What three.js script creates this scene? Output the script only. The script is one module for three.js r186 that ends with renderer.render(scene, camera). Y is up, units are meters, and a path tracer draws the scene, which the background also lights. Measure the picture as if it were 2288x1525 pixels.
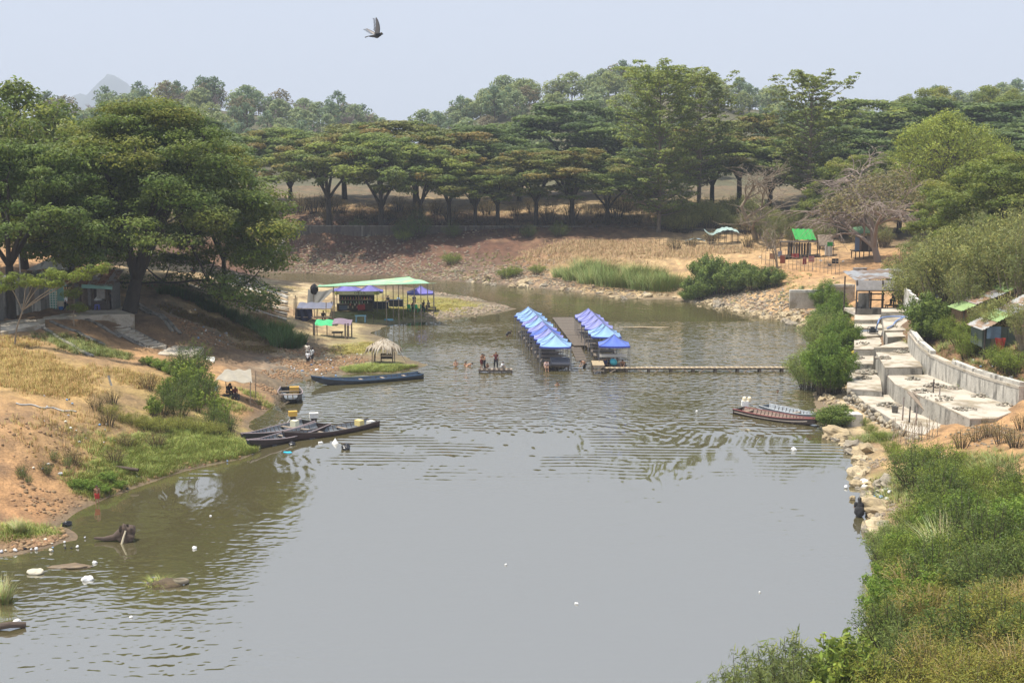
import * as THREE from 'three';
import { mergeGeometries } from 'three/addons/utils/BufferGeometryUtils.js';
import { MarchingCubes } from 'three/addons/objects/MarchingCubes.js';

// ---------- camera, sky, sun, exposure ----------
const V3 = THREE.Vector3, F = 2900, EYE = 19, PITCH = Math.atan(412.5 / F);
const scene = new THREE.Scene();
const camera = new THREE.PerspectiveCamera(2 * Math.atan(762.5 / F) * 180 / Math.PI, 2288 / 1525, 0.5, 5000);
camera.position.set(0, EYE, 0); camera.rotation.x = -PITCH;
const SUN = new V3(-0.30, 1.0, 0.04).normalize();
{
  const W = 256, H = 128, a = new Float32Array(W * H * 4);
  for (let j = 0; j < H; j++) for (let i = 0; i < W; i++) {
    const el = ((j + 0.5) / H - 0.5) * Math.PI, az = ((i + 0.5) / W - 0.5) * 2 * Math.PI;
    const d = new V3(Math.cos(az) * Math.cos(el), Math.sin(el), Math.sin(az) * Math.cos(el));
    const t = Math.pow(Math.max(0, d.y), 0.55), g = Math.pow(Math.max(0, d.dot(SUN)), 6) * 0.35;
    const s = d.y < 0 ? 0.55 : 1, k = (j * W + i) * 4;
    a[k] = s * (0.517 - 0.075 * t + g); a[k + 1] = s * (0.562 - 0.055 * t + g * 0.97); a[k + 2] = s * (0.645 + 0.0 * t + g * 0.9); a[k + 3] = 1;
  }
  const sky = new THREE.DataTexture(a, W, H, THREE.RGBAFormat, THREE.FloatType);
  sky.mapping = THREE.EquirectangularReflectionMapping; sky.magFilter = THREE.LinearFilter; sky.needsUpdate = true;
  scene.background = sky; scene.environment = sky;
}
const sun = new THREE.DirectionalLight(new THREE.Color().setRGB(1, 0.93, 0.82), 4.9);
sun.position.copy(SUN).multiplyScalar(300).add(new V3(0, 0, -140)); sun.target.position.set(0, 0, -140);
sun.castShadow = true; Object.assign(sun.shadow.camera, { left: -160, right: 160, top: 160, bottom: -160, near: 1, far: 700 });
scene.add(sun, sun.target);
scene.fog = new THREE.FogExp2(new THREE.Color().setRGB(0.80, 0.88, 1.0), 0.0003);
const renderer = new THREE.WebGLRenderer({ antialias: true });
renderer.setSize(1024, 682); renderer.shadowMap.enabled = true;
renderer.toneMapping = THREE.LinearToneMapping; renderer.toneMappingExposure = 1.42;

// ---------- helpers ----------
const rng = (s) => () => { s = (s + 0x6d2b79f5) | 0; let t = Math.imul(s ^ (s >>> 15), 1 | s); t = (t + Math.imul(t ^ (t >>> 7), 61 | t)) ^ t; return ((t ^ (t >>> 14)) >>> 0) / 4294967296; };
const lerp = (a, b, t) => a + (b - a) * t, clamp = (x, a = 0, b = 1) => Math.min(b, Math.max(a, x)), sstep = (x, a, b) => { const t = clamp((x - a) / (b - a)); return t * t * (3 - 2 * t); };
const hash = (x, y, s = 0) => { let h = Math.imul(x | 0, 374761393) + Math.imul(y | 0, 668265263) + Math.imul(s | 0, 2147483647 - 58); h = Math.imul(h ^ (h >>> 13), 1274126177); return ((h ^ (h >>> 16)) >>> 0) / 4294967296; };
function vn(x, y, s = 0, per = 0) {
  const X = Math.floor(x), Y = Math.floor(y), w = (k) => per ? ((k % per) + per) % per : k;
  let a = x - X, b = y - Y; a = a * a * (3 - 2 * a); b = b * b * (3 - 2 * b);
  return lerp(lerp(hash(w(X), w(Y), s), hash(w(X + 1), w(Y), s), a), lerp(hash(w(X), w(Y + 1), s), hash(w(X + 1), w(Y + 1), s), a), b);
}
const fbm = (x, y, s = 0, o = 4, per = 0) => { let v = 0, a = 0.5, n = 0; for (let i = 0; i < o; i++) { v += a * vn(x, y, s + i * 17, per); n += a; x *= 2; y *= 2; per *= 2; a *= 0.5; } return v / n; };
const CP = Math.cos(PITCH), SP = Math.sin(PITCH);
const ray = (u, v) => { const y = -(v - 762.5) / F; return new V3((u - 1144) / F, y * CP - SP, -y * SP - CP); };
const at = (u, v, Y) => { const r = ray(u, v), t = (Y - EYE) / r.y; return new V3(r.x * t, Y, r.z * t); };          // the point at height Y on that line of sight
const dep = (u, v, d) => { const r = ray(u, v), t = d / -r.z; return new V3(r.x * t, EYE + r.y * t, -d); };       // the point at distance d
const used = {};
const numbered = (n) => { const k = used[n] = (used[n] ?? -1) + 1; return k ? n + '_' + String(k).padStart(3, '0') : n; };
const shade = (o) => o.traverse((m) => { if (m.isMesh) { m.castShadow = true; m.receiveShadow = true; } });
function tag(o, label, category, group, kind) { if (label) o.userData.label = label; if (category) o.userData.category = category; if (group) o.userData.group = group; if (kind || category) o.userData.kind = kind || 'thing'; return o; }
function thing(name, label, category, p = new V3(), turn = 0, group) {
  const o = new THREE.Group(); o.name = numbered(name); o.position.copy(p); o.rotation.y = turn; scene.add(o); return tag(o, label, category, group);
}
function part(parent, name, geo, m, label) { const o = new THREE.Mesh(Array.isArray(geo) ? mergeGeometries(geo.map(plain)) : geo, m); o.name = name; o.castShadow = o.receiveShadow = true; parent.add(o); if (label) o.userData.label = label; return o; }
function copy(src, label, p, turn = 0, s = 1, group) { const c = src.clone(); c.name = numbered(src.name.replace(/_\d{3}$/, '')); c.userData = { ...src.userData, label }; if (group) c.userData.group = group; c.position.copy(p); c.rotation.set(0, turn, 0); Array.isArray(s) ? c.scale.set(...s) : c.scale.setScalar(s); scene.add(c); return c; }
function solo(name, geo, m, label, category, group, p, turn = 0) { const o = new THREE.Mesh(Array.isArray(geo) ? mergeGeometries(geo.map(plain)) : geo, m); o.name = numbered(name); o.castShadow = o.receiveShadow = true; if (p) o.position.copy(p); o.rotation.y = turn; scene.add(o); return tag(o, label, category, group); }
function structure(name, geo, m) { const o = solo(name, geo, m); o.userData.kind = 'structure'; return o; }
const plain = (g) => { const h = g.index ? g.toNonIndexed() : g; for (const k of Object.keys(h.attributes)) if (!['position', 'normal', 'uv'].includes(k)) h.deleteAttribute(k); return h; };
// uv in metres by the main direction of each face
function metreUV(g, s = 1) {
  const h = g.index ? g.toNonIndexed() : g, p = h.attributes.position, uv = new Float32Array(p.count * 2), a = new V3(), b = new V3(), c = new V3();
  for (let i = 0; i < p.count; i += 3) {
    a.fromBufferAttribute(p, i); b.fromBufferAttribute(p, i + 1); c.fromBufferAttribute(p, i + 2);
    const n = b.clone().sub(a).cross(c.clone().sub(a)), X = Math.abs(n.x), Y = Math.abs(n.y), Z = Math.abs(n.z);
    [a, b, c].forEach((q, k) => { const [m, w] = Y >= X && Y >= Z ? [q.x, q.z] : X > Z ? [q.z, q.y] : [q.x, q.y]; uv[(i + k) * 2] = m * s; uv[(i + k) * 2 + 1] = w * s; });
  }
  h.setAttribute('uv', new THREE.BufferAttribute(uv, 2)); return h;
}
const move = (g, x, y, z) => g.translate(x, y, z);
// a box with slightly bevelled edges, centre at (x, y, z)
function box(w, h, d, x = 0, y = 0, z = 0, ry = 0, rx = 0, rz = 0) { const g = new THREE.BoxGeometry(w, h, d); if (rx) g.rotateX(rx); if (rz) g.rotateZ(rz); if (ry) g.rotateY(ry); return metreUV(g.translate(x, y, z)); }
// tapered tube through points
function tube(pts, r0, r1 = r0, sides = 6, capped = true) {
  const P = pts.map((p) => Array.isArray(p) ? new V3(...p) : p), n = P.length, pos = [], nor = [], uv = [], idx = [];
  let side = null, len = 0;
  for (let i = 0; i < n; i++) {
    const t = (i < n - 1 ? P[i + 1].clone().sub(P[i]) : P[i].clone().sub(P[i - 1])).normalize(); if (i && i < n - 1) t.add(P[i].clone().sub(P[i - 1]).normalize()).normalize();
    side = side ? side.sub(t.clone().multiplyScalar(side.dot(t))).normalize() : (Math.abs(t.y) < 0.9 ? new V3(0, 1, 0) : new V3(1, 0, 0)).cross(t).normalize();
    const up = t.clone().cross(side), r = Array.isArray(r0) ? r0[i] : lerp(r0, r1, i / (n - 1)); if (i) len += P[i].distanceTo(P[i - 1]);
    for (let k = 0; k <= sides; k++) { const a = k / sides * 2 * Math.PI, d = side.clone().multiplyScalar(Math.cos(a)).addScaledVector(up, Math.sin(a)); pos.push(P[i].x + d.x * r, P[i].y + d.y * r, P[i].z + d.z * r); nor.push(d.x, d.y, d.z); uv.push(k / sides * 6.28 * r, len); }
    if (i) for (let k = 0; k < sides; k++) { const q = i * (sides + 1) + k, s = q - sides - 1; idx.push(s, s + 1, q, q, s + 1, q + 1); }
  }
  if (capped) for (const [i, f] of [[0, 1], [n - 1, 0]]) { const b = i * (sides + 1); for (let k = 1; k < sides - 1; k++) f ? idx.push(b, b + k + 1, b + k) : idx.push(b, b + k, b + k + 1); }
  const g = new THREE.BufferGeometry(); g.setAttribute('position', new THREE.Float32BufferAttribute(pos, 3)); g.setAttribute('normal', new THREE.Float32BufferAttribute(nor, 3)); g.setAttribute('uv', new THREE.Float32BufferAttribute(uv, 2)); g.setIndex(idx); return g;
}
const bar = (a, b, r, r2 = r, sides = 5) => tube([a, b], r, r2, sides);
// a sheet of cloth or metal over a grid of points, with thickness
function sheet(f, nu, nv, th = 0.02, us = 1, vs = 1) {
  const top = [], pos = [], uv = [], idx = [];
  for (let j = 0; j <= nv; j++) for (let i = 0; i <= nu; i++) top.push(f(i / nu, j / nv));
  const id = (i, j) => j * (nu + 1) + i, n = top.length;
  const N = top.map((_, k) => { const i = k % (nu + 1), j = (k / (nu + 1)) | 0, a = top[id(Math.min(nu, i + 1), j)].clone().sub(top[id(Math.max(0, i - 1), j)]), b = top[id(i, Math.min(nv, j + 1))].clone().sub(top[id(i, Math.max(0, j - 1))]); return b.cross(a).normalize(); });
  for (const s of [0.5, -0.5]) top.forEach((p, k) => { pos.push(p.x + N[k].x * th * s, p.y + N[k].y * th * s, p.z + N[k].z * th * s); uv.push((k % (nu + 1)) / nu * us, ((k / (nu + 1)) | 0) / nv * vs); });
  for (let j = 0; j < nv; j++) for (let i = 0; i < nu; i++) { const a = id(i, j), b = id(i + 1, j), c = id(i, j + 1), d = id(i + 1, j + 1); idx.push(a, c, b, b, c, d, a + n, b + n, c + n, b + n, d + n, c + n); }
  const rim = (a, b) => idx.push(a, b, a + n, b, b + n, a + n);
  for (let i = 0; i < nu; i++) { rim(id(i, 0), id(i + 1, 0)); rim(id(i + 1, nv), id(i, nv)); }
  for (let j = 0; j < nv; j++) { rim(id(0, j + 1), id(0, j)); rim(id(nu, j), id(nu, j + 1)); }
  const g = new THREE.BufferGeometry(); g.setAttribute('position', new THREE.Float32BufferAttribute(pos, 3)); g.setAttribute('uv', new THREE.Float32BufferAttribute(uv, 2)); g.setIndex(idx); g.computeVertexNormals(); return g;
}
// an upright prism: outline of [x, z] at height top, down to bottom
function prism(outline, top, bottom) {
  const o = outline.map(([x, z]) => new THREE.Vector2(x, -z)); if (THREE.ShapeUtils.area(o) < 0) o.reverse();
  const g = new THREE.ExtrudeGeometry(new THREE.Shape(o), { depth: top - bottom - 0.03, bevelEnabled: true, bevelSize: 0.03, bevelThickness: 0.03, bevelSegments: 1, bevelOffset: -0.03 });
  g.rotateX(-Math.PI / 2); g.translate(0, bottom, 0); return metreUV(g);
}
// a lump: noisy ellipsoid
function lump(r, seed = 1, det = 2, rough = 0.35, flat = false) {
  const g = new THREE.IcosahedronGeometry(1, det), p = g.attributes.position, v = new V3();
  for (let i = 0; i < p.count; i++) { v.fromBufferAttribute(p, i); const k = 1 + rough * (fbm(v.x * 1.7 + 7, v.y * 1.7 + v.z * 1.3 + 3, seed, 3) - 0.5) * 2 + rough * 0.6 * (fbm(v.z * 2.3 + 5, v.x * 2 - v.y * 1.9, seed + 9, 2) - 0.5); v.multiplyScalar(k); p.setXYZ(i, v.x * r[0], v.y * r[1], v.z * r[2]); }
  if (flat) g.computeVertexNormals(); else { g.deleteAttribute('normal'); g.deleteAttribute('uv'); const m = weld(g); m.computeVertexNormals(); return metreUV(keepN(m)); }
  return metreUV(g);
}
function weld(g) { const p = g.attributes.position, map = new Map(), pos = [], idx = []; for (let i = 0; i < p.count; i++) { const k = [p.getX(i), p.getY(i), p.getZ(i)].map((x) => x.toFixed(4)).join(); if (!map.has(k)) { map.set(k, pos.length / 3); pos.push(p.getX(i), p.getY(i), p.getZ(i)); } idx.push(map.get(k)); } const h = new THREE.BufferGeometry(); h.setAttribute('position', new THREE.Float32BufferAttribute(pos, 3)); h.setIndex(idx); return h; }
const keepN = (g) => g.toNonIndexed();
const toQuat = (dir) => new THREE.Quaternion().setFromUnitVectors(new V3(0, 1, 0), dir.clone().normalize());

// ---------- textures and materials ----------
function tex(n, f, rep, srgb = false, m = n) { // f(u, v, x, y) gives [r, g, b] or a grey, 0..1 linear
  const a = new Float32Array(n * m * 4);
  for (let j = 0; j < m; j++) for (let i = 0; i < n; i++) { const c = f(i / n, j / m), k = (j * n + i) * 4; if (typeof c === 'number') a[k] = a[k + 1] = a[k + 2] = c; else { a[k] = c[0]; a[k + 1] = c[1]; a[k + 2] = c[2]; } a[k + 3] = 1; }
  const t = new THREE.DataTexture(a, n, m, THREE.RGBAFormat, THREE.FloatType); t.wrapS = t.wrapT = THREE.RepeatWrapping; t.magFilter = THREE.LinearFilter; t.repeat.set(...(Array.isArray(rep) ? rep : [rep, rep])); t.needsUpdate = true; return t;
}
const again = (t, x, y = x) => { const c = t.clone(); c.repeat.set(x, y); c.needsUpdate = true; return c; };
const T = {
  soil: tex(1024, (u, v) => { const a = fbm(u * 8, v * 8, 3, 5, 8), b = fbm(u * 64, v * 64, 5, 3, 64), c = vn(u * 200, v * 200, 8, 200); const g = 0.42 + 0.5 * a + 0.45 * (b - 0.5) + (c > 0.86 ? -0.22 : c < 0.1 ? 0.22 : 0); return [g, g * (0.99 - 0.03 * b), g * (0.96 - 0.05 * a)]; }, 1 / 7),
  soilBump: tex(1024, (u, v) => 0.6 * fbm(u * 10, v * 10, 13, 4, 10) + 0.4 * fbm(u * 60, v * 60, 15, 3, 60), 1 / 7),
  conc: tex(1024, (u, v) => { const s = fbm(u * 16, v * 3, 21, 5, 16) , b = fbm(u * 6, v * 6, 22, 5, 6), d = fbm(u * 60, v * 60, 25, 2, 60); const g = clamp(0.58 + 0.55 * b - 0.55 * sstep(s, 0.48, 0.75) * sstep(b, 0.25, 0.6) + 0.3 * (d - 0.5), 0.1, 1); return [g, g * 0.985, g * 0.95]; }, 1 / 5),
  concTop: tex(1024, (u, v) => { const b = fbm(u * 7, v * 7, 31, 5, 7), d = fbm(u * 70, v * 70, 35, 2, 70), st = sstep(fbm(u * 4, v * 4, 37, 4, 4), 0.5, 0.68); const g = clamp(0.62 + 0.36 * b + 0.25 * (d - 0.5) - 0.3 * st, 0.14, 1); return [g, g * (0.98 - 0.06 * st), g * (0.94 - 0.18 * st)]; }, 1 / 6),
  wood: tex(512, (u, v) => { const g = 0.45 + 0.45 * fbm(u * 40, v * 3, 41, 4, 40) + 0.3 * (fbm(u * 6, v * 6, 43, 3, 6) - 0.4); return [g, g * 0.97, g * 0.93]; }, 1.2),
  cloth: tex(512, (u, v) => { const g = 0.72 + 0.36 * (fbm(u * 7, v * 7, 51, 4, 7) - 0.2) + 0.08 * vn(u * 128, v * 128, 53, 128); return g; }, 0.7),
  rust: tex(512, (u, v) => { const a = sstep(fbm(u * 6, v * 6, 61, 5, 6), 0.42, 0.62), b = 0.75 + 0.4 * (fbm(u * 30, v * 30, 63, 3, 30) - 0.5); return [b * lerp(0.9, 0.62, a), b * lerp(0.9, 0.42, a), b * lerp(0.9, 0.28, a)]; }, 0.5),
  rock: tex(512, (u, v) => { const a = fbm(u * 5, v * 5, 71, 5, 5), b = fbm(u * 40, v * 40, 73, 3, 40); const g = 0.45 + 0.6 * a + 0.3 * (b - 0.5); return [g, g * 0.95, g * (0.88 - 0.1 * a)]; }, 0.7),
};
const mats = {};
function M(name, rgb, rough = 0.85, o = {}) { if (!mats[name]) { mats[name] = new THREE.MeshPhysicalMaterial({ roughness: rough, ...o }); mats[name].color.setRGB(...rgb); mats[name].name = name; } return mats[name]; }
const wood = (name, rgb, k = 1) => M(name, rgb, 0.85, { map: again(T.wood, k), bumpMap: again(T.wood, k), bumpScale: 0.008 });
const cloth = (name, rgb, t = 0.25) => M(name, rgb, 0.9, { map: T.cloth, transmission: t, side: THREE.DoubleSide });
const LEAF = M('leaf', [1, 1, 1], 0.95, { vertexColors: true, transmission: 0.42, side: THREE.DoubleSide, specularIntensity: 0.25 });
const BLADE = M('blade', [1, 1, 1], 0.85, { vertexColors: true, transmission: 0.25, side: THREE.DoubleSide, specularIntensity: 0.2 });
const BARK = M('bark', [0.10, 0.08, 0.06], 0.95, { map: again(T.rock, 0.6), bumpMap: again(T.rock, 0.6), bumpScale: 0.05 });
const DARKBARK = M('dark_bark', [0.045, 0.038, 0.032], 0.95, { map: again(T.rock, 0.6) });
const PALEBARK = M('pale_bark', [0.33, 0.28, 0.23], 0.9, { map: again(T.rock, 0.6) });
// ---------- ground ----------
// [u, v, height]: heights read off the photograph along lines of sight
const CTRL = [];
const shore = (s, Y = 0) => { for (let i = 0; i < s.length; i += 2) CTRL.push([s[i], s[i + 1], Y]); };
shore([-250, 1290, -60, 1255, 0, 1240, 60, 1238, 110, 1222, 200, 1205, 160, 1188, 128, 1170, 190, 1132, 240, 1112, 330, 1080, 400, 1056, 470, 1040, 540, 1026, 592, 1004, 575, 980, 552, 955, 560, 935, 590, 920, 612, 905, 622, 872, 660, 856, 720, 846, 770, 838, 830, 835, 900, 834, 985, 830, 960, 815, 910, 802, 885, 775, 865, 752, 832, 745, 850, 733, 900, 723, 1000, 714, 1100, 702, 1160, 691, 1130, 680, 1060, 664, 1000, 655, 950, 645, 900, 638, 800, 634, 700, 630, 600, 622, 540, 616, 470, 611]);
shore([380, 604, 480, 606, 600, 609, 700, 611, 800, 615, 900, 620, 960, 625, 1000, 628, 1100, 633, 1180, 640, 1270, 650, 1360, 662, 1440, 670, 1500, 668, 1560, 676, 1620, 684, 1700, 700, 1780, 714, 1820, 720, 1850, 750, 1848, 790, 1835, 840, 1830, 870, 1825, 900, 1835, 950, 1850, 985, 1890, 988, 1908, 1022, 1925, 1050, 1912, 1080, 1932, 1105, 1942, 1150, 1950, 1190, 1955, 1230, 1955, 1290, 1945, 1340, 1945, 1410, 1930, 1450, 1880, 1490, 1800, 1540, 1700, 1620, 1560, 1760]);
shore([300, 1400, 700, 1400, 1200, 1400, 1700, 1380, 450, 1200, 600, 1150, 1000, 1150, 1500, 1150, 1800, 1130, 800, 1020, 1200, 980, 1600, 1000, 1000, 900, 1300, 880, 1600, 860, 1720, 790, 1500, 740, 1300, 710, 1050, 770, 1200, 740, 300, 1700, 1000, 1900, 1500, 1700, -200, 1500, 750, 900, 640, 1040], -1.6);
shore([700, 621, 850, 627, 550, 613, 1150, 662, 1300, 672, 1000, 640, 880, 628, 1400, 700, 1650, 740, 940, 760, 920, 850, 800, 860, 705, 870], -0.7);
CTRL.push(
  // left bank, from the near water up
  [0, 1210, 0.35], [60, 1190, 0.4], [0, 1130, 1.0], [100, 1120, 0.6], [0, 1050, 2.2], [100, 1070, 1.2], [200, 1085, 0.5], [0, 985, 3.1], [100, 960, 3.1], [100, 935, 3.3], [0, 920, 3.7], [200, 905, 2.9], [180, 1000, 1.6], [260, 1000, 1.2], [300, 1055, 0.4], [0, 850, 4.1], [100, 850, 4.0], [0, 780, 4.5], [100, 780, 4.3], [190, 820, 3.7], [300, 880, 2.6], [300, 830, 3.0], [350, 800, 2.8], [400, 1000, 0.7], [500, 1000, 0.4], [400, 930, 1.4], [450, 890, 1.5], [530, 950, 0.7], [540, 900, 0.9], [580, 880, 0.7], [570, 840, 1.1], [600, 860, 0.5],
  [50, 740, 4.7], [0, 725, 4.9], [120, 715, 4.9], [190, 700, 4.9], [250, 690, 4.9], [-150, 720, 5.2], [-150, 900, 4.5], [-250, 1050, 3.4], [-250, 1180, 1.8], [210, 745, 4.0], [300, 770, 2.7], [360, 795, 2.2], [290, 690, 4.8], [330, 660, 5.4], [240, 660, 5.4], [100, 660, 5.6], [0, 650, 5.8], [400, 775, 2.2], [440, 790, 1.9], [480, 800, 1.6], [520, 820, 1.3], [400, 720, 3.6], [450, 740, 2.7], [350, 710, 4.4], [370, 650, 5.6], [440, 700, 3.6], [560, 780, 1.3], [600, 800, 1.0], [640, 820, 0.6], [660, 800, 0.7], [650, 770, 1.0], [540, 730, 2.2], [600, 740, 1.6], [640, 730, 1.3],
  [420, 615, 6.3], [460, 610, 6.0], [480, 640, 4.8], [560, 660, 3.2], [620, 690, 1.8], [690, 725, 0.8], [560, 625, 1.5], [620, 650, 0.9], [660, 680, 0.8], [520, 617, 2.6], [700, 760, 0.7], [720, 800, 0.4], [760, 790, 0.4], [800, 760, 0.3], [800, 780, 0.3], [830, 815, 0.35], [880, 818, 0.35], [680, 840, 0.2], [730, 825, 0.25], [780, 815, 0.2], [640, 850, 0.2],
  [700, 650, 0.7], [760, 690, 0.7], [850, 690, 0.6], [950, 680, 0.5], [1050, 682, 0.35], [900, 660, 0.5], [800, 650, 0.6], [780, 720, 0.4], [720, 700, 0.8], [900, 708, 0.3], [1000, 700, 0.3], [640, 640, 0.6],
  // far bank up to the wall
  [640, 560, 3.0], [800, 570, 2.8], [950, 580, 2.4], [620, 522, 5.6], [800, 525, 5.5], [1000, 530, 5.4], [1100, 535, 5.3], [1050, 590, 2.2], [1180, 600, 2.0], [1150, 560, 3.8], [1250, 545, 5.0], [1400, 545, 4.9], [1300, 580, 3.4], [1250, 620, 1.3], [1350, 630, 1.3], [1400, 590, 3.2], [1500, 570, 4.2], [1480, 630, 1.4], [1600, 550, 4.8], [1580, 600, 3.0], [1560, 650, 1.0], [1650, 580, 4.2], [1700, 600, 3.6], [1680, 650, 1.8], [1750, 640, 2.6], [1750, 680, 1.2], [1720, 560, 4.7], [1850, 575, 4.7], [1950, 580, 4.9], [1800, 615, 3.6], [1880, 620, 3.9], [1820, 660, 2.4], [1860, 690, 1.6], [1850, 650, 3.0],
  [500, 540, 5.0], [400, 545, 5.4],
  // under and behind the quay
  [1900, 780, 0.5], [1885, 830, 0.4], [1870, 870, 0.45], [1880, 910, 0.4], [1930, 950, 0.25], [1905, 740, 1.2], [1990, 760, 1.6], [2040, 850, 1.4], [2000, 900, 0.4], [2100, 900, 1.0], [2120, 870, 1.5], [2190, 890, 1.7], [2250, 908, 1.9], [2060, 830, 1.7], [2170, 930, 1.9], [2110, 945, 0.8], [2050, 945, 0.5],
  [2100, 765, 4.5], [2180, 800, 4.4], [2285, 850, 4.2], [2288, 780, 5.4], [2200, 720, 5.8], [2100, 715, 5.4], [2288, 660, 7.0], [2050, 700, 5.0], [2080, 640, 6.0], [2030, 640, 5.0], [2420, 800, 5.6],
  [2288, 935, 2.1], [2300, 918, 2.0], [2335, 930, 2.2], [2275, 924, 1.9], [2390, 960, 2.6], [2230, 922, 1.8], [2200, 965, 2.0], [2120, 1000, 1.3], [2050, 1000, 0.7], [1985, 1000, 0.45], [1960, 1055, 0.5], [2010, 1080, 1.0], [2000, 1150, 0.8], [2100, 1100, 1.7], [2200, 1100, 2.3], [2288, 1060, 3.0], [2288, 1200, 2.9], [2150, 1200, 1.9], [2020, 1250, 0.9], [2050, 1400, 1.2], [2200, 1400, 2.3], [2288, 1400, 2.9], [2000, 1525, 0.9], [2150, 1525, 1.9], [2288, 1525, 2.6], [2500, 1300, 3.8], [2450, 1000, 4.4], [2400, 1800, 3.0], [1900, 1800, 0.8],
);
const wc = CTRL.map(([u, v, Y]) => { const p = at(u, v, Y); return [p.x, -p.z, Y]; });
wc.push(...[[-60, 238, 9], [-30, 240, 9.5], [0, 242, 9.5], [30, 240, 9.5], [60, 235, 9], [-60, 229, 8], [-35, 229, 8.2], [0, 232, 8.2], [25, 228, 8.2], [50, 222, 8], [90, 215, 8], [75, 170, 7], [65, 140, 7.5], [-90, 240, 9], [-70, 170, 7], [-80, 130, 7], [100, 250, 10], [0, 290, 11], [-100, 290, 11], [120, 300, 12], [-140, 200, 8], [140, 180, 9], [-60, 100, 6], [55, 90, 6], [70, 40, 5], [-55, 60, 5], [-25, 50, -0.8], [-45, 45, 1.2]]);
const H0 = (() => {
  const n = wc.length, A = [];
  const ph = (a, b) => Math.sqrt((a[0] - b[0]) ** 2 + ((a[1] - b[1]) * 0.8) ** 2);
  for (let i = 0; i < n; i++) { const r = new Float64Array(n + 2); for (let j = 0; j < n; j++) r[j] = ph(wc[i], wc[j]); r[i] -= 0.25; r[n] = 1; r[n + 1] = wc[i][2]; A.push(r); }
  { const r = new Float64Array(n + 2).fill(1); r[n] = 0; r[n + 1] = 0; A.push(r); }
  const m = n + 1;
  for (let c = 0; c < m; c++) { let b = c; for (let i = c + 1; i < m; i++) if (Math.abs(A[i][c]) > Math.abs(A[b][c])) b = i; [A[c], A[b]] = [A[b], A[c]]; for (let i = c + 1; i < m; i++) { const k = A[i][c] / A[c][c]; if (k) for (let j = c; j <= m; j++) A[i][j] -= k * A[c][j]; } }
  const w = new Float64Array(m);
  for (let i = m - 1; i >= 0; i--) { let s = A[i][m]; for (let j = i + 1; j < m; j++) s -= A[i][j] * w[j]; w[i] = s / A[i][i]; }
  const NX = 561, ND = 501, g = new Float32Array(NX * ND);
  for (let j = 0; j < ND; j++) for (let i = 0; i < NX; i++) { const q = [-140 + i * 0.5, 22 + j * 0.6]; let s = w[n]; for (let k = 0; k < n; k++) s += w[k] * ph(q, wc[k]); g[j * NX + i] = s; }
  return (x, d) => { const a = clamp((x + 140) / 0.5, 0, NX - 1.001), b = clamp((d - 22) / 0.6, 0, ND - 1.001), i = a | 0, j = b | 0, k = j * NX + i; return lerp(lerp(g[k], g[k + 1], a - i), lerp(g[k + NX], g[k + NX + 1], a - i), b - j); };
})();
const WALLD = (x) => x < 20 ? lerp(231, 228, clamp((x + 60) / 80)) : lerp(228, 211, clamp((x - 20) / 45)); // the long wall on the far bank
function gy(x, d) { const h = H0(x, d), k = sstep(h, -0.2, 0.8); return h + k * (0.44 * (fbm(x * 0.35, d * 0.35, 101, 3) - 0.5) + 0.24 * (fbm(x * 1.6, d * 1.6, 103, 3) - 0.5)) + (1 - k) * 0.1 * (fbm(x * 0.9, d * 0.9, 105, 2) - 0.5); }
const put = (x, d, lift = 0) => new V3(x, gy(x, d) + lift, -d);
function hit(u, v, lift = 0) { const r = ray(u, v); for (let d = 28; d < 320; d += 0.35) { const t = d / -r.z, y = EYE + r.y * t; if (y < Math.max(gy(r.x * t, d), -0.02)) { let a = d - 0.35, b = d; for (let k = 0; k < 8; k++) { const m = (a + b) / 2, s = m / -r.z; EYE + r.y * s < Math.max(gy(r.x * s, m), -0.02) ? b = m : a = m; } const s = b / -r.z; return new V3(r.x * s, EYE + r.y * s + lift, -b); } } return dep(u, v, 300); }
const scaleAt = (p) => -p.z / F; // metres per pixel of the photograph

const C = { soil: [0.43, 0.255, 0.118], red: [0.27, 0.12, 0.055], dry: [0.42, 0.30, 0.11], straw: [0.46, 0.33, 0.17], green: [0.17, 0.18, 0.05], brown: [0.20, 0.125, 0.07], dark: [0.10, 0.07, 0.045], sand: [0.50, 0.40, 0.24], rubble: [0.25, 0.205, 0.16], mud: [0.13, 0.10, 0.065], trash: [0.26, 0.23, 0.2], olive: [0.24, 0.22, 0.07], darkred: [0.12, 0.058, 0.036] };
const PAINT = [];
const paint = (key, r, list) => { for (let i = 0; i < list.length; i += 2) { const p = hit(list[i], list[i + 1]); PAINT.push([p.x, -p.z, r, C[key]]); } };
paint('soil', 5, [40, 900, 120, 900, 60, 960, 20, 1030, 90, 1030, 140, 1060, 60, 1120, 150, 1100, 20, 1150, 250, 790, 330, 800, 200, 760, 270, 760, 540, 890, 570, 900, 560, 930, 240, 880]);
paint('dry', 5, [40, 800, 100, 830, 30, 850, 150, 850, 20, 780, 180, 860, 320, 850, 420, 690, 480, 720, 540, 760]);
paint('brown', 4, [130, 770, 200, 790, 260, 820, 350, 730, 400, 750, 440, 760, 500, 790, 550, 810, 150, 960, 200, 960, 120, 1000, 170, 1020, 330, 700, 480, 780, 340, 870]);
paint('dark', 3, [320, 680, 350, 690, 400, 735, 360, 715, 410, 765, 60, 745, 240, 720, 320, 735]);
paint('trash', 2.5, [420, 710, 440, 725, 460, 740, 480, 750, 390, 690, 370, 680, 620, 800, 660, 820]);
paint('olive', 4, [250, 1050, 350, 1020, 450, 1000, 520, 990, 300, 960, 250, 1080, 400, 980, 370, 900, 430, 900, 480, 950]);
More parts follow.
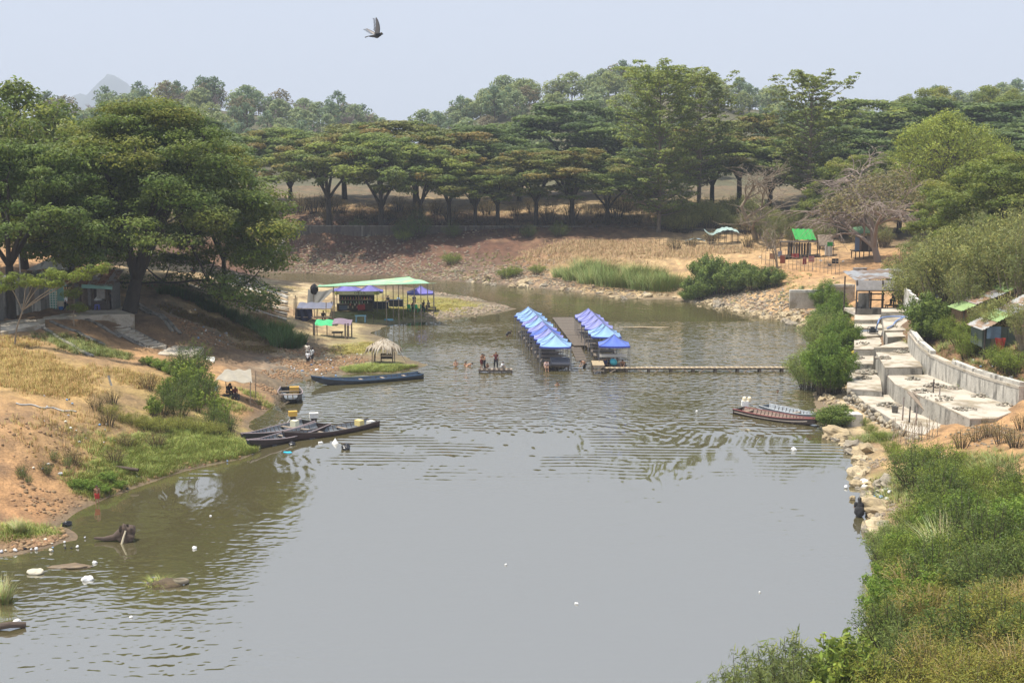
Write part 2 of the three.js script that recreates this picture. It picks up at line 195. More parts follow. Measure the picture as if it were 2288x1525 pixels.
paint('mud', 2.2, [10, 1225, 80, 1225, 150, 1200, 100, 1195, 200, 1140, 300, 1090, 430, 1052, 560, 1015, 610, 890, 600, 870, 640, 860, 620, 850, 700, 850, 660, 845, 740, 838, 780, 830]);
paint('red', 3, [90, 1140, 60, 1150, 150, 1140, 110, 1090, 560, 920, 720, 800, 660, 700, 640, 690]);
paint('sand', 6, [520, 660, 570, 690, 600, 690, 640, 670, 680, 650, 700, 680, 620, 640, 750, 705, 800, 705, 600, 655, 560, 640, 660, 640, 700, 750, 500, 640]);
paint('straw', 5, [460, 625, 500, 650, 540, 672, 590, 705, 620, 720, 480, 630]);
paint('olive', 6, [830, 690, 880, 690, 950, 690, 1000, 690, 1050, 685, 900, 705, 980, 700, 760, 780, 790, 775, 820, 825, 880, 822, 900, 670, 1000, 675]);
paint('rubble', 4, [1090, 690, 1120, 690, 1080, 670, 1130, 685, 1000, 660, 700, 820, 740, 810, 680, 810, 780, 800, 660, 830, 720, 770, 650, 790]);
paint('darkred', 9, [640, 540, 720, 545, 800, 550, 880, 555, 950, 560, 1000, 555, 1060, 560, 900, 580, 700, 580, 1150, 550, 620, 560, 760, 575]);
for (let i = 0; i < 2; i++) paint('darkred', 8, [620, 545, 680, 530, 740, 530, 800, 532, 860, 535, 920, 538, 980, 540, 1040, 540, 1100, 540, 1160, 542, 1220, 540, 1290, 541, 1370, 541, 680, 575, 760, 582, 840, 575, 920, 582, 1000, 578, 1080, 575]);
paint('rubble', 4, [640, 600, 720, 602, 800, 606, 860, 608, 950, 605, 1020, 612, 1100, 618, 1180, 628, 1250, 635, 1050, 600]);
paint('red', 3, [1160, 590, 1200, 575]);
paint('straw', 8, [1250, 565, 1320, 560, 1400, 560, 1480, 560, 1550, 560, 1300, 590, 1400, 600, 1500, 600, 1600, 570, 1650, 580]);
paint('soil', 6, [1240, 600, 1560, 600, 1620, 610, 1700, 610, 1760, 600, 1680, 660, 1780, 650, 1840, 610, 1760, 680, 1800, 690, 1900, 600, 1700, 570, 1640, 640]);
paint('sand', 4, [1480, 650, 1640, 660, 1720, 690, 1590, 680, 1830, 640, 1660, 690]);
paint('soil', 5, [2230, 950, 2280, 970, 2250, 1000, 2200, 980, 2288, 1030, 2288, 1150, 2270, 1190, 2150, 1000, 2250, 880, 2150, 810]);
paint('sand', 3, [1870, 900, 1860, 880, 1880, 940, 1900, 980, 1930, 1020, 1960, 1120, 1960, 1170, 2230, 1210]);
paint('olive', 5, [2050, 1050, 2120, 1100, 2050, 1150, 2000, 1250, 2100, 1250, 2200, 1300, 2000, 1400, 2150, 1400]);
paint('dry', 5, [2200, 1450, 2270, 1400, 2270, 1500, 2150, 1500, 2200, 1380]);
paint('brown', 5, [2150, 770, 2200, 780, 2250, 800, 2100, 740, 2200, 740, 2280, 740]);
for (const [x, d] of [[-50, 254], [-20, 254], [10, 254], [40, 250], [70, 235], [-35, 244], [0, 246], [30, 242]]) PAINT.push([x, d, 8, C.straw]);
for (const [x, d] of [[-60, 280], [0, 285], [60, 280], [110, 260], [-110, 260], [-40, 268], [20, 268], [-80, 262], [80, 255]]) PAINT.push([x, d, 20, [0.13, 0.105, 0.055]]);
function groundColor(x, d, h) {
  const nx = x + 3 * (fbm(x * 0.3, d * 0.3, 201, 3) - 0.5), nd = d + 3 * (fbm(x * 0.3, d * 0.3, 207, 3) - 0.5), c = [0, 0, 0]; let w = 0.0006, s = [C.soil[0] * w, C.soil[1] * w, C.soil[2] * w];
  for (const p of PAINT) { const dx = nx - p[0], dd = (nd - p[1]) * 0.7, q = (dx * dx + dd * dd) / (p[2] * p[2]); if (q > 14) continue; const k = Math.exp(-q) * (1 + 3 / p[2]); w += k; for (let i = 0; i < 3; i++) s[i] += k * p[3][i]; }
  const v = (0.55 + 0.9 * fbm(x * 1.1, d * 1.1, 211, 5)) * (0.86 + 0.28 * vn(x * 4.1, d * 4.1, 213)), bp = 0.6 * sstep(fbm(x * 0.42 + 3, d * 0.42, 217, 4), 0.52, 0.68), e = sstep(h, 0.32, 0.05), y = fbm(x * 0.5, d * 0.5, 215, 3);
  for (let i = 0; i < 3; i++) { c[i] = lerp(s[i] / w, C.brown[i], bp) * v * (0.9 + 0.3 * (y - 0.5)); c[i] = lerp(c[i], C.mud[i], 0.8 * e); }
  return c;
}
{
  const cols = 520, rows = [], pos = [], uv = [], col = [], idx = [];
  for (let d = 24; d < 318; d *= 1.0062) rows.push(d);
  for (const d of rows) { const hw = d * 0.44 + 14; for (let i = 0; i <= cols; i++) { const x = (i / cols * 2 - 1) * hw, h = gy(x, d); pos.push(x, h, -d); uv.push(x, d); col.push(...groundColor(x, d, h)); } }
  for (let j = 0; j < rows.length - 1; j++) for (let i = 0; i < cols; i++) { const a = j * (cols + 1) + i, b = a + cols + 1; idx.push(a, a + 1, b, a + 1, b + 1, b); }
  const g = new THREE.BufferGeometry(); g.setAttribute('position', new THREE.Float32BufferAttribute(pos, 3)); g.setAttribute('uv', new THREE.Float32BufferAttribute(uv, 2)); g.setAttribute('color', new THREE.Float32BufferAttribute(col, 3)); g.setIndex(idx); g.computeVertexNormals();
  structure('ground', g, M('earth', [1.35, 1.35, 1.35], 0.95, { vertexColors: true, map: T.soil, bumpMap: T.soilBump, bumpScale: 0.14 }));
}
// ---------- hills behind ----------
const ridge = (list) => (u) => { for (let i = 0; i < list.length - 2; i += 2) if (u <= list[i + 2]) return lerp(list[i + 1], list[i + 3], clamp((u - list[i]) / (list[i + 2] - list[i]))); return list[list.length - 1]; };
const RIDGE = ridge([-400, 255, 100, 275, 200, 288, 300, 268, 420, 256, 520, 258, 620, 275, 720, 292, 800, 305, 870, 335, 910, 345, 960, 318, 1040, 290, 1120, 252, 1200, 240, 1300, 232, 1400, 220, 1520, 222, 1640, 252, 1720, 262, 1800, 285, 1950, 290, 2100, 270, 2288, 262, 2700, 250]);
const hillY = (x, d) => { const u = 1144 + x / d * F, top = EYE + (360 - RIDGE(u)) * 440 / F, s = sstep(d, 312, 440); return lerp(11, top, s) * lerp(1, 0.55, sstep(d, 455, 640)) + 3 * (fbm(x * 0.03, d * 0.03, 301, 3) - 0.5) * s; };
{
  const pos = [], idx = [], uv = [], cols = 150, ds = []; for (let d = 300; d < 700; d += 8) ds.push(d); ds.push(800, 1000, 1400, 2200, 3600, 4700);
  for (const d of ds) { const hw = d * 0.75; for (let i = 0; i <= cols; i++) { const x = (i / cols * 2 - 1) * hw; pos.push(x, d < 310 ? 8 : hillY(x, d), -d); uv.push(x, d); } }
  for (let j = 0; j < ds.length - 1; j++) for (let i = 0; i < cols; i++) { const a = j * (cols + 1) + i, b = a + cols + 1; idx.push(a, a + 1, b, a + 1, b + 1, b); }
  const g = new THREE.BufferGeometry(); g.setAttribute('position', new THREE.Float32BufferAttribute(pos, 3)); g.setAttribute('uv', new THREE.Float32BufferAttribute(uv, 2)); g.setIndex(idx); g.computeVertexNormals();
  structure('hills', g, M('hill_earth', [0.12, 0.115, 0.06], 0.95, { map: again(T.soil, 1 / 30) }));
  const mp = [], mi = [], mu = [];
  for (let j = 0; j <= 24; j++) for (let i = 0; i <= 60; i++) { const x = -1900 + i * 21, z = -4030 - j * 14, a = (x + 1290) / 230, b = (j - 12) / 9; mp.push(x, 10 + 252 * Math.exp(-a * a * 1.1 - b * b) * (0.8 + 0.4 * fbm(x * 0.014, z * 0.014, 311, 5)) + 46 * Math.exp(-(((x + 1030) / 100) ** 2) - b * b), z); mu.push(x, z); }
  for (let j = 0; j < 24; j++) for (let i = 0; i < 60; i++) { const a = j * 61 + i, b = a + 61; mi.push(a, a + 1, b, a + 1, b + 1, b); }
  const m = new THREE.BufferGeometry(); m.setAttribute('position', new THREE.Float32BufferAttribute(mp, 3)); m.setAttribute('uv', new THREE.Float32BufferAttribute(mu, 2)); m.setIndex(mi); m.computeVertexNormals();
  structure('mountain', m, M('mountain_wood', [0.08, 0.11, 0.10], 0.95, { map: again(T.soil, 1 / 120) }));
}
// ---------- river ----------
{
  const N = 2048, X0 = -50, X1 = 46, D0 = 38, D1 = 215, a = new Float32Array(N * N * 4);
  const wave = (x, d, kx, kd, ph) => Math.sin(x * kx + d * kd + ph);
  for (let j = 0; j < N; j++) for (let i = 0; i < N; i++) {
    const x = lerp(X0, X1, i / N), d = lerp(D0, D1, j / N);
    // calm pool near the bridge, breeze further up, smooth lanes between
    const lane = fbm(x * 0.05, d * 0.09, 401, 3), u = 1144 + x / d * F;
    let k = sstep(d, 62, 100) * lerp(0.3, 1, sstep(x, -24 + (d - 70) * 0.2, -8)) * (0.22 + 0.78 * sstep(lane, 0.28, 0.62));
    k = Math.max(k, 0.42 * sstep(d, 56, 76) * sstep(lane, 0.42, 0.66) * sstep(x, -22, -8));
    k = Math.max(k, 0.14 * Math.exp(-(((x + 13) / 3) ** 2) - (((d - 64) / 9) ** 2)), 0.18 * Math.exp(-(((x + 12) / 9) ** 2) - (((d - 49 - 0.15 * x) / 2.4) ** 2)));
    k *= lerp(1, 0.5, sstep(d, 128, 150)); k = Math.max(k, 0.045 + 0.04 * vn(x * 0.12, d * 0.12, 441));
    const wx = x + 0.9 * fbm(x * 0.25, d * 0.25, 411, 3), wd = d + 0.9 * fbm(x * 0.22, d * 0.3, 413, 3), fq = lerp(2.6, 1.9, sstep(d, 60, 95));
    let h = 0.5 * (fbm(wx * 0.75 * fq, wd * 1.5 * fq, 421, 2) - 0.5) * 2 + 0.5 * (vn(wx * 1.6 * fq, wd * 2.6 * fq, 425) - 0.5);
    h += 0.16 * wave(wx, wd, 0.35, 7.2, 0) * sstep(vn(x * 0.3, d * 0.3, 431), 0.35, 0.7) + 0.35 * (fbm(wx * 0.2, wd * 0.35, 433, 2) - 0.5);
    const q = (j * N + i) * 4; a[q] = a[q + 1] = a[q + 2] = 0.5 + 0.5 * h * k; a[q + 3] = 1;
  }
  const t = new THREE.DataTexture(a, N, N, THREE.RGBAFormat, THREE.FloatType); t.magFilter = THREE.LinearFilter; t.wrapS = t.wrapT = THREE.ClampToEdgeWrapping; t.needsUpdate = true;
  const g = new THREE.BufferGeometry(), hw = 200;
  g.setAttribute('position', new THREE.Float32BufferAttribute([-hw, 0, -10, hw, 0, -10, -hw, 0, -300, hw, 0, -300], 3)); g.setAttribute('normal', new THREE.Float32BufferAttribute([0, 1, 0, 0, 1, 0, 0, 1, 0, 0, 1, 0], 3));
  const U = (x) => (x - X0) / (X1 - X0), Vv = (d) => (d - D0) / (D1 - D0); g.setAttribute('uv', new THREE.Float32BufferAttribute([U(-hw), Vv(10), U(hw), Vv(10), U(-hw), Vv(300), U(hw), Vv(300)], 2)); g.setIndex([0, 1, 2, 1, 3, 2]);
  const m = M('water', [0.085, 0.074, 0.034], 0.04, { ior: 2.0, specularIntensity: 4.3, bumpMap: t, bumpScale: 0.27 });
  structure('river', g, m);
}
// ---------- foliage ----------
const mixc = (a, b, t) => [lerp(a[0], b[0], t), lerp(a[1], b[1], t), lerp(a[2], b[2], t)];
// leaves in flattened clumps: blobs of {p, r: [x, y, z], n, c}; each leaf a small folded-out face of its own tint
function leafGeo(R, blobs, size, o = {}) {
  const { aspect = 0.5, top = 0.35, jit = 0.7, shell = 0.55, soft = 0.55, droop = 0 } = o, N = blobs.reduce((s, b) => s + b.n, 0);
  const pos = new Float32Array(N * 12), nor = new Float32Array(N * 12), col = new Float32Array(N * 12), idx = new Uint32Array(N * 6);
  const d = new V3(), n = new V3(), t = new V3(), b2 = new V3(), q = new V3(), sn = new V3(); let k = 0;
  for (const b of blobs) for (let i = 0; i < b.n; i++, k++) {
    do d.set(R() * 2 - 1, R() * 2 - 1, R() * 2 - 1); while (d.lengthSq() > 1 || d.lengthSq() < 0.01); d.normalize();
    if (d.y < 0 && R() < top) d.y *= -1; const rr = lerp(shell, 1.04, Math.sqrt(R())) * (0.86 + 0.28 * R());
    q.set(b.p.x + d.x * b.r[0] * rr, b.p.y + d.y * b.r[1] * rr, b.p.z + d.z * b.r[2] * rr);
    sn.set(d.x / b.r[0], d.y / b.r[1], d.z / b.r[2]).normalize();
    n.copy(sn).multiplyScalar(0.6).add(new V3((R() - 0.5) * 2 * jit, 0.35 + (R() - 0.5) * jit, (R() - 0.5) * 2 * jit)).normalize();
    t.set(R() - 0.5, (R() - 0.5) * 0.6 - droop, R() - 0.5); t.addScaledVector(n, -t.dot(n)).normalize(); b2.crossVectors(n, t);
    const s = size * (0.65 + 0.7 * R()) * (b.s || 1), w = s * aspect; sn.lerp(n, 1 - soft).normalize();
    const c0 = b.c, v = 0.72 + 0.56 * R(), y = R() * 0.22; 
    const P4 = [[-s, 0], [0.05 * s, -w], [s, 0], [0.05 * s, w]];
    for (let m = 0; m < 4; m++) { const o3 = (k * 4 + m) * 3; pos[o3] = q.x + t.x * P4[m][0] + b2.x * P4[m][1]; pos[o3 + 1] = q.y + t.y * P4[m][0] + b2.y * P4[m][1]; pos[o3 + 2] = q.z + t.z * P4[m][0] + b2.z * P4[m][1]; nor[o3] = sn.x; nor[o3 + 1] = sn.y; nor[o3 + 2] = sn.z; col[o3] = c0[0] * v * (1 + y); col[o3 + 1] = c0[1] * v; col[o3 + 2] = c0[2] * v * (1 - y); }
    idx.set([k * 4, k * 4 + 1, k * 4 + 2, k * 4, k * 4 + 2, k * 4 + 3], k * 6);
  }
  const g = new THREE.BufferGeometry(); g.setAttribute('position', new THREE.BufferAttribute(pos, 3)); g.setAttribute('normal', new THREE.BufferAttribute(nor, 3)); g.setAttribute('color', new THREE.BufferAttribute(col, 3)); g.setIndex(new THREE.BufferAttribute(idx, 1)); return g;
}
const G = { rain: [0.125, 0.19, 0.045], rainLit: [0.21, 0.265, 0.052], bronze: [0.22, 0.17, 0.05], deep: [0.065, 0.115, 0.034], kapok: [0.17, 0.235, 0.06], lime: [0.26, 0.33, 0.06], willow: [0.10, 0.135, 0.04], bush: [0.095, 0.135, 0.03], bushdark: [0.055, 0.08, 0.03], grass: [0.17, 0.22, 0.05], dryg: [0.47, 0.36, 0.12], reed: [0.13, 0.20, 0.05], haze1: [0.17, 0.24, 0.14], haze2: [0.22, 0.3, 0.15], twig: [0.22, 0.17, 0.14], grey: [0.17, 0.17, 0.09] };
const bend = (a, b, k, R, n = 4) => { const o = []; for (let i = 0; i <= n; i++) { const t = i / n, p = a.clone().lerp(b, t); p.y += Math.sin(t * Math.PI) * k; p.x += (R() - 0.5) * 0.12 * k * 3 * (i && i < n ? 1 : 0); p.z += (R() - 0.5) * 0.36 * k * (i && i < n ? 1 : 0); o.push(p); } return o; };
// spreading umbrella-crowned tree: forked trunk, rising limbs, flat leaf pads in storeys
function umbrellaTree(o) {
  const R = rng(o.seed), { rad = 8.5, h = 16, pads = 84, leaf = 0.24, dens = 1, fork = 0.3, lean = [0, 0], cols = [G.rain, G.rainLit], drop = 0.38, storeys = 0.15, limbs = 5, flat = 0.36, tr = 0.32, bark = DARKBARK, skirt = 0.15 } = o;
  const root = new THREE.Group(); root.name = o.name || 'rain_tree';
  const P0 = new V3(0, -0.4, 0), P1 = new V3(lean[0] * 0.35, h * fork, lean[1] * 0.35), wood = [tube(bend(P0, P1, 0.15, R), tr * 1.25, tr * 0.95, 8)], ends = [], blobs = [];
  for (let i = 0; i < limbs; i++) { const a = (i + R() * 0.7) / limbs * 6.283, r = rad * (0.28 + 0.3 * R()), e = new V3(lean[0] + Math.cos(a) * r, h * (0.66 + 0.16 * R()), lean[1] + Math.sin(a) * r), b = bend(P1, e, h * 0.04, R, 5); wood.push(tube(b, tr * 0.72, tr * 0.26, 6)); ends.push(b[3], b[4], b[5]); }
  for (let i = 0; i < pads; i++) {
    const a = i * 2.39996 + R() * 0.6, q = Math.sqrt((i + 0.5) / pads), lay = R() < 0.52 ? 0 : R() < 0.6 ? 1 : 2, r = rad * Math.min(1, q * (1 + 0.1 * (R() - 0.5)));
    const sk = q > 0.72 && R() < skirt * 2 ? h * 0.16 * R() : 0;
    let p = new V3(lean[0] + Math.cos(a) * r, h * (0.985 - drop * q * q - storeys * lay * (0.6 + 0.4 * q) - 0.03 * R()) - sk, lean[1] + Math.sin(a) * r), x = rad * (0.14 + 0.12 * R()); if (p.y < h * (o.minY || 0)) continue; if (o.clear && p.z > lean[1] - 2 && p.x < lean[0] + rad * 0.6 && p.y < h * o.clear) continue;
    let best = ends[0]; for (const e of ends) if (e.y < p.y + 1.5 && e.distanceTo(p) < best.distanceTo(p)) best = e; ends.push(new V3(p.x, p.y - 0.2, p.z));
    wood.push(tube(bend(best, new V3(p.x, p.y - 0.15, p.z), -0.25 * R(), R, 3), tr * 0.2, tr * 0.06, 4, false));
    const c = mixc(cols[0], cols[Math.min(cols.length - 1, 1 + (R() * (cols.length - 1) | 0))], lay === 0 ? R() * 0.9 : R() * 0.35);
    const sub = 3; for (let k = 0; k < sub; k++) { const sx = x * (0.5 + 0.3 * R()), f = { p: new V3(p.x + (R() - 0.5) * x * 1.3, p.y + (R() - 0.5) * 0.5, p.z + (R() - 0.5) * x * 1.3), r: [sx, sx * flat + 0.12, sx * (0.8 + 0.4 * R())], c }; f.n = Math.round(dens * 3.6 * f.r[0] * f.r[2] / (leaf * leaf)); blobs.push(f); }
  }
  part(root, 'trunk', wood, bark); part(root, 'crown', leafGeo(R, blobs, leaf, { top: 0.6, jit: 0.6 }), LEAF); return root;
}
// tall tree with a straight pale trunk, whorls of level branches and tufts of leaves
function tallTree(o) {
  const R = rng(o.seed), { h = 28, rad = 7.5, leaf = 0.24, c = G.kapok, c2 = G.lime, n = 46, low = 0.2, name = 'kapok_tree', tr = 0.42, dens = 1, open = 0 } = o, root = new THREE.Group(); root.name = name;
  const wood = [tube([[0, -0.5, 0], [0.1, h * 0.4, 0.1], [-0.1, h * 0.75, 0], [0, h * 0.97, 0]], tr, 0.06, 8)], blobs = [];
  for (let i = 0; i < n; i++) {
    const t = low + (1 - low) * (i + R()) / n, y = h * t, w = Math.pow(Math.sin(Math.PI * clamp(0.16 + 0.8 * (1 - t) / (1 - low) * 0.62 + 0.12)), 0.8), L = rad * w * (0.65 + 0.5 * R()) * (t > 0.9 ? 0.6 : 1), a = i * 2.4 + R();
    const e = new V3(Math.cos(a) * L, y + L * (0.3 + 0.5 * t), Math.sin(a) * L), b = bend(new V3(0, y, 0), e, -L * 0.05, R, 4); wood.push(tube(b, 0.06 + 0.1 * (1 - t), 0.025, 4, false));
    for (let k = 0; k < 5; k++) { const f = 0.4 + 0.6 * (k + R() * 0.6) / 5, p = b[0].clone().lerp(e, f), s = (0.5 + 0.5 * R()) * (1 - open * 0.35); p.x += (R() - 0.5) * 1.3; p.z += (R() - 0.5) * 1.3; p.y += (R() - 0.3) * 0.7; const bl = { p, r: [s * 1.25, s * 0.42, s * 1.25], c: mixc(c, c2, R() * 0.6 * t) }; bl.n = Math.round(dens * 3.2 * bl.r[0] * bl.r[2] / (leaf * leaf)); blobs.push(bl); }
  }
  part(root, 'trunk', wood, o.bark || M('grey_bark', [0.2, 0.17, 0.14], 0.95, { map: again(T.rock, 0.6) })); part(root, 'crown', leafGeo(R, blobs, leaf, { top: 0.5, jit: 0.8, droop: 0.3 }), LEAF); return root;
}
// round bushy tree
function roundTree(o) {
  const R = rng(o.seed), { h = 9, rad = 4, leaf = 0.3, c = G.haze1, c2 = G.haze2, n = 26, name = 'broadleaf_tree', tr = 0.2, dens = 1, base = 0.25, bark = BARK, droop = 0.2, aspect = 0.5 } = o, root = new THREE.Group(); root.name = name;
  const wood = [tube([[0, -0.5, 0], [R() - 0.5, h * 0.4, R() - 0.5], [0, h * 0.8, 0]], tr, tr * 0.4, 6)], blobs = [];
  for (let i = 0; i < n; i++) { const a = i * 2.4, t = (i + 0.5) / n, y = h * (base + (0.93 - base) * t), q = Math.sqrt(Math.max(0, 1 - (2 * t - 0.85) ** 2)) * (0.55 + 0.5 * R()), p = new V3(Math.cos(a) * rad * q, y, Math.sin(a) * rad * q), s = rad * (n > 60 ? 0.13 + 0.16 * R() : 0.26 + 0.22 * R()); wood.push(tube(bend(new V3(0, Math.min(y, h * 0.7) * 0.8, 0), p, 0.2, R, 3), tr * 0.35, 0.02, 4, false)); const b = { p, r: [s, s * 0.75, s], c: mixc(c, c2, R()) }; b.n = Math.round(dens * 4.2 * s * s / (leaf * leaf)); blobs.push(b); }
  part(root, 'trunk', wood, bark); part(root, 'crown', leafGeo(R, blobs, leaf, { top: 0.3, droop, aspect }), LEAF); return root;
}
// leafless tree
function bareTree(o) {
  const R = rng(o.seed), { h = 11, rad = 5, tr = 0.26, depth = 5, mat = PALEBARK, name = 'bare_tree', up = 0.35, droop = 0, kids = 3, r1 = 0.022 } = o, root = new THREE.Group(); root.name = name; const trunk = [], twigs = [];
  const grow = (p, d, L, r, k) => {
    const pts = [p]; let q = p, e = d.clone(); for (let i = 0; i < 3; i++) { e.add(new V3((R() - 0.5) * 0.5, (R() - 0.5) * 0.3 - droop * (depth - k) * 0.1, (R() - 0.5) * 0.5)).normalize(); q = q.clone().addScaledVector(e, L / 3); pts.push(q); }
    (k >= depth - 1 ? trunk : twigs).push(tube(pts, r, Math.max(r * 0.6, r1 * 0.7), k > 3 ? 6 : 4, false)); if (!k) return;
    const m = kids + (R() < 0.4 ? 1 : 0); for (let i = 0; i < m; i++) { const a = R() * 6.283, w = 0.5 + 0.5 * R(), f = e.clone().add(new V3(Math.cos(a) * w, up * (R() - 0.2), Math.sin(a) * w).multiplyScalar(1.15)).normalize(); grow(pts[1 + (i % 3)], f, L * (0.62 + 0.22 * R()), Math.max(r * 0.55, r1), k - 1); }
  };
  grow(new V3(0, -0.3, 0), new V3(0, 1, 0), h * 0.34, tr, depth);
  part(root, 'trunk', trunk, mat); part(root, 'twigs', twigs, mat);
  if (o.leaf) { const bl = []; for (let i = 0; i < o.leaf; i++) { const a = R() * 6.28, q = Math.sqrt(R()); bl.push({ p: new V3(Math.cos(a) * rad * q, (o.lh || h) * (0.5 + 0.5 * (1 - q * q) * (0.55 + 0.45 * R())), Math.sin(a) * rad * q), r: [0.9, 0.6, 0.9], n: 34, c: o.lc }); } part(root, 'crown', leafGeo(R, bl, 0.1, { top: 0.2 }), LEAF); }
  return root;
}
// shrub: stems from the ground with leaves along them
function shrub(o) {
  const R = rng(o.seed), { h = 2.2, rad = 1.5, leaf = 0.07, stems = 26, per = 130, c = G.bush, c2 = G.willow, name = 'leafy_shrub', aspect = 0.28, spread = 1, arch = 0.2, bark = BARK } = o, root = new THREE.Group(); root.name = name; const wood = [], blobs = [];
  for (let i = 0; i < stems; i++) {
    const a = i * 2.4 + R(), q = Math.sqrt((i + 0.5) / stems), b = new V3(Math.cos(a) * rad * 0.35 * q, -0.1, Math.sin(a) * rad * 0.35 * q), e = new V3(Math.cos(a) * rad * q * spread, h * (1 - 0.45 * q * q) * (0.75 + 0.35 * R()), Math.sin(a) * rad * q * spread), pts = bend(b, e, arch * h * q, R, 4); wood.push(tube(pts, 0.018 + 0.006 * h, 0.006, 4, false));
    for (let k = 0; k < 6; k++) { const t = 0.25 + 0.75 * (k + R()) / 6, j = Math.min(3, t * 4 | 0), p = pts[j].clone().lerp(pts[j + 1], t * 4 - j), s = rad * 0.2 * (1.15 - 0.5 * t) + 0.06; blobs.push({ p, r: [s, s * 1.1, s], n: Math.round(per / 6), c: mixc(c, c2, R()) }); }
  }
  part(root, 'stems', wood, bark); part(root, 'leaves', leafGeo(R, blobs, leaf, { aspect, top: 0.15, shell: 0.15, jit: 1, soft: 0.35, droop: -0.15 }), LEAF); return root;
}
// blades: tufts of grass or reed
function bladeGeo(R, n, h, rad, w, c, c2, lean = 0.5, seg = 2) {
  const pos = [], nor = [], col = [], idx = [];
  for (let i = 0; i < n; i++) {
    const a = R() * 6.283, q = Math.sqrt(R()) * rad, L = h * (0.55 + 0.6 * R()), b = new V3(Math.cos(a) * q, -0.03, Math.sin(a) * q), la = a + (R() - 0.5) * 2, ln = lean * (0.3 + R()) * (0.4 + q / rad), dir = new V3(Math.cos(la), 0, Math.sin(la)), sd = new V3(-Math.sin(la + R()), 0, Math.cos(la + R())), cc = mixc(c, c2, R()).map((x) => x * (0.75 + 0.5 * R())), o = pos.length / 3;
    for (let k = 0; k <= seg; k++) { const t = k / seg, p = b.clone().addScaledVector(dir, L * ln * t * t); p.y += L * t * (1 - 0.35 * ln * t); const ww = w * (1 - t * 0.95); pos.push(p.x - sd.x * ww, p.y, p.z - sd.z * ww, p.x + sd.x * ww, p.y, p.z + sd.z * ww); const N = new V3(dir.x * 0.3, 1, dir.z * 0.3).normalize(); nor.push(N.x, N.y, N.z, N.x, N.y, N.z); col.push(...cc, ...cc); if (k) { const z = o + k * 2; idx.push(z - 2, z - 1, z, z - 1, z + 1, z); } }
  }
  const g = new THREE.BufferGeometry(); g.setAttribute('position', new THREE.Float32BufferAttribute(pos, 3)); g.setAttribute('normal', new THREE.Float32BufferAttribute(nor, 3)); g.setAttribute('color', new THREE.Float32BufferAttribute(col, 3)); g.setIndex(idx); return g;
}
// ground cover that nobody could count: one object of many tufts
function scatter(name, label, category, geo, m, places, R, s0, s1, tint = 0.3) {
  const o = new THREE.InstancedMesh(geo, m, places.length), q = new THREE.Quaternion(), mt = new THREE.Matrix4(), c = new THREE.Color(); o.name = name;
  places.forEach((p, i) => { const s = lerp(s0, s1, R()); q.setFromEuler(new THREE.Euler((R() - 0.5) * 0.3, R() * 6.283, (R() - 0.5) * 0.3)); mt.compose(p, q, new V3(s, s * (0.8 + 0.4 * R()), s)); o.setMatrixAt(i, mt); const k = 1 - tint / 2 + tint * R(); o.setColorAt(i, c.setRGB(k * (1 + tint * 0.3 * (R() - 0.5)), k, k)); });
  scene.add(o); return tag(o, label, category, null, 'stuff');
}
// places on the ground round points of the photograph: [u, v, radius in metres, count]
function spots(R, list) { const out = []; for (const [u, v, r, n, hmin = 0.06] of list) { const c = hit(u, v); for (let i = 0; i < n; i++) { const a = R() * 6.283, q = r * Math.sqrt(R()) * (0.7 + 0.5 * R()), p = put(c.x + Math.cos(a) * q, -c.z + Math.sin(a) * q); if (p.y > hmin) out.push(p); } } return out; }

// ---- trees of the far bank ----
const up = (u, v, d) => dep(u, v, d).y;
const RV = [
  umbrellaTree({ seed: 11, cols: [G.rain, G.rainLit, G.bronze], rad: 8.5, h: 16, minY: 0.5, fork: 0.33 }), umbrellaTree({ seed: 12, cols: [G.rain, G.rain, G.rainLit], rad: 8.5, h: 16, limbs: 4, minY: 0.47, fork: 0.26 }),
  umbrellaTree({ seed: 13, cols: [G.rain, G.bronze, G.bronze], rad: 8.5, h: 16, drop: 0.34, skirt: 0.05, minY: 0.52 }), umbrellaTree({ seed: 14, cols: [G.rain, G.rainLit, G.rainLit], rad: 8.5, h: 16, pads: 60, storeys: 0.16, minY: 0.52, fork: 0.36 }),
  umbrellaTree({ seed: 15, cols: [G.deep, G.rain], rad: 8.5, h: 16, drop: 0.36, limbs: 6 }),
];
RV.forEach((t) => tag(t, null, 'tree'));
// trunk foot (u), distance, top (v), crown radius, which build
function rain(label, u, d, vTop, rad, k, turn, baseY, group) { rad *= 1.22; const p = dep(u, 500, d); p.y = baseY ?? gy(p.x, d); const h = up(u, vTop, d) - p.y; const c = copy(RV[k], label, p, turn, [rad / 8.5, h / 16, rad / 8.5], group); c.userData.category = 'tree'; return c; }
const FB = 'rain trees in a row before the far bank wall';
[[735, 300, 9.5, 0, 'dark forked rain tree with three stems at the left end of the far wall'], [852, 296, 9.5, 1, 'rain tree with two thick dark stems, second from the left before the far wall'], [940, 345, 7, 3, 'low bright rain tree between the two-stemmed one and the leaning ones'], [1003, 330, 8, 0, 'rain tree with paired upright stems behind the low far wall'], [1062, 380, 6.5, 3, 'small rain tree with a trunk leaning left over the far wall'], [1112, 372, 7.5, 3, 'flat-topped light green rain tree with single straight dark trunk'], [1198, 330, 8.5, 2, 'bronze-topped rain tree whose trunk splits in a wide V by the far wall'], [1278, 325, 9, 2, 'tall bronze-topped rain tree leaning left right of the V-shaped one'], [1357, 372, 8, 1, 'rain tree with a low fork at the right end of the far row']]
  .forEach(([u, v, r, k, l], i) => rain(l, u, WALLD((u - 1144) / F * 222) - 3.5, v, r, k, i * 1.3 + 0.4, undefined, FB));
const BB = 'rain trees of the second row behind the far wall';
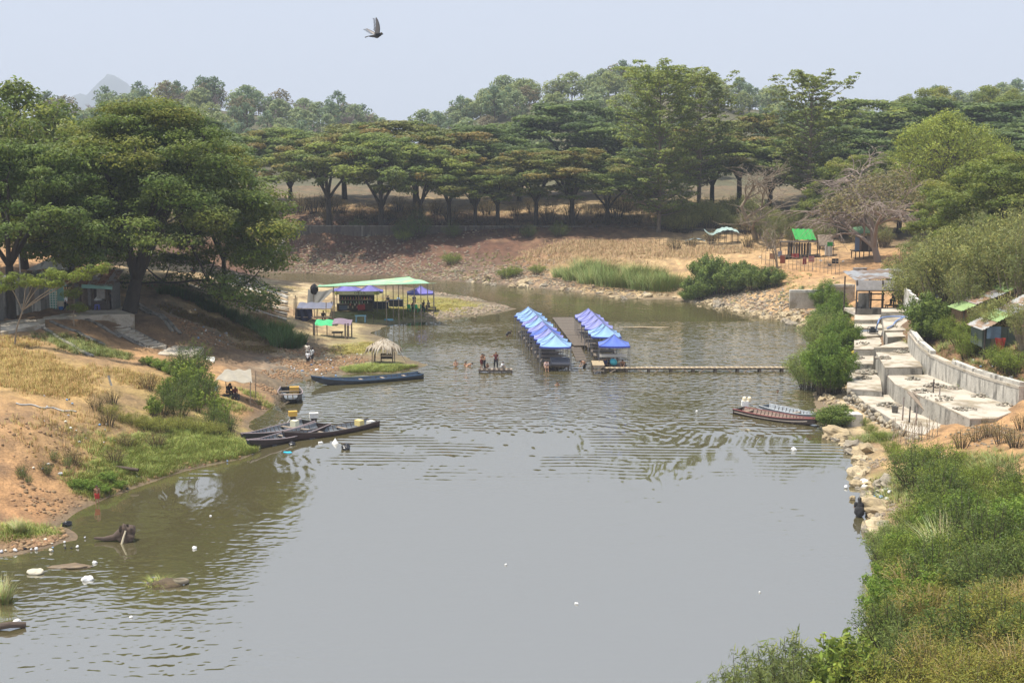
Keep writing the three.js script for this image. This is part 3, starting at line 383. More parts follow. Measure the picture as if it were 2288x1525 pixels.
[[560, 292, 9, 0, 'rain tree behind the near big tree at the left end of the second row'], [650, 285, 9, 1, 'rain tree of the second row above the left end of the far wall'], [770, 268, 11, 2, 'broad bronze-crowned rain tree of the second row, left of the highest'], [930, 262, 12, 2, 'highest bronze-crowned rain tree in the middle of the second row'], [1055, 282, 10, 4, 'dark green domed rain tree right of the highest one'], [1160, 330, 9, 1, 'rain tree half hidden in the dip between two domed crowns'], [1450, 330, 10, 4, 'dark rain tree behind the tall feathery tree']]
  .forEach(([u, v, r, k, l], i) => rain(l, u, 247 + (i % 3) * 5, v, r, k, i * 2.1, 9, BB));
const RB = 'broad rain trees on the right behind the huts';
[[1270, 230, 275, 14, 4, 'wide dark umbrella crown behind, left of the tall feathery trees', 10], [1385, 245, 285, 11, 4, 'dark umbrella crown just left of the tall feathery trees', 10], [1650, 248, 250, 10.5, 2, 'brown-tinged flat crown between the two tall trees', 9], [1590, 300, 240, 9, 0, 'rain tree behind the bare branching tree', 9], [1720, 305, 240, 9, 1, 'green rain tree between the bare tree and the tall one', 9], [1930, 222, 262, 15, 1, 'long brown-tinged crown on the skyline, right of the tall tree', 10], [2080, 226, 255, 14, 4, 'dark crown on the skyline behind the lime green tree', 10], [2240, 228, 245, 15, 4, 'dark crown on the skyline at the right edge', 10], [1880, 285, 232, 11, 4, 'dark rain tree low behind the thorny bare tree', 9], [2275, 300, 215, 13, 4, 'dark domed tree below the skyline at the right edge', 9]]
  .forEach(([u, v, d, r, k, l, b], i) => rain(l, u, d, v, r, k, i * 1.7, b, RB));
const tallA = tallTree({ seed: 31, h: 29, rad: 8.6, n: 130, low: 0.1, dens: 0.75 }), tallB = tallTree({ seed: 32, h: 27, rad: 7.4, n: 100, low: 0.22, open: 0.7, c: [0.15, 0.2, 0.055] });
const stand = (src, label, u, d, vTop, h0, rad = 1, turn = 0, baseY, group) => { const p = dep(u, 500, d); p.y = baseY ?? gy(p.x, d); const s = (up(u, vTop, d) - p.y) / h0; const c = copy(src, label, p, turn, [s * rad, s, s * rad], group); c.userData.category ||= 'tree'; return c; };
tag(tallA, '', 'tree'); tag(tallB, '', 'tree');
stand(tallA, 'tall feathery light green tree with two stems, tallest above the far bank', 1472, 219, 142, 31.6, 1.12, 0.4);
stand(tallB, 'tall feathery tree close behind the tallest one, to its right', 1560, 228, 150, 29.8, 1.2, 1.1, 8.5);
stand(tallB, 'tall open-crowned tree with level branches standing apart on the right skyline', 1805, 214, 152, 29.8, 1.2, 2.4, 8);
const limeTree = roundTree({ seed: 41, h: 13, rad: 7, leaf: 0.15, c: [0.21, 0.28, 0.045], c2: G.lime, n: 90, name: 'leafy_tree', tr: 0.35, base: 0.3, droop: 0.4, dens: 0.55 }), greenTree = umbrellaTree({ seed: 42, h: 13, rad: 7.5, leaf: 0.15, cols: [[0.12, 0.175, 0.035], [0.2, 0.26, 0.045], [0.24, 0.27, 0.05]], pads: 110, name: 'leafy_tree', flat: 0.5, drop: 0.5, storeys: 0.17, tr: 0.35, dens: 0.8 });
tag(limeTree, '', 'tree'); tag(greenTree, '', 'tree');
stand(limeTree, 'bright lime green round tree right of the thorny bare tree', 2110, 188, 248, 13, 0.85, 0, 9); stand(limeTree, 'small lime green tree at the right shoulder of the bright one', 2190, 190, 300, 13, 0.62, 2, 9);
[[1900, 205, 345, 'olive green tree left of the bright lime tree', 0.95], [2010, 205, 335, 'olive green tree directly below the bright lime tree', 1], [1850, 208, 400, 'low olive tree behind the green-roofed hut', 1], [2150, 150, 385, 'glossy green tree above the scrub, left of the right edge', 1], [2262, 135, 335, 'large glossy green tree at the right edge of the bank', 1.05], [2230, 150, 420, 'glossy green tree low at the right edge above the scrub', 1]].forEach(([u, d, v, l, r], i) => stand(greenTree, l, u, d, v, 13, r, i * 1.9, 7));
// bare trees on the right
const bareA = bareTree({ seed: 51, h: 13.5, rad: 5, tr: 0.26, r1: 0.016, kids: 3, depth: 5, up: 0.3 }), bareB = bareTree({ seed: 53, h: 12, rad: 4.2, tr: 0.3, r1: 0.014, kids: 4, depth: 5, up: 0.35, droop: 0.35, lh: 7.2, leaf: 130, lc: [0.21, 0.21, 0.10], mat: M('thorn_bark', [0.25, 0.20, 0.165], 0.95) }), bareC = bareTree({ seed: 57, h: 10.5, rad: 3, tr: 0.2, kids: 2, depth: 5, up: 0.9, mat: PALEBARK });
for (const b of [bareA, bareB, bareC]) tag(b, '', 'tree');
{ const stem = (src, label, u, v, vTop, h0, r, turn) => { const p = hit(u, v), s = (dep(u, vTop, -p.z).y - p.y) / h0; const c = copy(src, label, p, turn, [s * r, s, s * r]); return c; };
  stem(bareA, 'leafless pale tree with a wide branching crown behind the bamboo fence', 1690, 535, 330, 11, 1.35, 0.5); stem(bareC, 'slender leafless forked tree in front of the fenced yard', 1738, 600, 452, 9, 0.9, 1.2); stem(bareC, 'thin leafless tree left of the slender forked one', 1715, 560, 470, 9, 0.8, 3);
  stem(bareB, 'thorny leafless tree with a dense drooping crown above the right huts', 1965, 585, 372, 7, 1.0, 0.8); }
// ---- big trees of the left bank ----
{
  const b = hit(285, 700); b.y -= 0.2;
  const t = umbrellaTree({ seed: 71, name: 'rain_tree', rad: 12.2, h: 19.5, pads: 260, leaf: 0.16, fork: 0.16, lean: [1.8, -3], limbs: 7, tr: 0.62, cols: [[0.09, 0.15, 0.03], [0.14, 0.2, 0.036], [0.19, 0.21, 0.04]], drop: 0.56, storeys: 0.2, flat: 0.45, dens: 0.5, skirt: 0.45, clear: 0.36 });
  t.position.copy(b); t.name = numbered('rain_tree'); scene.add(t); tag(t, 'huge rain tree with a thick dark leaning trunk over the left steps', 'tree');
  const low = umbrellaTree({ seed: 72, name: 'rain_tree', rad: 8, h: 14, pads: 100, leaf: 0.15, cols: [[0.08, 0.14, 0.03], [0.12, 0.18, 0.036]], drop: 0.42, flat: 0.45, fork: 0.3, dens: 0.85, storeys: 0.15, skirt: 0.2, clear: 0.5 }); tag(low, '', 'tree');
  const place = (l, u, d, vTop, r, turn, Y) => { const p = dep(u, 600, d); p.y = Y; const s = (up(u, vTop, d) - Y) / 14; copy(low, l, p, turn, [r / 8, s, r / 8]); };
  place('dark bushy tree filling the left edge above the sheds', 20, 112, 312, 8.5, 0.3, 5); place('dark tree behind the pale shed roof on the left', 150, 132, 320, 9, 1.7, 5.5); place('dark tree hanging low behind the big trunk', 205, 140, 420, 7, 2.9, 5.5);
  place('tree whose low branches hang over the far concrete steps', 500, 138, 420, 6, 4, 4.6);
  const tb = roundTree({ seed: 74, h: 16, rad: 7, leaf: 0.2, c: [0.10, 0.16, 0.035], c2: [0.2, 0.25, 0.045], n: 80, dens: 0.5, name: 'leafy_tree', tr: 0.4 }); tag(tb, '', 'tree');
  for (const [l, u, d, v, r] of [['tall leafy tree at the top left corner above the bank', 50, 145, 168, 1], ['leafy tree at the left edge behind the dark bushy one', -30, 138, 200, 1.05], ['leafy tree just right of the tall one in the top left', 118, 150, 225, 0.8]]) stand(tb, l, u, d, v, 16, r, u, 6);
  rain('dark flat crown behind the shoulder of the huge rain tree', 330, 175, 228, 11, 4, 0.7, 7); rain('second dark flat crown behind the huge rain tree, further right', 415, 190, 262, 9, 4, 2.7, 7);
}
// ---- hazy woods on the hills ----
{
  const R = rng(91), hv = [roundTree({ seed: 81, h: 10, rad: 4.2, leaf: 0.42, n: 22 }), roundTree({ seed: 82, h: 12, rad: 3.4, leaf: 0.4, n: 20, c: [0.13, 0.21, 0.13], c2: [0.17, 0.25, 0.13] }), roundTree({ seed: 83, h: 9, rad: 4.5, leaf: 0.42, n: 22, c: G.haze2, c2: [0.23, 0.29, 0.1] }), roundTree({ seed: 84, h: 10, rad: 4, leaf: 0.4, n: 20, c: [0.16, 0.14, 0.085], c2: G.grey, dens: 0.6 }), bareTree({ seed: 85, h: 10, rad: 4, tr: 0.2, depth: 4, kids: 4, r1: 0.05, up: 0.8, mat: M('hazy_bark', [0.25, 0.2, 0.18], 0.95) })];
  const H0s = [9.8, 11.8, 8.9, 9.8, 8.5]; hv.forEach((t) => tag(t, '', 'tree'));
  const add = (label, u, d, s, k, group) => { const x = (u - 1144) / F * d, p = new V3(x, hillY(x, d) - 0.4, -d); copy(hv[k], label, p, R() * 6.28, [s * (0.85 + 0.3 * R()), s, s * (0.85 + 0.3 * R())], group); };
  const kind = ['round green tree', 'narrow dark green tree', 'pale green tree', 'brownish sparse tree', 'grey leafless tree'];
  const side = (u) => u < 900 ? 'on the hazy left hill' : u < 1760 ? 'on the hazy middle hill' : 'on the hazy right rise';
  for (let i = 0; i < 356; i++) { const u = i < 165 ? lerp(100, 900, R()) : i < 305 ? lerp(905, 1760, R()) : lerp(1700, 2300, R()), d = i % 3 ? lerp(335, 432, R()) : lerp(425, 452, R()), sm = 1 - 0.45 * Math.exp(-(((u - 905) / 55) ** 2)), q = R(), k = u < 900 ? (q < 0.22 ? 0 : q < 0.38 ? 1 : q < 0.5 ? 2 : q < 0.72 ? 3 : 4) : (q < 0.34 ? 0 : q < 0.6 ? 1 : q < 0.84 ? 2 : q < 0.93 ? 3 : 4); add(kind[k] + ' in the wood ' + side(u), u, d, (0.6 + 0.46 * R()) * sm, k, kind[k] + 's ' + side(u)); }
  add('round tree standing alone in the dip left of the middle hill', 948, 415, 1.1, 0); add('tall dark pair-like tree on the skyline of the left hill', 490, 440, 1.0, 1); add('broad pale tree at the left end of the left hill skyline', 385, 440, 1.1, 2); add('dark round tree on the skyline of the middle hill, left part', 1128, 440, 1.1, 0);
  for (const [u, v, l] of [[2062, 192, 'light open tree on the right skyline above the lime tree'], [2215, 190, 'light open tree on the skyline near the right edge']]) stand(greenTree, l, u, 300, v, 13, 0.8, u, 12);
}
// ---------- masonry and buildings ----------
const CONC = M('concrete', [0.56, 0.54, 0.49], 0.9, { map: T.conc, bumpMap: T.conc, bumpScale: 0.02 }), CTOP = M('concrete_floor', [0.52, 0.475, 0.405], 0.9, { map: T.concTop, bumpMap: T.concTop, bumpScale: 0.012 }), CDARK = M('old_concrete', [0.24, 0.225, 0.2], 0.92, { map: T.conc, bumpMap: T.conc, bumpScale: 0.02 }), WHITE = M('whitewash', [0.8, 0.8, 0.78], 0.85, { map: again(T.concTop, 0.25) });
const WOOD = wood('weathered_wood', [0.34, 0.28, 0.22]), WOODD = wood('dark_wood', [0.10, 0.08, 0.065]), BAMBOO = wood('bamboo', [0.42, 0.34, 0.22]), PALEW = wood('pale_board', [0.62, 0.5, 0.32]), RUST = M('rusty_sheet', [0.42, 0.36, 0.32], 0.75, { map: T.rust }), ZINC = M('zinc_sheet', [0.40, 0.41, 0.42], 0.55, { map: again(T.rust, 0.25), metalness: 0.3 }), TEAL = M('teal_paint', [0.22, 0.42, 0.36], 0.7, { map: again(T.cloth, 0.4) }), DARK = M('dark_cloth', [0.02, 0.02, 0.025], 0.9), IRON = M('iron', [0.07, 0.06, 0.055], 0.6, { metalness: 0.4 });
const RISER = M('riser_concrete', [0.44, 0.42, 0.375], 0.92, { map: T.conc, bumpMap: T.conc, bumpScale: 0.03 });
const BUFF = M('buff_concrete', [0.44, 0.35, 0.24], 0.95, { map: T.concTop });
const rel = (o) => (p) => p.clone().sub(o);
// far bank: long retaining wall of cast panels with a coping
{
  const o = new V3(0, 0, -226), r = rel(o), w = thing('retaining_wall', 'long dark concrete panel wall under the rain trees on the far bank', 'wall', o), c = thing('concrete_railing', 'low dark concrete rail above the left end of the far wall', 'railing', dep(750, 497, 233)), D = (x) => WALLD(x) - 4.2;
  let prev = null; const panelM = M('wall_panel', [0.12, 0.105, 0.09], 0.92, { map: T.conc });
  for (let x = -44; x < 62; x += 3) {
    const a = new V3(x, 0, -D(x)), b = new V3(x + 3, 0, -D(x + 3)), m = a.clone().lerp(b, 0.5), L = a.distanceTo(b), ry = Math.atan2(-(b.z - a.z), b.x - a.x), base = 5.6 - 0.0 * x + (x > 20 ? -0.6 * clamp((x - 20) / 30) : 0), top = base + 1.45;
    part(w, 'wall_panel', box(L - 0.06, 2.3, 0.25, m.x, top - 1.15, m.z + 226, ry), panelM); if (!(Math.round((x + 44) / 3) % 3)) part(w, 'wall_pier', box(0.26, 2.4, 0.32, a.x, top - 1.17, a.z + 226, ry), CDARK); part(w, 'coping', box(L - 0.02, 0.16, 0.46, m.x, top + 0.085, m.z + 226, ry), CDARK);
  }
  const q = rel(c.position); for (const [a, b] of [[640, 860]]) for (let i = 0; i < 9; i++) { const p = q(dep(lerp(a, b, i / 8), 499, 233)); part(c, 'rail_post', box(0.3, 1.4, 0.3, p.x, p.y - 0.1, p.z), CDARK); if (i) { const s = q(dep(lerp(a, b, (i - 0.5) / 8), 495, 233)); part(c, 'rail', box(2.1, 0.28, 0.2, s.x, s.y + 0.1, s.z), CDARK); part(c, 'rail', box(2.1, 0.22, 0.18, s.x, s.y - 0.45, s.z), CDARK); } }
  const d = thing('low_wall', 'dark low wall behind the bamboo-fenced field, right of the tall trees', 'wall', dep(1590, 505, 224)), s = rel(d.position);
  for (let i = 0; i < 8; i++) { const p = s(dep(1490 + i * 29, 503 + i * 0.3, 224)); part(d, 'wall_panel', box(2.2, 1.0, 0.3, p.x, p.y - 0.2, p.z), CDARK); }
  const e = thing('rock_slope_edge', 'straight concrete ramp edge on the far bank below the wall end', 'ramp', hit(620, 560)), t = rel(e.position);
  part(e, 'ramp_beam', tube([[600, 600], [612, 575], [630, 545], [650, 520]].map(([u, v]) => t(hit(u, v, 0.25))), 0.3, 0.3, 4), CONC);
}
// beams and strips laid along the ground
function strip(parent, o, u1, v1, u2, v2, w, h, m, name = 'concrete_beam', n = 8) {
  const A = hit(u1, v1), B = hit(u2, v2), dir = B.clone().sub(A).setY(0).normalize(), sd = new V3(-dir.z, 0, dir.x);
  return part(parent, name, metreUV(sheet((a, b) => { const p = A.clone().lerp(B, b); const g = put(p.x, -p.z); return g.addScaledVector(sd, (a - 0.5) * w).add(new V3(0, h * 0.35, 0)).sub(o); }, 1, n, h)), m);
}
{
  const o = hit(560, 670), t = thing('stepped_revetment', 'long stepped concrete slope running down to the sandbank behind the big tree', 'embankment', o);
  for (let i = 0; i < 17; i++) { const k = i / 16; strip(t, o, lerp(408, 520, k), lerp(640, 612, k), lerp(640, 640, k), lerp(722, 655, k), i === 7 || i === 8 ? 1.4 : 0.5, 0.16, i === 7 || i === 8 ? CTOP : [BUFF, CDARK, CONC][i % 3]); }
  const o2 = hit(200, 740), t2 = thing('slope_kerbs', 'thin concrete kerbs running down the left bank below the sheds', 'kerb', o2);
  for (const [a, b, c, d] of [[84, 727, 205, 797], [112, 719, 231, 772], [170, 708, 268, 755], [300, 676, 402, 746], [312, 690, 385, 742]]) strip(t2, o2, a, b, c, d, 0.3, 0.2, CDARK);
  const A = hit(206, 704), B = hit(352, 778), dir = B.clone().sub(A).setY(0), L = dir.length(), ry = Math.atan2(-dir.z, dir.x), s = thing('concrete_stairs', 'flight of concrete steps down the left bank below the big trunk', 'stairs', A);
  for (let i = 0; i < 16; i++) { const p = A.clone().lerp(B, i / 15).sub(A); part(s, 'step', box(L / 15 * 0.72, 0.5, 1.5, p.x, p.y - 0.08, p.z, ry), CTOP); }
  for (const k of [-0.95, 0.95]) { const n = new V3(-dir.z, 0, dir.x).normalize().multiplyScalar(k); part(s, 'stair_side', tube([new V3().add(n), B.clone().sub(A).add(n)], 0.17, 0.17, 4), CDARK); }
  const pl = (pts, Y, b, name, label, cat, m) => { const q = pts.map(([u, v]) => at(u, v, Y)), c = q.reduce((a, p) => a.add(p), new V3()).divideScalar(q.length); c.y = 0; return solo(name, prism(q.map((p) => [p.x - c.x, p.z - c.z]), Y, b), m, label, cat, null, c); };
  pl([[361, 769], [455, 775], [434, 795], [352, 790]], 2.35, 0.6, 'concrete_platform', 'grey concrete landing at the foot of the left steps', 'platform', CTOP);
  pl([[348, 792], [480, 797], [478, 808], [352, 802]], 1.75, 0.4, 'concrete_slab', 'sunlit pale slab below the concrete landing', 'slab', WHITE);
  pl([[0, 742], [100, 722], [100, 712], [240, 702], [300, 702], [262, 690], [110, 690], [0, 716]], 5.02, 3.6, 'footpath', 'narrow concrete path in front of the left sheds', 'path', CTOP);
}
// left sheds
{
  const Y = 5.0, O = at(111, 694, Y), r = rel(O), h = thing('shed_row', 'row of grey board sheds with a tiled doorway at the left edge', 'shed', O);
  const run = (u1, v1, u2, v2, n, hgt, mats2, name, base = 0) => { const a = r(at(u1, v1, Y)), b = r(at(u2, v2, Y)), L = a.distanceTo(b), ry = Math.atan2(-(b.z - a.z), b.x - a.x); for (let i = 0; i < n; i++) { const p = a.clone().lerp(b, (i + 0.5) / n); part(h, name, box(L / n - 0.025, hgt, 0.07 + (i % 3) * 0.015, p.x, base + hgt / 2, p.z, ry), mats2[(i * 7) % mats2.length]); } };
  const gb = wood('grey_board', [0.36, 0.35, 0.33]), gb2 = wood('dark_grey_board', [0.2, 0.2, 0.195]), gb3 = wood('brown_board', [0.26, 0.2, 0.15]);
  run(-60, 733, 8, 716, 5, 2.9, [gb2, gb], 'wall_board'); run(8, 715, 110, 694.5, 9, 1.5, [gb, gb2, gb, gb3], 'wall_board', 1.15); run(8, 714.6, 110, 694.2, 5, 1.15, [CDARK, CONC], 'plinth_panel');
  run(8, 714, 110, 693.8, 4, 0.5, [TEAL, gb2], 'vent_panel', 2.65);
  // tiled door with a ring pattern
  const ring = new THREE.CanvasTexture((() => { const c = document.createElement('canvas'); c.width = 96; c.height = 288; const x = c.getContext('2d'); x.fillStyle = '#3f8f7c'; x.fillRect(0, 0, 96, 288); x.strokeStyle = '#d8ddd0'; x.lineWidth = 6; for (let j = 0; j < 9; j++) for (let i = 0; i < 3; i++) { const a = i * 32 + 16, b = j * 32 + 16; x.beginPath(); x.moveTo(a, b - 14); x.lineTo(a + 14, b); x.lineTo(a, b + 14); x.lineTo(a - 14, b); x.closePath(); x.stroke(); x.beginPath(); x.arc(a, b, 4, 0, 7); x.stroke(); } return c; })()); ring.colorSpace = THREE.SRGBColorSpace;
  const dp = r(at(119, 694, Y)), door = part(h, 'door', new THREE.BoxGeometry(0.72, 2.05, 0.06).translate(dp.x, 1.05, dp.z + 0.06), M('ring_tile', [1, 1, 1], 0.5, { map: ring }), 'green door panel with white ring tiles');
  part(h, 'wall_panel', box(0.62, 2.7, 0.08, dp.x + 0.7, 1.35, dp.z), TEAL); part(h, 'plinth_panel', box(0.62, 0.9, 0.1, dp.x + 0.7, 0.45, dp.z + 0.06), M('cream_plaster', [0.6, 0.55, 0.42], 0.9, { map: T.conc }));
  part(h, 'lintel', box(2.0, 0.35, 0.1, dp.x + 0.3, 2.45, dp.z + 0.02), TEAL);
  // zinc roof over the boards
  const a = r(at(-60, 733, Y)), b = r(at(112, 694, Y)); part(h, 'roof', sheet((s, t) => { const p = a.clone().lerp(b, s); return new V3(p.x - t * 1.2, 3.1 + t * 0.55 + 0.03 * Math.sin(s * 190), p.z - 3.5 * t + 0.5); }, 90, 3, 0.03, 20, 3), ZINC);
  part(h, 'pole', tube([[-2.1, 0, 1.2], [-2.1, 5.6, 1.2]], 0.05, 0.04), M('white_pole', [0.7, 0.7, 0.68]));
  // open shop
  const S = at(205, 693, Y), q = rel(S), s = thing('tea_shop', 'open-fronted shop with a rusty sheet roof beside the big trunk', 'shop', S), X = (u) => q(at(u, 693, Y)).x;
  for (const u of [148, 182, 206, 240]) part(s, 'post', tube([[X(u), -0.2, 0.1], [X(u), 2.5, 0.1]], 0.06), WOODD);
  const bl = X(142), br = X(250); part(s, 'back_wall', box(br - bl, 2.6, 0.1, (bl + br) / 2, 1.3, -2.6), wood('brown_board', [0.26, 0.2, 0.15])); part(s, 'side_wall', box(0.08, 2.4, 2.5, br, 1.2, -1.3), gb2);
  for (let i = 0; i < 7; i++) part(s, 'back_board', box(0.32, 2.3, 0.05, bl + 0.4 + i * 0.6, 1.2, -2.5), [gb2, gb3, gb, WOODD][i % 4]);
  const eave = X(150), ee = X(258); for (let i = 0; i < 6; i++) part(s, 'roof_sheet', sheet((u, v) => new V3(lerp(eave, ee, (i + u * 1.04) / 6), 2.65 + v * 1.15 - ((i + u) / 6) * 0.35 + 0.025 * Math.sin(u * 40) + i % 2 * 0.03, 0.9 - v * 3.9), 16, 2, 0.02, 1, 3), i % 2 ? RUST : M('rusty_roof', [0.4, 0.22, 0.13], 0.8, { map: T.rust }));
  part(s, 'fascia', box(ee - X(190), 0.42, 0.05, (ee + X(190)) / 2, 2.28, 0.72, 0, 0, -0.05), TEAL); part(s, 'floor', box(ee - bl, 0.3, 3.4, (ee + bl) / 2, -0.12, -1), CTOP);
  part(s, 'hanging_sheet', box(0.75, 1.1, 0.03, X(228), 1.65, 0.25), gb); part(s, 'counter', box(1.6, 0.85, 0.6, X(225), 0.43, -0.3), WOODD);
  const st = thing('plastic_stool', 'blue plastic stool in front of the left shop', 'stool', q(at(217, 694, Y)).add(S).setY(Y + 0.1)); part(st, 'seat', box(0.38, 0.05, 0.38, 0, 0.45, 0), M('blue_plastic', [0.09, 0.11, 0.5], 0.4)); for (const i of [-1, 1]) for (const k of [-1, 1]) part(st, 'leg', tube([[i * 0.19, 0, k * 0.19], [i * 0.15, 0.45, k * 0.15]], 0.025), M('blue_plastic'));
  const bag = solo('plastic_sack', lump([0.36, 0.45, 0.3], 5, 3, 0.3), M('white_sack', [0.7, 0.69, 0.66], 0.7), 'bulging white sack on the counter of the left shop', 'sack', null, at(222, 690, Y).add(new V3(0, 0.75, 0.4)));
  const bk = solo('bucket', new THREE.LatheGeometry([[0, 0], [0.17, 0], [0.23, 0.32], [0.25, 0.33], [0.22, 0.32], [0.16, 0.03], [0, 0.03]].map((p) => new THREE.Vector2(...p)), 14), M('blue_bucket', [0.03, 0.16, 0.45], 0.4), 'bright blue bucket by the tiled doorway of the left shed', 'bucket', null, at(136, 695, Y).setY(Y + 0.08));
  // pale hipped roof behind
  const K = at(112, 640, 6), hh = thing('hipped_house', 'house with a pale hipped roof behind the left sheds', 'house', K.setY(6)), e = 2.3; part(hh, 'wall', box(3.6, 2.0, 3.4, 0, 0.75, -2), gb3);
  const rp = new THREE.BufferGeometry(); rp.setAttribute('position', new THREE.Float32BufferAttribute([-e, 1.7, 0.2, e, 1.7, 0.2, e, 1.7, -4.2, -e, 1.7, -4.2, 0.1, 3.1, -2, 0.5, 3.1, -2.2], 3)); rp.setIndex([0, 1, 4, 1, 5, 4, 1, 2, 5, 2, 3, 5, 3, 4, 5, 3, 0, 4, 0, 3, 2, 0, 2, 1]); const rg = rp.toNonIndexed(); rg.computeVertexNormals(); part(hh, 'roof', metreUV(rg), M('asbestos_roof', [0.46, 0.46, 0.44], 0.9, { map: T.conc }));
}
// ---------- stepped quay on the right ----------
{
  const slab = (name, label, Y, b, pts, m = CTOP) => { const q = pts.map(([u, v]) => at(u, v, Y)), c = q.reduce((a, p) => a.add(p), new V3()).divideScalar(q.length); c.y = 0; const o = thing(name, label, 'terrace', c, 0, 'terraces of the right-hand quay'); part(o, 'floor', prism(q.map((p) => [p.x - c.x, p.z - c.z]), Y, Y - 0.12), m); const s = q.map((p) => [(p.x - c.x) * 0.998, (p.z - c.z) * 0.998]); part(o, 'riser', prism(s, Y - 0.11, b), RISER); return o; };
  // lower tier, from the pavilion down
  slab('quay_terrace', 'lower terrace step right below the pavilion floor', 3.5, 0, [[1909, 714], [1966, 714], [1970, 700], [1911, 700]]); slab('quay_terrace', 'second lower terrace step in front of the pavilion', 3.1, 0, [[1910, 732], [1972, 732], [1972, 720], [1910, 720]]); slab('quay_terrace', 'third lower terrace step, carrying the water pump', 2.85, 0, [[1909, 752], [1977, 748], [1974, 734], [1910, 735]]);
  slab('quay_terrace', 'broad sunlit lower terrace just before the pump', 2.65, 0, [[1909, 779], [1955, 779], [1980, 760], [1977, 744], [1909, 748]]); slab('quay_terrace', 'lower terrace with a yellow ball and a heap of rubble', 2.05, 0, [[1895, 812], [1952, 812], [1955, 784], [1906, 786]]); slab('quay_terrace', 'lower terrace with an orange stained floor', 1.45, 0, [[1893, 867], [1972, 872], [1968, 845], [1953, 828], [1895, 832]]);
  slab('quay_terrace', 'lowest curved terrace edged by the rubble-faced wall', 0.95, -0.6, [[1917, 884], [1935, 900], [1965, 918], [2000, 940], [2030, 968], [2110, 975], [2125, 955], [2060, 920], [2000, 880], [1965, 882]]);
  // middle tier
  slab('quay_terrace', 'topmost middle terrace beside the white wall', 4.35, 0, [[1970, 696], [2026, 696], [2024, 688], [1970, 689]]); slab('quay_terrace', 'middle terrace crossed by the blue hose', 3.9, 0, [[1976, 738], [2034, 736], [2030, 706], [1972, 707]]); slab('quay_terrace', 'narrow middle terrace just below the hose', 3.72, 0, [[1984, 752], [2034, 750], [2034, 737], [1977, 739]]);
  slab('quay_terrace', 'slanting middle terrace with a broken edge', 3.35, 0, [[1953, 776], [2034, 775], [2040, 755], [2026, 758]]); slab('quay_terrace', 'middle terrace with scattered grey gravel', 2.95, 0, [[1955, 782], [1978, 820], [2062, 818], [2048, 790], [2030, 780]]);
  slab('quay_terrace', 'long middle terrace running along the streaked wall to the near end', 2.3, 0, [[1983, 838], [2000, 856], [2050, 880], [2110, 906], [2168, 934], [2225, 934], [2280, 912], [2190, 882], [2110, 852], [2075, 836]]);
  // streaked high wall with its double coping, cast in bays
  const O = at(2075, 841, 2.3), r = rel(O), w = thing('streaked_wall', 'high streaked concrete wall along the upper edge of the right quay', 'wall', O);
  const foot = [[2028, 776, 3.2], [2048, 806, 2.9], [2076, 838, 2.3], [2120, 856, 2.3], [2170, 874, 2.3], [2220, 891, 2.3], [2276, 912, 2.3]].map(([u, v, Y]) => at(u, v, Y)), tops = [745, 772, 796, 816, 836, 852, 868];
  foot.forEach((p, i) => { p.top = dep(2100, tops[i], -p.z).y; });
  for (let i = 0; i < 6; i++) {
    const a = r(foot[i]), b = r(foot[i + 1]), ta = foot[i].top - O.y, tb = foot[i + 1].top - O.y, n = new V3(b.z - a.z, 0, a.x - b.x).normalize().multiplyScalar(-0.5); if (n.x < 0) n.negate();
    const bay = (x0, x1, up, dn, off, m, name) => { const A = a.clone().lerp(b, x0), B = a.clone().lerp(b, x1), A2 = A.clone().add(n), B2 = B.clone().add(n), f = n.clone().multiplyScalar(-off); [A, B].forEach((k) => k.add(f)); const g = new THREE.BufferGeometry(), t0 = lerp(ta, tb, x0), t1 = lerp(ta, tb, x1), v = [[A, t0 + dn], [B, t1 + dn], [B2, t1 + dn], [A2, t0 + dn], [A, t0 + up], [B, t1 + up], [B2, t1 + up], [A2, t0 + up]].map(([p, y]) => [p.x, y, p.z]).flat(); g.setAttribute('position', new THREE.Float32BufferAttribute(v, 3)); g.setIndex([0, 1, 5, 0, 5, 4, 1, 2, 6, 1, 6, 5, 2, 3, 7, 2, 7, 6, 3, 0, 4, 3, 4, 7, 4, 5, 6, 4, 6, 7]); const h = g.toNonIndexed(); h.computeVertexNormals(); part(w, name, metreUV(h), m); };
    const nb = 4; for (let k = 0; k < nb; k++) bay(k / nb, (k + 0.985) / nb, 0, -3.2, (k % 2) * 0.02, CONC, 'wall_bay'); bay(0, 0.995, 0.16, -0.02, 0.07, CTOP, 'coping'); if (i > 2 || i < 2) bay(0.05, 0.97, 0.42, 0.14, -0.16, CONC, 'coping_course');
  }
  // rubble facing of the lowest terrace: single stones
  const R = rng(501), rf = thing('rubble_wall', 'wall of rough grey stones under the lowest quay terrace', 'wall', at(1960, 930, 0.5)), rr = rel(rf.position), path = [[1896, 868, 1.4], [1917, 886, 0.95], [1935, 902, 0.95], [1965, 920, 0.95], [2000, 942, 0.95], [2032, 970, 0.95], [2060, 978, 0.95]].map(([u, v, Y]) => at(u, v, Y)), sg = [1, 2, 3, 4].map((k) => lump([1, 0.8, 0.7], k + 60, 1, 0.4)), sm = [M('rubble_a', [0.42, 0.39, 0.34], 0.9, { map: T.rock }), M('rubble_b', [0.3, 0.28, 0.25], 0.9, { map: T.rock }), M('rubble_c', [0.5, 0.45, 0.36], 0.9, { map: T.rock })];
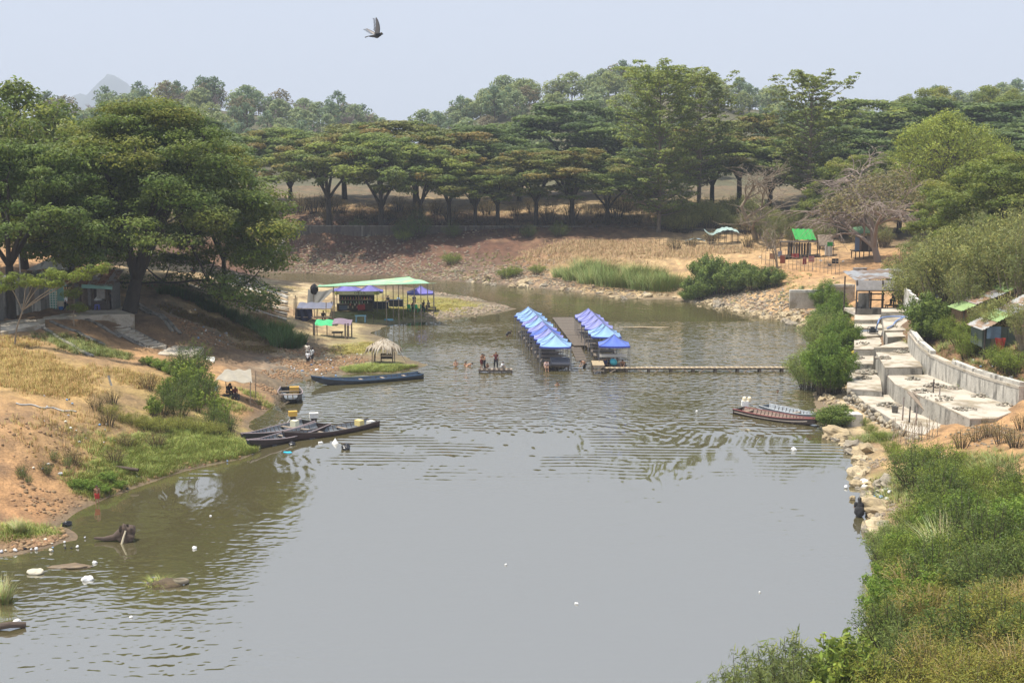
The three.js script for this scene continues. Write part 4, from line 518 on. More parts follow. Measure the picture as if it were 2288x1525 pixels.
  for (let i = 0; i < 260; i++) { const t = R() * 5.99, k = t | 0, p = path[k].clone().lerp(path[k + 1], t - k), dn = R(); p.y -= dn * 1.35; p.x -= 0.12 + dn * 0.35; p.z += 0.1 + dn * 0.2; const s = 0.12 + 0.13 * R(), m = part(rf, 'stone', sg[i % 4], sm[i % 3]); m.position.copy(rr(p)); m.scale.setScalar(s); m.rotation.set(R() * 6, R() * 6, R() * 6); }
  // white side wall near the pavilion
  const W = at(2046, 705, 4.0), q = rel(W), ww = thing('white_wall', 'bright whitewashed wall right of the pavilion', 'wall', W), A = q(at(2022, 694, 4.2)), B = q(at(2066, 732, 3.9)), Lw = A.distanceTo(B), ry = Math.atan2(-(B.z - A.z), B.x - A.x), Cc = A.clone().lerp(B, 0.5);
  for (let i = 0; i < 4; i++) { const p = A.clone().lerp(B, (i + 0.5) / 4); part(ww, 'wall_panel', box(Lw / 4 - 0.02, 2.6 - i * 0.15, 0.25, p.x, 1.1 - i * 0.075, p.z, ry), WHITE); } part(ww, 'pier', box(0.55, 2.4, 0.5, A.x + 0.05, 1.0, A.z + 0.5), CONC);
  // older concrete walls above the stony bank
  for (const [u1, u2, v, Y, l] of [[1765, 1905, 652, 3.6, 'low concrete wall above the stony bank, left of the pavilion'], [1850, 1910, 640, 4.3, 'upper low concrete wall left of the pavilion roof']]) { const a = at(u1, v, Y), b = at(u2, v, Y), o = thing('low_wall', l, 'wall', a), L = a.distanceTo(b); part(o, 'wall', box(L, 1.9, 0.4, L / 2, -0.95, 0), CTOP); part(o, 'coping', box(L, 0.3, 0.5, L / 2, 0.1, 0.02), CONC); }
  const sb = solo('stone_block', prism([[-0.5, -0.5], [0.5, -0.6], [0.55, 0.5], [-0.45, 0.5]], 0.9, -0.4), CONC, 'single upright concrete block among the rocks below the rubble wall', 'block', null, hit(1906, 950));
}
// pavilion on the quay
{
  const O = at(1965, 702, 3.5), r = rel(O), p = thing('quay_pavilion', 'open pavilion with a grey sheet roof at the head of the right quay', 'pavilion', O), x0 = r(at(1908, 700, 3.5)).x, x1 = r(at(2022, 700, 3.5)).x, eave = dep(1960, 648, -O.z).y - O.y, top = dep(1960, 626, -O.z).y - O.y, grey = M('grey_tarp', [0.33, 0.31, 0.3], 0.85, { map: T.cloth });
  part(p, 'roof_apron', sheet((u, v) => new V3(lerp(x0 - 0.1, x1 + 0.1, u), lerp(eave, top, v) + 0.04 * Math.sin(u * 30) * (1 - v), 0.3 - v * 0.35), 40, 3, 0.03, 5, 1), grey); part(p, 'roof', sheet((u, v) => new V3(lerp(x0 - 0.15, x1 + 0.5, u), top + v * 0.45 + u * 0.3 + 0.04 * Math.sin(u * 40), -0.1 - v * 5), 30, 4, 0.04, 4, 4), ZINC);
  for (const [x, z] of [[x0, 0.1], [lerp(x0, x1, 0.5), 0.1], [x1, 0.1], [x0, -4.6], [x1, -4.6], [lerp(x0, x1, 0.5), -4.6]]) part(p, 'post', box(0.12, top + 1.4, 0.12, x, (top - 1.4) / 2, z), WOODD);
  part(p, 'floor', box(x1 - x0, 0.3, 4.8, (x0 + x1) / 2, 0.0, -2.4), CTOP); part(p, 'parapet', box((x1 - x0) * 0.48, 0.75, 0.14, lerp(x0, x1, 0.25), 0.2, 0.12), CDARK); part(p, 'back_wall', box(1.1, 1.6, 0.1, lerp(x0, x1, 0.36), 0.9, -4), CONC); part(p, 'shelf_frame', [box(1.5, 0.1, 0.3, lerp(x0, x1, 0.58), 1.7, -3.2), box(1.5, 0.1, 0.3, lerp(x0, x1, 0.58), 1.1, -3.2), box(0.1, 1.8, 0.3, lerp(x0, x1, 0.46), 1, -3.2), box(0.1, 1.8, 0.3, lerp(x0, x1, 0.7), 1, -3.2)], WOODD); part(p, 'awning_rail', box(x1 - x0, 0.1, 0.1, (x0 + x1) / 2, eave - 0.02, 0.3), WOODD);
  const t = thing('low_table', 'dark low table in the right half of the pavilion', 'table', O.clone().add(new V3(lerp(x0, x1, 0.78), 0.15, -1.2))); part(t, 'table_top', box(1.4, 0.08, 0.8, 0, 0.62, 0), WOODD); for (const i of [-0.6, 0.6]) for (const k of [-0.32, 0.32]) part(t, 'leg', box(0.07, 0.6, 0.07, i, 0.3, k), WOODD);
  const c = thing('plastic_chair', 'dark chair at the left side of the pavilion', 'chair', O.clone().add(new V3(lerp(x0, x1, 0.12), 0.15, -1))); part(c, 'seat', box(0.45, 0.06, 0.45, 0, 0.45, 0), DARK); part(c, 'backrest', box(0.06, 0.5, 0.45, -0.2, 0.75, 0), DARK); for (const i of [-0.19, 0.19]) for (const k of [-0.19, 0.19]) part(c, 'leg', box(0.05, 0.45, 0.05, i, 0.22, k), DARK);
  // pump and hose
  const P = at(1951, 745, 2.87), pu = thing('water_pump', 'small engine water pump on the lower quay steps', 'pump', P), d = M('dark_metal', [0.04, 0.045, 0.05], 0.5, { metalness: 0.5 }); part(pu, 'frame', [bar([-0.4, 0.05, 0.3], [0.4, 0.05, 0.3], 0.03), bar([-0.4, 0.05, -0.3], [0.4, 0.05, -0.3], 0.03), bar([-0.4, 0.05, -0.3], [-0.4, 0.6, -0.3], 0.03), bar([0.4, 0.05, -0.3], [0.4, 0.6, -0.3], 0.03), bar([-0.4, 0.6, -0.3], [0.4, 0.6, -0.3], 0.03)], IRON); part(pu, 'engine', [box(0.5, 0.35, 0.45, -0.05, 0.28, 0), box(0.3, 0.18, 0.35, -0.05, 0.52, 0)], d); part(pu, 'pump_housing', new THREE.CylinderGeometry(0.17, 0.17, 0.24, 14).rotateZ(Math.PI / 2).translate(0.33, 0.25, 0), M('cast_metal', [0.3, 0.31, 0.32], 0.5, { metalness: 0.5 }));
  const hose = (pts, l, m) => { const o = at(...pts[0]); return solo('hose', tube(new THREE.CatmullRomCurve3(pts.map((a) => at(...a).sub(o).add(new V3(0, 0.08, 0)))).getPoints(40), 0.075, 0.075, 8), m, l, 'hose', null, o); }, hm = M('blue_hose', [0.16, 0.24, 0.45], 0.5);
  hose([[1957, 740, 3.05], [1962, 724, 3.9], [1970, 712, 3.95], [1990, 709, 3.93], [2018, 709, 3.95], [2034, 716, 3.95], [2044, 726, 4]], 'blue hose looping from the pump across the middle terrace', hm); hose([[1946, 741, 3.0], [1930, 741, 2.9], [1915, 747, 2.9], [1908, 760, 2.4], [1905, 778, 1.2], [1902, 790, 0.5]], 'hose hanging from the pump down to the river', M('grey_hose', [0.2, 0.24, 0.3], 0.6)); hose([[1983, 735, 3.95], [1995, 729, 3.95], [2003, 719, 3.95], [2018, 711, 3.98]], 'short blue hose curl on the middle terrace', hm);
  const tb = thing('red_bench', 'little red-topped stand at the end of the blue hose', 'stand', at(2036, 730, 3.9)); part(tb, 'top', box(0.5, 0.06, 0.3, 0, 0.5, 0), M('red_paint', [0.5, 0.08, 0.07], 0.6)); for (const i of [-0.2, 0.2]) part(tb, 'leg', box(0.05, 0.5, 0.25, i, 0.25, 0), IRON);
  solo('yellow_ball', lump([0.2, 0.2, 0.2], 8, 3, 0.05), M('ochre_plastic', [0.5, 0.36, 0.04], 0.5), 'yellow ball at the outer edge of the quay', 'ball', null, at(1908, 792, 2.05).add(new V3(0, 0.17, 0)));
  const bb = solo('bucket', new THREE.LatheGeometry([[0, 0], [0.2, 0], [0.24, 0.42], [0.26, 0.43], [0.23, 0.42], [0.18, 0.04], [0, 0.04]].map((a) => new THREE.Vector2(...a)), 14), M('cement_bucket', [0.16, 0.16, 0.165], 0.8, { map: T.rock }), 'cement-crusted bucket on the lowest quay terrace', 'bucket', null, at(2000, 921, 0.97));
  // shuttering boards leaning on the wall and iron bars
  const S = at(2055, 925, 0.97), sh = thing('shuttering_boards', 'pale shuttering boards leaning on the lower wall of the quay', 'boards', S); for (let i = 0; i < 3; i++) part(sh, 'board', box(0.36, 0.05, 2.6, i * 0.42, 0.75, -0.15 * i, 0.5, 0.55, 0), WOOD); for (let i = 0; i < 7; i++) part(sh, 'stick', bar([0.9 + i * 0.12, 0.05, 0.5], [1.3 + i * 0.16, 0.7, 0.1 - i * 0.05], 0.03), WOOD);
  [[2017, 938, 1.6], [2032, 943, 1.1], [2047, 948, 1.2], [2084, 905, 1.9], [2098, 912, 1.6]].forEach(([u, v, h], i) => solo('iron_stake', tube([[0, -0.3, 0], [0.03, h, 0]], 0.055, 0.045, 6), i % 2 ? IRON : RUST, ['thick rusty stake at the near end of the lowest terrace', 'short stake just right of the thick rusty one', 'third stake in the row at the near end of the quay', 'tall stake against the middle wall by the leaning boards', 'shorter stake right of the tall one by the leaning boards'][i], 'stake', null, at(u, v, i > 2 ? 1.4 : 0.97)));
  const fe = thing('stick_fence', 'broken fence of thin leaning sticks below the near end of the quay', 'fence', hit(2040, 985)), R = rng(77); for (let i = 0; i < 34; i++) { const x = -1.3 + i * 0.085, l = R() < 0.4; part(fe, 'stick', bar([x + (l ? -0.5 - R() * 0.5 : 0), -0.4, 0.5 * R() + (l ? 0.6 : 0)], [x + (l ? 0.3 : 0.02), 0.9 + 0.8 * R(), 0], 0.024, 0.018, 4), i % 3 ? BAMBOO : WOOD); } part(fe, 'rail', bar([-1.3, 0.8, 0.05], [1.3, 0.3, 0.05], 0.03), BAMBOO);
}
// huts, fences and washing on the right bank
{
  const A = hit(1790, 574), a = thing('stilt_hut', 'hut with a bright green tarpaulin roof on the right bank', 'hut', A), k = -A.z / F, g = cloth('green_tarp', [0.03, 0.36, 0.06], 0.15);
  part(a, 'roof', sheet((u, v) => new V3((-16 + u * 46) * k + (1 - v) * 0.15, (39 + v * 22) * k + 0.05 * Math.sin(u * 25), -v * 2.2 + 0.2), 26, 4, 0.03, 3, 2), g); part(a, 'porch_roof', box(80 * k, 0.08, 2.2, -8 * k, 35 * k, 0.5), WOODD);
  for (let i = 0; i < 9; i++) part(a, 'wall_board', box(4.6 * k, 30 * k, 0.06, (-26 + i * 6) * k, 16 * k, -0.6), [ZINC, WOODD, WHITE, WOOD, RUST, ZINC, WOODD, WOOD, WHITE][i]); for (const x of [-50, -30, -8, 12, 32]) part(a, 'post', bar([x * k, -0.3, 1.2], [x * k, 36 * k, 1.2], 0.07), WOODD); part(a, 'floor', box(84 * k, 0.12, 3, -8 * k, 3 * k, 0.2), WOODD);
  const B = hit(1930, 578), b = thing('stilt_hut', 'dark board hut on stilts with a slanting roof under the thorny tree', 'hut', B), kb = -B.z / F; for (let i = 0; i < 9; i++) part(b, 'wall_board', box(4.8 * kb, 34 * kb, 0.06, (-18 + i * 5) * kb, 34 * kb, 0), [M('blue_panel', [0.16, 0.22, 0.34], 0.7), M('blue_panel'), ZINC, WOODD, WOODD, WOODD, WOOD, WOODD, WOODD][i]); part(b, 'side_wall', box(0.08, 34 * kb, 2.4, 26 * kb, 34 * kb, -1.2), WOODD); part(b, 'roof', sheet((u, v) => new V3((-24 + 50 * u) * kb, (50 + 16 * u * (1 - u) * 2) * kb + v * 0.8, 0.5 - v * 3), 14, 3, 0.05), M('old_green_tarp', [0.10, 0.2, 0.09], 0.8, { map: T.cloth })); part(b, 'awning', sheet((u, v) => new V3((4 + 24 * u) * kb, (34 + 18 * v) * kb, 0.9 - v * 0.8), 8, 3, 0.04), WOOD); for (const x of [-18, 0, 22]) for (const z of [0, -2.2]) part(b, 'stilt', bar([x * kb, -0.5, z], [x * kb, 18 * kb, z], 0.08), WOODD); part(b, 'floor', box(46 * kb, 0.12, 2.6, 2 * kb, 17 * kb, -1.1), WOODD);
  const D = hit(1845, 572), d = thing('lean_to', 'small thatched lean-to between the green-roofed hut and the dark one', 'hut', D); part(d, 'thatch', sheet((u, v) => new V3(-1.1 + 2.2 * u, 1.5 + 1.5 * v, 0.6 - 1.4 * v), 10, 5, 0.15), M('thatch_grey', [0.27, 0.22, 0.17], 1, { map: again(T.wood, 2) })); part(d, 'hanging_cloth', sheet((u, v) => new V3(-0.3 + 1.1 * u, 0.1 + 1.5 * v + 0.05 * Math.sin(u * 9), 0.75 + 0.06 * Math.sin(u * 12)), 12, 4, 0.02), cloth('white_cloth', [0.7, 0.7, 0.68])); part(d, 'green_cloth', sheet((u, v) => new V3(0.0 + 0.8 * u, 1.5 + 0.6 * v, 0.8), 6, 3, 0.02), g); for (const x of [-1, 1]) part(d, 'post', bar([x, -0.2, 0.5], [x, 1.9, 0.4], 0.05), WOODD);
  const T0 = hit(1625, 545), t = thing('tarp_shelter', 'pole shelter with a torn pale teal tarpaulin behind the bamboo fence', 'shelter', T0), kt = -T0.z / F, teal = cloth('teal_tarp', [0.36, 0.5, 0.47], 0.2); part(t, 'tarpaulin', sheet((u, v) => new V3((-25 + 50 * u) * kt, (18 + 14 * Math.sin(Math.PI * (0.15 + 0.7 * u)) + 5 * v) * kt + 0.06 * Math.sin(u * 30 + v * 5), 0.8 - v * 2), 24, 5, 0.02), teal); part(t, 'tarpaulin_tail', sheet((u, v) => new V3((-52 + 30 * u) * kt, (30 - 10 * Math.sin(u * 3)) * kt + v * 0.3, 0.6 - v * 0.8), 12, 3, 0.02), teal); for (let i = 0; i < 9; i++) part(t, 'post', bar([(-28 + i * 7) * kt, -0.2, i % 2 ? 0.7 : -1], [(-28 + i * 7) * kt, (20 + 8 * Math.sin(i * 0.4)) * kt, i % 2 ? 0.7 : -1], 0.05), WOODD);
  solo('blue_tarp', sheet((u, v) => new V3(-1.6 + 3.2 * u, 0.35 + 0.45 * Math.sin(u * 3.1) * (1 - 0.4 * v) + 0.08 * Math.sin(u * 17 + v * 9), 0.6 - 1.2 * v), 18, 6, 0.02), cloth('pale_blue_tarp', [0.30, 0.42, 0.5]), 'crumpled pale blue tarpaulin lying behind the bamboo fence', 'tarpaulin', null, hit(1553, 543));
  const F1 = hit(1560, 556), f = thing('bamboo_fence', 'long low bamboo rail fence on the dry grass of the right bank', 'fence', F1), R = rng(31); let px = null;
  for (let i = 0; i <= 22; i++) { const p = hit(lerp(1465, 1658, i / 22), lerp(549, 561, i / 22)).sub(F1); part(f, 'post', bar(p.clone().add(new V3(0, -0.3, 0)), p.clone().add(new V3(0.05 * (R() - 0.5), 1.25, 0)), 0.035), BAMBOO); if (px) for (const y of [0.3, 0.6, 0.9, 1.15]) part(f, 'rail', bar(px.clone().add(new V3(0, y, 0.04)), p.clone().add(new V3(0, y + 0.06 * (R() - 0.5), 0.04)), 0.03), BAMBOO); px = p; }
  const F2 = hit(1780, 605), f2 = thing('stick_fence', 'fence of tall thin sticks round the swept yard of the huts', 'fence', F2); px = null;
  for (let i = 0; i <= 20; i++) { const p = hit(lerp(1702, 1876, i / 20), i < 6 ? lerp(590, 600, i / 6) : lerp(600, 614, (i - 6) / 14)).sub(F2); part(f2, 'post', bar(p.clone().add(new V3(0, -0.3, 0)), p.clone().add(new V3(0.1 * (R() - 0.5), 2.0 + 0.9 * R(), 0)), 0.04, 0.03), i % 2 ? WOOD : BAMBOO); if (px) for (const y of [0.7, 1.7]) part(f2, 'rail', bar(px.clone().add(new V3(0, y, 0)), p.clone().add(new V3(0, y + 0.2 * (R() - 0.5), 0)), 0.025), WOOD); px = p; }
  [[1748, 588, 'orange-red', [0.42, 0.12, 0.06], 0.7, 1.1], [1776, 584, 'red', [0.45, 0.03, 0.04], 1.0, 0.6], [1797, 592, 'deep red', [0.32, 0.03, 0.04], 0.5, 1.0], [1812, 590, 'pink', [0.5, 0.22, 0.22], 0.8, 0.8], [1725, 583, 'peach', [0.6, 0.36, 0.22], 0.8, 0.8], [1865, 597, 'black', [0.015, 0.015, 0.018], 0.9, 0.65], [1742, 578, 'pale blue', [0.3, 0.36, 0.5], 0.6, 0.8]].forEach(([u, v, n, c, w, h]) => { const p = hit(u, v + 12); solo('washing', sheet((s, t) => new V3((s - 0.5) * w, 1.55 - h * (1 - t), 0.04 * Math.sin(s * 9 + t * 3)), 8, 5, 0.015), cloth(n.replace(/[ -]/g, '_') + '_cloth', c), n + ' cloth hung on the stick fence of the hut yard', 'washing', null, p.add(new V3(0, 0.3, 0.15))); });
  const PO = hit(1565, 610); solo('survey_pole', tube([[0, -0.2, 0], [0, 1.6, 0]], 0.05), WOOD, 'single pole standing in the dry slope above the green bushes', 'pole', null, PO);
  const ch = solo('roof_sheet_stack', box(1.6, 1.0, 0.9, 0, 0.5, 0), ZINC, 'pale sheet-metal crate behind the pavilion roof', 'crate', null, hit(1922, 616)); const ch2 = solo('orange_panel', box(0.8, 0.8, 0.1, 0, 0.5, 0), M('orange_board', [0.6, 0.35, 0.14], 0.8), 'orange board standing behind the pavilion roof', 'board', null, hit(1945, 616));
  // shacks in the scrub at the right
  const shack = (u, v, d, w, ht, slope, label, roofM, wallM) => { const O = dep(u, v, d), s = thing('scrap_shack', label, 'shack', O); for (let i = 0; i < 6; i++) part(s, 'wall_board', box(w / 6 - 0.03, ht * 1.1, 0.06, -w / 2 + (i + 0.5) * w / 6, ht * 0.45, 0), i % 3 === 1 ? WOOD : wallM); part(s, 'side_wall', box(0.08, ht, 2.4, -w / 2, ht * 0.5, -1.2), wallM); for (let i = 0; i < 4; i++) part(s, 'roof_sheet', sheet((a, b) => { const x = -w / 2 - 0.3 + (i + a * 1.05) * (w + 0.6) / 4; return new V3(x, ht + slope * (x / w + 0.5) + 0.03 * Math.sin(a * 30) + i % 2 * 0.05, 0.7 - b * 3.4); }, 14, 3, 0.03), roofM[i % roofM.length]); for (const x of [-w / 2, w / 2]) part(s, 'post', bar([x, -1, 0.4], [x, ht + slope * (x / w + 0.5), 0.4], 0.06), WOODD); return s; };
  shack(2140, 700, 112, 3.8, 1.5, 1.5, 'scrap shack with a steep grey roof in the scrub, farthest of the right shacks', [ZINC, M('pale_sheet', [0.5, 0.5, 0.48], 0.8, { map: T.rust }), RUST], WOODD); shack(2205, 728, 103, 4.0, 1.4, 1.7, 'brown-walled scrap shack with a green-edged roof, middle of the right shacks', [M('green_sheet', [0.25, 0.36, 0.14], 0.8, { map: T.cloth }), RUST, ZINC], wood('tan_board', [0.3, 0.19, 0.1])); 
  const sk = shack(2250, 775, 95, 3.6, 1.5, 1.9, 'scrap shack hung with blue and red sheets, nearest of the right shacks', [M('pale_sheet'), M('green_sheet'), ZINC], M('net_wall', [0.1, 0.13, 0.1], 0.9, { map: T.cloth }));
  part(sk, 'blue_sheet', sheet((u, v) => new V3(-1.7 + 1.0 * u, 0.7 + 0.9 * v, 0.5 + 0.1 * Math.sin(u * 8)), 8, 5, 0.02), cloth('slate_blue_tarp', [0.2, 0.3, 0.4])); part(sk, 'red_sheet', sheet((u, v) => new V3(-1.2 + 0.75 * u * (0.45 + 0.55 * v) + (1 - v) * 0.3, -1.1 + 1.9 * v, 0.9 + 0.12 * Math.sin(u * 9 + v * 4)), 10, 8, 0.02), cloth('red_sheet', [0.55, 0.06, 0.04]), 'torn red sheet hanging to the ground');
}
// ---------- canopies, decks and stalls ----------
const LB = [0.24, 0.44, 0.76], LAV = [0.25, 0.27, 0.68], ROYAL = [0.07, 0.15, 0.62], PURP = [0.15, 0.13, 0.50];
const trim = M('navy_trim', [0.035, 0.055, 0.30], 0.7), seam = M('seam', [0.16, 0.18, 0.24], 0.8), steel = M('tent_steel', [0.2, 0.2, 0.21], 0.5, { metalness: 0.5 });
function canopy(mat, w = 2.8, dp = 2.5, hE = 2.3, hP = 3.2, group) {
  const o = new THREE.Group(); o.name = 'canopy_tent'; const hv = 0.16, peak = [0, hP, 0], sag = 0.06, cs = [[-w / 2, dp / 2], [w / 2, dp / 2], [w / 2, -dp / 2], [-w / 2, -dp / 2]];
  for (let k = 0; k < 4; k++) { const a = cs[k], b = cs[(k + 1) % 4]; const rp = part(o, 'roof_panel', sheet((u, v) => { const e = [lerp(a[0], b[0], u), lerp(a[1], b[1], u)], s = 1 - v, y = hE + (hP - hE) * Math.pow(v, 1.45) - 0.07 * Math.sin(Math.PI * u) * (1 - v) - sag * Math.sin(Math.PI * v) * (0.6 + 0.4 * Math.sin(u * 9 + k * 2)); return new V3(e[0] * s, y, e[1] * s); }, 8, 8, 0.012), mat); part(rp, 'valance', sheet((u, v) => new V3(lerp(a[0], b[0], u), hE - hv + hv * v - 0.05 * Math.sin(Math.PI * u), lerp(a[1], b[1], u)), 8, 1, 0.014), trim); part(rp, 'seam', tube([0, 0.25, 0.5, 0.75, 1].map((v) => [a[0] * (1 - v), hE + 0.012 + (hP - hE) * Math.pow(v, 1.45), a[1] * (1 - v)]), 0.022, 0.022, 4), seam); part(o, 'leg', bar([a[0] * 0.985, -0.9, a[1] * 0.985], [a[0] * 0.985, hE - 0.02, a[1] * 0.985], 0.028), steel); }
  part(o, 'frame', [0, 1, 2, 3].map((k) => { const a = cs[k], b = cs[(k + 1) % 4]; return bar([a[0] * 0.98, hE - 0.25, a[1] * 0.98], [b[0] * 0.98, hE - 0.25, b[1] * 0.98], 0.016); }), steel); return o;
}
const fab = (n, c) => M(n, c, 0.62, { map: again(T.cloth, 0.5), transmission: 0.15, side: THREE.DoubleSide }), cMat = { L: fab('light_blue_fabric', LB), V: fab('lavender_fabric', LAV), R: fab('royal_blue_fabric', ROYAL), P: fab('purple_fabric', PURP) };
{
  const protos = {}; for (const k in cMat) { protos[k] = canopy(cMat[k]); protos[k].userData.category = 'canopy'; }
  const cn = { L: 'light blue', V: 'lavender', R: 'royal blue', P: 'purple' }, ord = ['nearest', 'second', 'third', 'fourth', 'fifth', 'sixth', 'seventh', 'eighth', 'ninth', 'farthest'];
  'LLVRVLVLLL'.split('').forEach((k, i) => { const d = 115.7 + i * 2.47; copy(protos[k], cn[k] + ' peaked canopy, ' + ord[i] + ' in the left row over the river', new V3(3.92 - i * 0.243, 0, -d), -0.08 + 0.1 * (hash(i, 3) - 0.5), [0.98 + 0.05 * hash(i, 4), 0.97 + 0.06 * hash(i, 5), 1], 'canopies of the left row in the river'); });
  const rd = [115.8, 121.6, 124.1, 127.2, 130.4, 133.6, 136.4]; 'RLLVVVV'.split('').forEach((k, i) => copy(protos[k], cn[k] + ' peaked canopy, ' + (i === 6 ? 'farthest' : ord[i]) + ' in the right row over the river', new V3(9.2 - (rd[i] - 115.8) * 0.055, 0, -rd[i]), -0.04 + 0.1 * (hash(i, 7) - 0.5), [0.95 + 0.05 * hash(i, 8), 0.97 + 0.06 * hash(i, 9), 1], 'canopies of the right row in the river'));
  // sitting platforms of bamboo under them
  const plat = new THREE.Group(); plat.name = 'river_platform'; plat.userData.category = 'platform'; for (let i = 0; i < 7; i++) part(plat, 'slat', box(2.3, 0.06, 0.22, 0, 0.42, -0.8 + i * 0.26), i % 2 ? WOOD : WOODD); for (const x of [-1.1, 0, 1.1]) for (const z of [-0.8, 0.75]) part(plat, 'leg', bar([x, -0.8, z], [x, 0.42, z], 0.05), WOODD); part(plat, 'back_rail', box(2.3, 0.07, 0.07, 0, 0.75, -0.88), WOOD);
  for (let i = 0; i < 10; i++) copy(plat, 'bamboo sitting platform under the ' + ord[i] + ' canopy of the left row', new V3(4.0 - i * 0.243, 0, -(115.6 + i * 2.47)), -0.08, 1, 'bamboo platforms under the left canopies'); rd.forEach((d, i) => copy(plat, 'bamboo sitting platform under the ' + (i === 6 ? 'farthest' : ord[i]) + ' canopy of the right row', new V3(9.2 - (d - 115.8) * 0.055, 0, -d), -0.04, 1, 'bamboo platforms under the right canopies'));
  const wh = solo('white_banner', sheet((u, v) => new V3(-1.25 + 2.5 * u, 0.95 + 0.28 * v, -0.9 + 0.03 * Math.sin(u * 9)), 10, 2, 0.02), M('cream_banner', [0.75, 0.7, 0.6], 0.8), 'cream banner along the back of the nearest right canopy', 'banner', null, new V3(9.2, 0, -115.8));
  [0, 1, 2].forEach((k) => { const c = thing('tube_bench', ['front grey rounded bench under the nearest left canopy', 'middle grey rounded bench under the nearest left canopy', 'rear grey rounded bench under the nearest left canopy'][k], 'bench', new V3(4.35, 0.46, -114.95 - k * 0.75), -0.06); part(c, 'cushion', new THREE.CapsuleGeometry(0.17, 1.5, 6, 12).rotateZ(Math.PI / 2).translate(0, 0.2 + k * 0.08, 0), M('grey_cushion', [0.13, 0.13, 0.15], 0.7)); part(c, 'base', box(1.7, 0.08, 0.3, 0, 0.02, 0), WOODD); });
  const tb = solo('teal_bundle', lump([0.35, 0.3, 0.25], 12, 3, 0.25), M('teal_plastic', [0.05, 0.36, 0.42], 0.5), 'teal bundle on the platform of the nearest right canopy', 'bundle', null, new V3(9.15, 0.72, -115.3));
  // plank causeway between the rows
  const A = at(1309, 772, 0.45), B = at(1257, 709, 0.45), o = A.clone(), dk = thing('plank_causeway', 'long brown plank causeway between the two rows of canopies', 'walkway', o), dir = B.clone().sub(A), L = dir.length(), ry = Math.atan2(-dir.z, dir.x) - Math.PI / 2, R = rng(19), pm = [wood('causeway_plank', [0.17, 0.14, 0.11]), wood('causeway_plank_b', [0.21, 0.175, 0.14]), wood('causeway_plank_c', [0.135, 0.115, 0.095])];
  for (let i = 0; i < 78; i++) { const p = dir.clone().multiplyScalar((i + 0.5) / 78); part(dk, 'plank', box(2.35 + 0.15 * R(), 0.05, L / 78 - 0.03, p.x, 0.0 + 0.02 * R(), p.z, ry), pm[i % 3]); } for (let i = 0; i <= 8; i++) for (const s of [-1, 1]) { const p = dir.clone().multiplyScalar(i / 8); part(dk, 'post', bar([p.x + s * 1.1, -1.2, p.z], [p.x + s * 1.1, -0.03, p.z], 0.07), WOODD); }
  const ram = thing('gangplank', 'narrow dark gangplank running from the causeway toward the swimmers', 'gangplank', at(1287, 775, 0.3)), e = at(1300, 806, 0.06).sub(ram.position), rr = Math.atan2(-e.z, e.x) - Math.PI / 2; for (let i = 0; i < 16; i++) { const p = e.clone().multiplyScalar(i / 15); part(ram, 'plank', box(1.0, 0.05, e.length() / 16 - 0.03, p.x, p.y, p.z, rr), pm[i % 3]); } for (const i of [0.15, 0.5, 0.85]) part(ram, 'post', bar(e.clone().multiplyScalar(i).add(new V3(0.35, -0.8, 0)), e.clone().multiplyScalar(i).add(new V3(0.35, 0, 0)), 0.05), WOODD);
  // footbridge to the right bank
  const fa = at(1350, 830, 0), fb = at(1796, 829, 0), fo = fa.clone(), fd = fb.clone().sub(fa), f = thing('footbridge', 'long low wooden footbridge reaching the right bank', 'bridge', fo), rf = Math.atan2(-fd.z, fd.x), Lf = fd.length();
  for (let i = 0; i < 120; i++) { const p = fd.clone().multiplyScalar((i + 0.5) / 120); part(f, 'plank', box(Lf / 120 - 0.02, 0.05, 0.8, p.x, 0.36 + 0.02 * R(), p.z, rf), [WOOD, BAMBOO, PALEW][(i * 5) % 3]); }
  for (const z of [0.3, -0.3]) part(f, 'beam', box(Lf, 0.1, 0.09, fd.x / 2, 0.28, fd.z / 2 + z, rf), WOODD); for (let i = 0; i <= 9; i++) { const p = fd.clone().multiplyScalar(i / 9); for (const z of [0.34, -0.34]) part(f, 'post', box(0.2, 1.3, 0.16, p.x, -0.32, p.z + z, rf), WOODD); if (i < 9) { const q = fd.clone().multiplyScalar((i + (i % 2 ? 0.85 : 0.15)) / 9), m = fd.clone().multiplyScalar((i + 0.5) / 9); part(f, 'brace', bar([q.x, -0.15, q.z + 0.36], [m.x, 0.26, m.z + 0.36], 0.06), WOOD); } }
  const bo = at(1337, 834, 0), bx = thing('board_landing', 'pale plank landing at the left end of the footbridge', 'landing', bo); for (let i = 0; i < 5; i++) part(bx, 'plank', box(1.05, 0.06, 0.36, 0, 0.78 + i * 0.02, 0.1 - i * 0.4), PALEW); part(bx, 'front', [box(1.0, 0.1, 0.06, 0, 0.66, 0.28), box(1.0, 0.1, 0.06, 0, 0.3, 0.28)], WOOD); for (const x of [-0.46, 0.46]) for (const z of [0.2, -1.6]) part(bx, 'post', box(0.12, 1.5, 0.12, x, 0.0, z), WOODD); part(bx, 'brace', bar([-0.4, 0.1, 0.26], [0.4, 0.66, 0.26], 0.05), WOOD);
  // swimming raft
  const sa = at(1107, 833, 0), sp = thing('diving_raft', 'small plank raft on posts with children on it', 'raft', sa); for (let i = 0; i < 14; i++) part(sp, 'plank', box(0.2, 0.05, 0.9, -1.4 + i * 0.215, 0.3, -0.3), [WOODD, WOOD][i % 2]); for (const z of [0.12, -0.7]) part(sp, 'beam', box(3.0, 0.12, 0.1, 0, 0.21, z), WOODD); for (const x of [-1.42, -0.5, 0.55, 1.42]) for (const z of [0.1, -0.7]) part(sp, 'post', box(0.13, 1.2, 0.12, x, -0.38, z), WOODD);
  // stalls on the sandbank
  const stall = canopy(cMat.P, 3.3, 2.6, 2.25, 3.15); stall.userData.category = 'canopy';
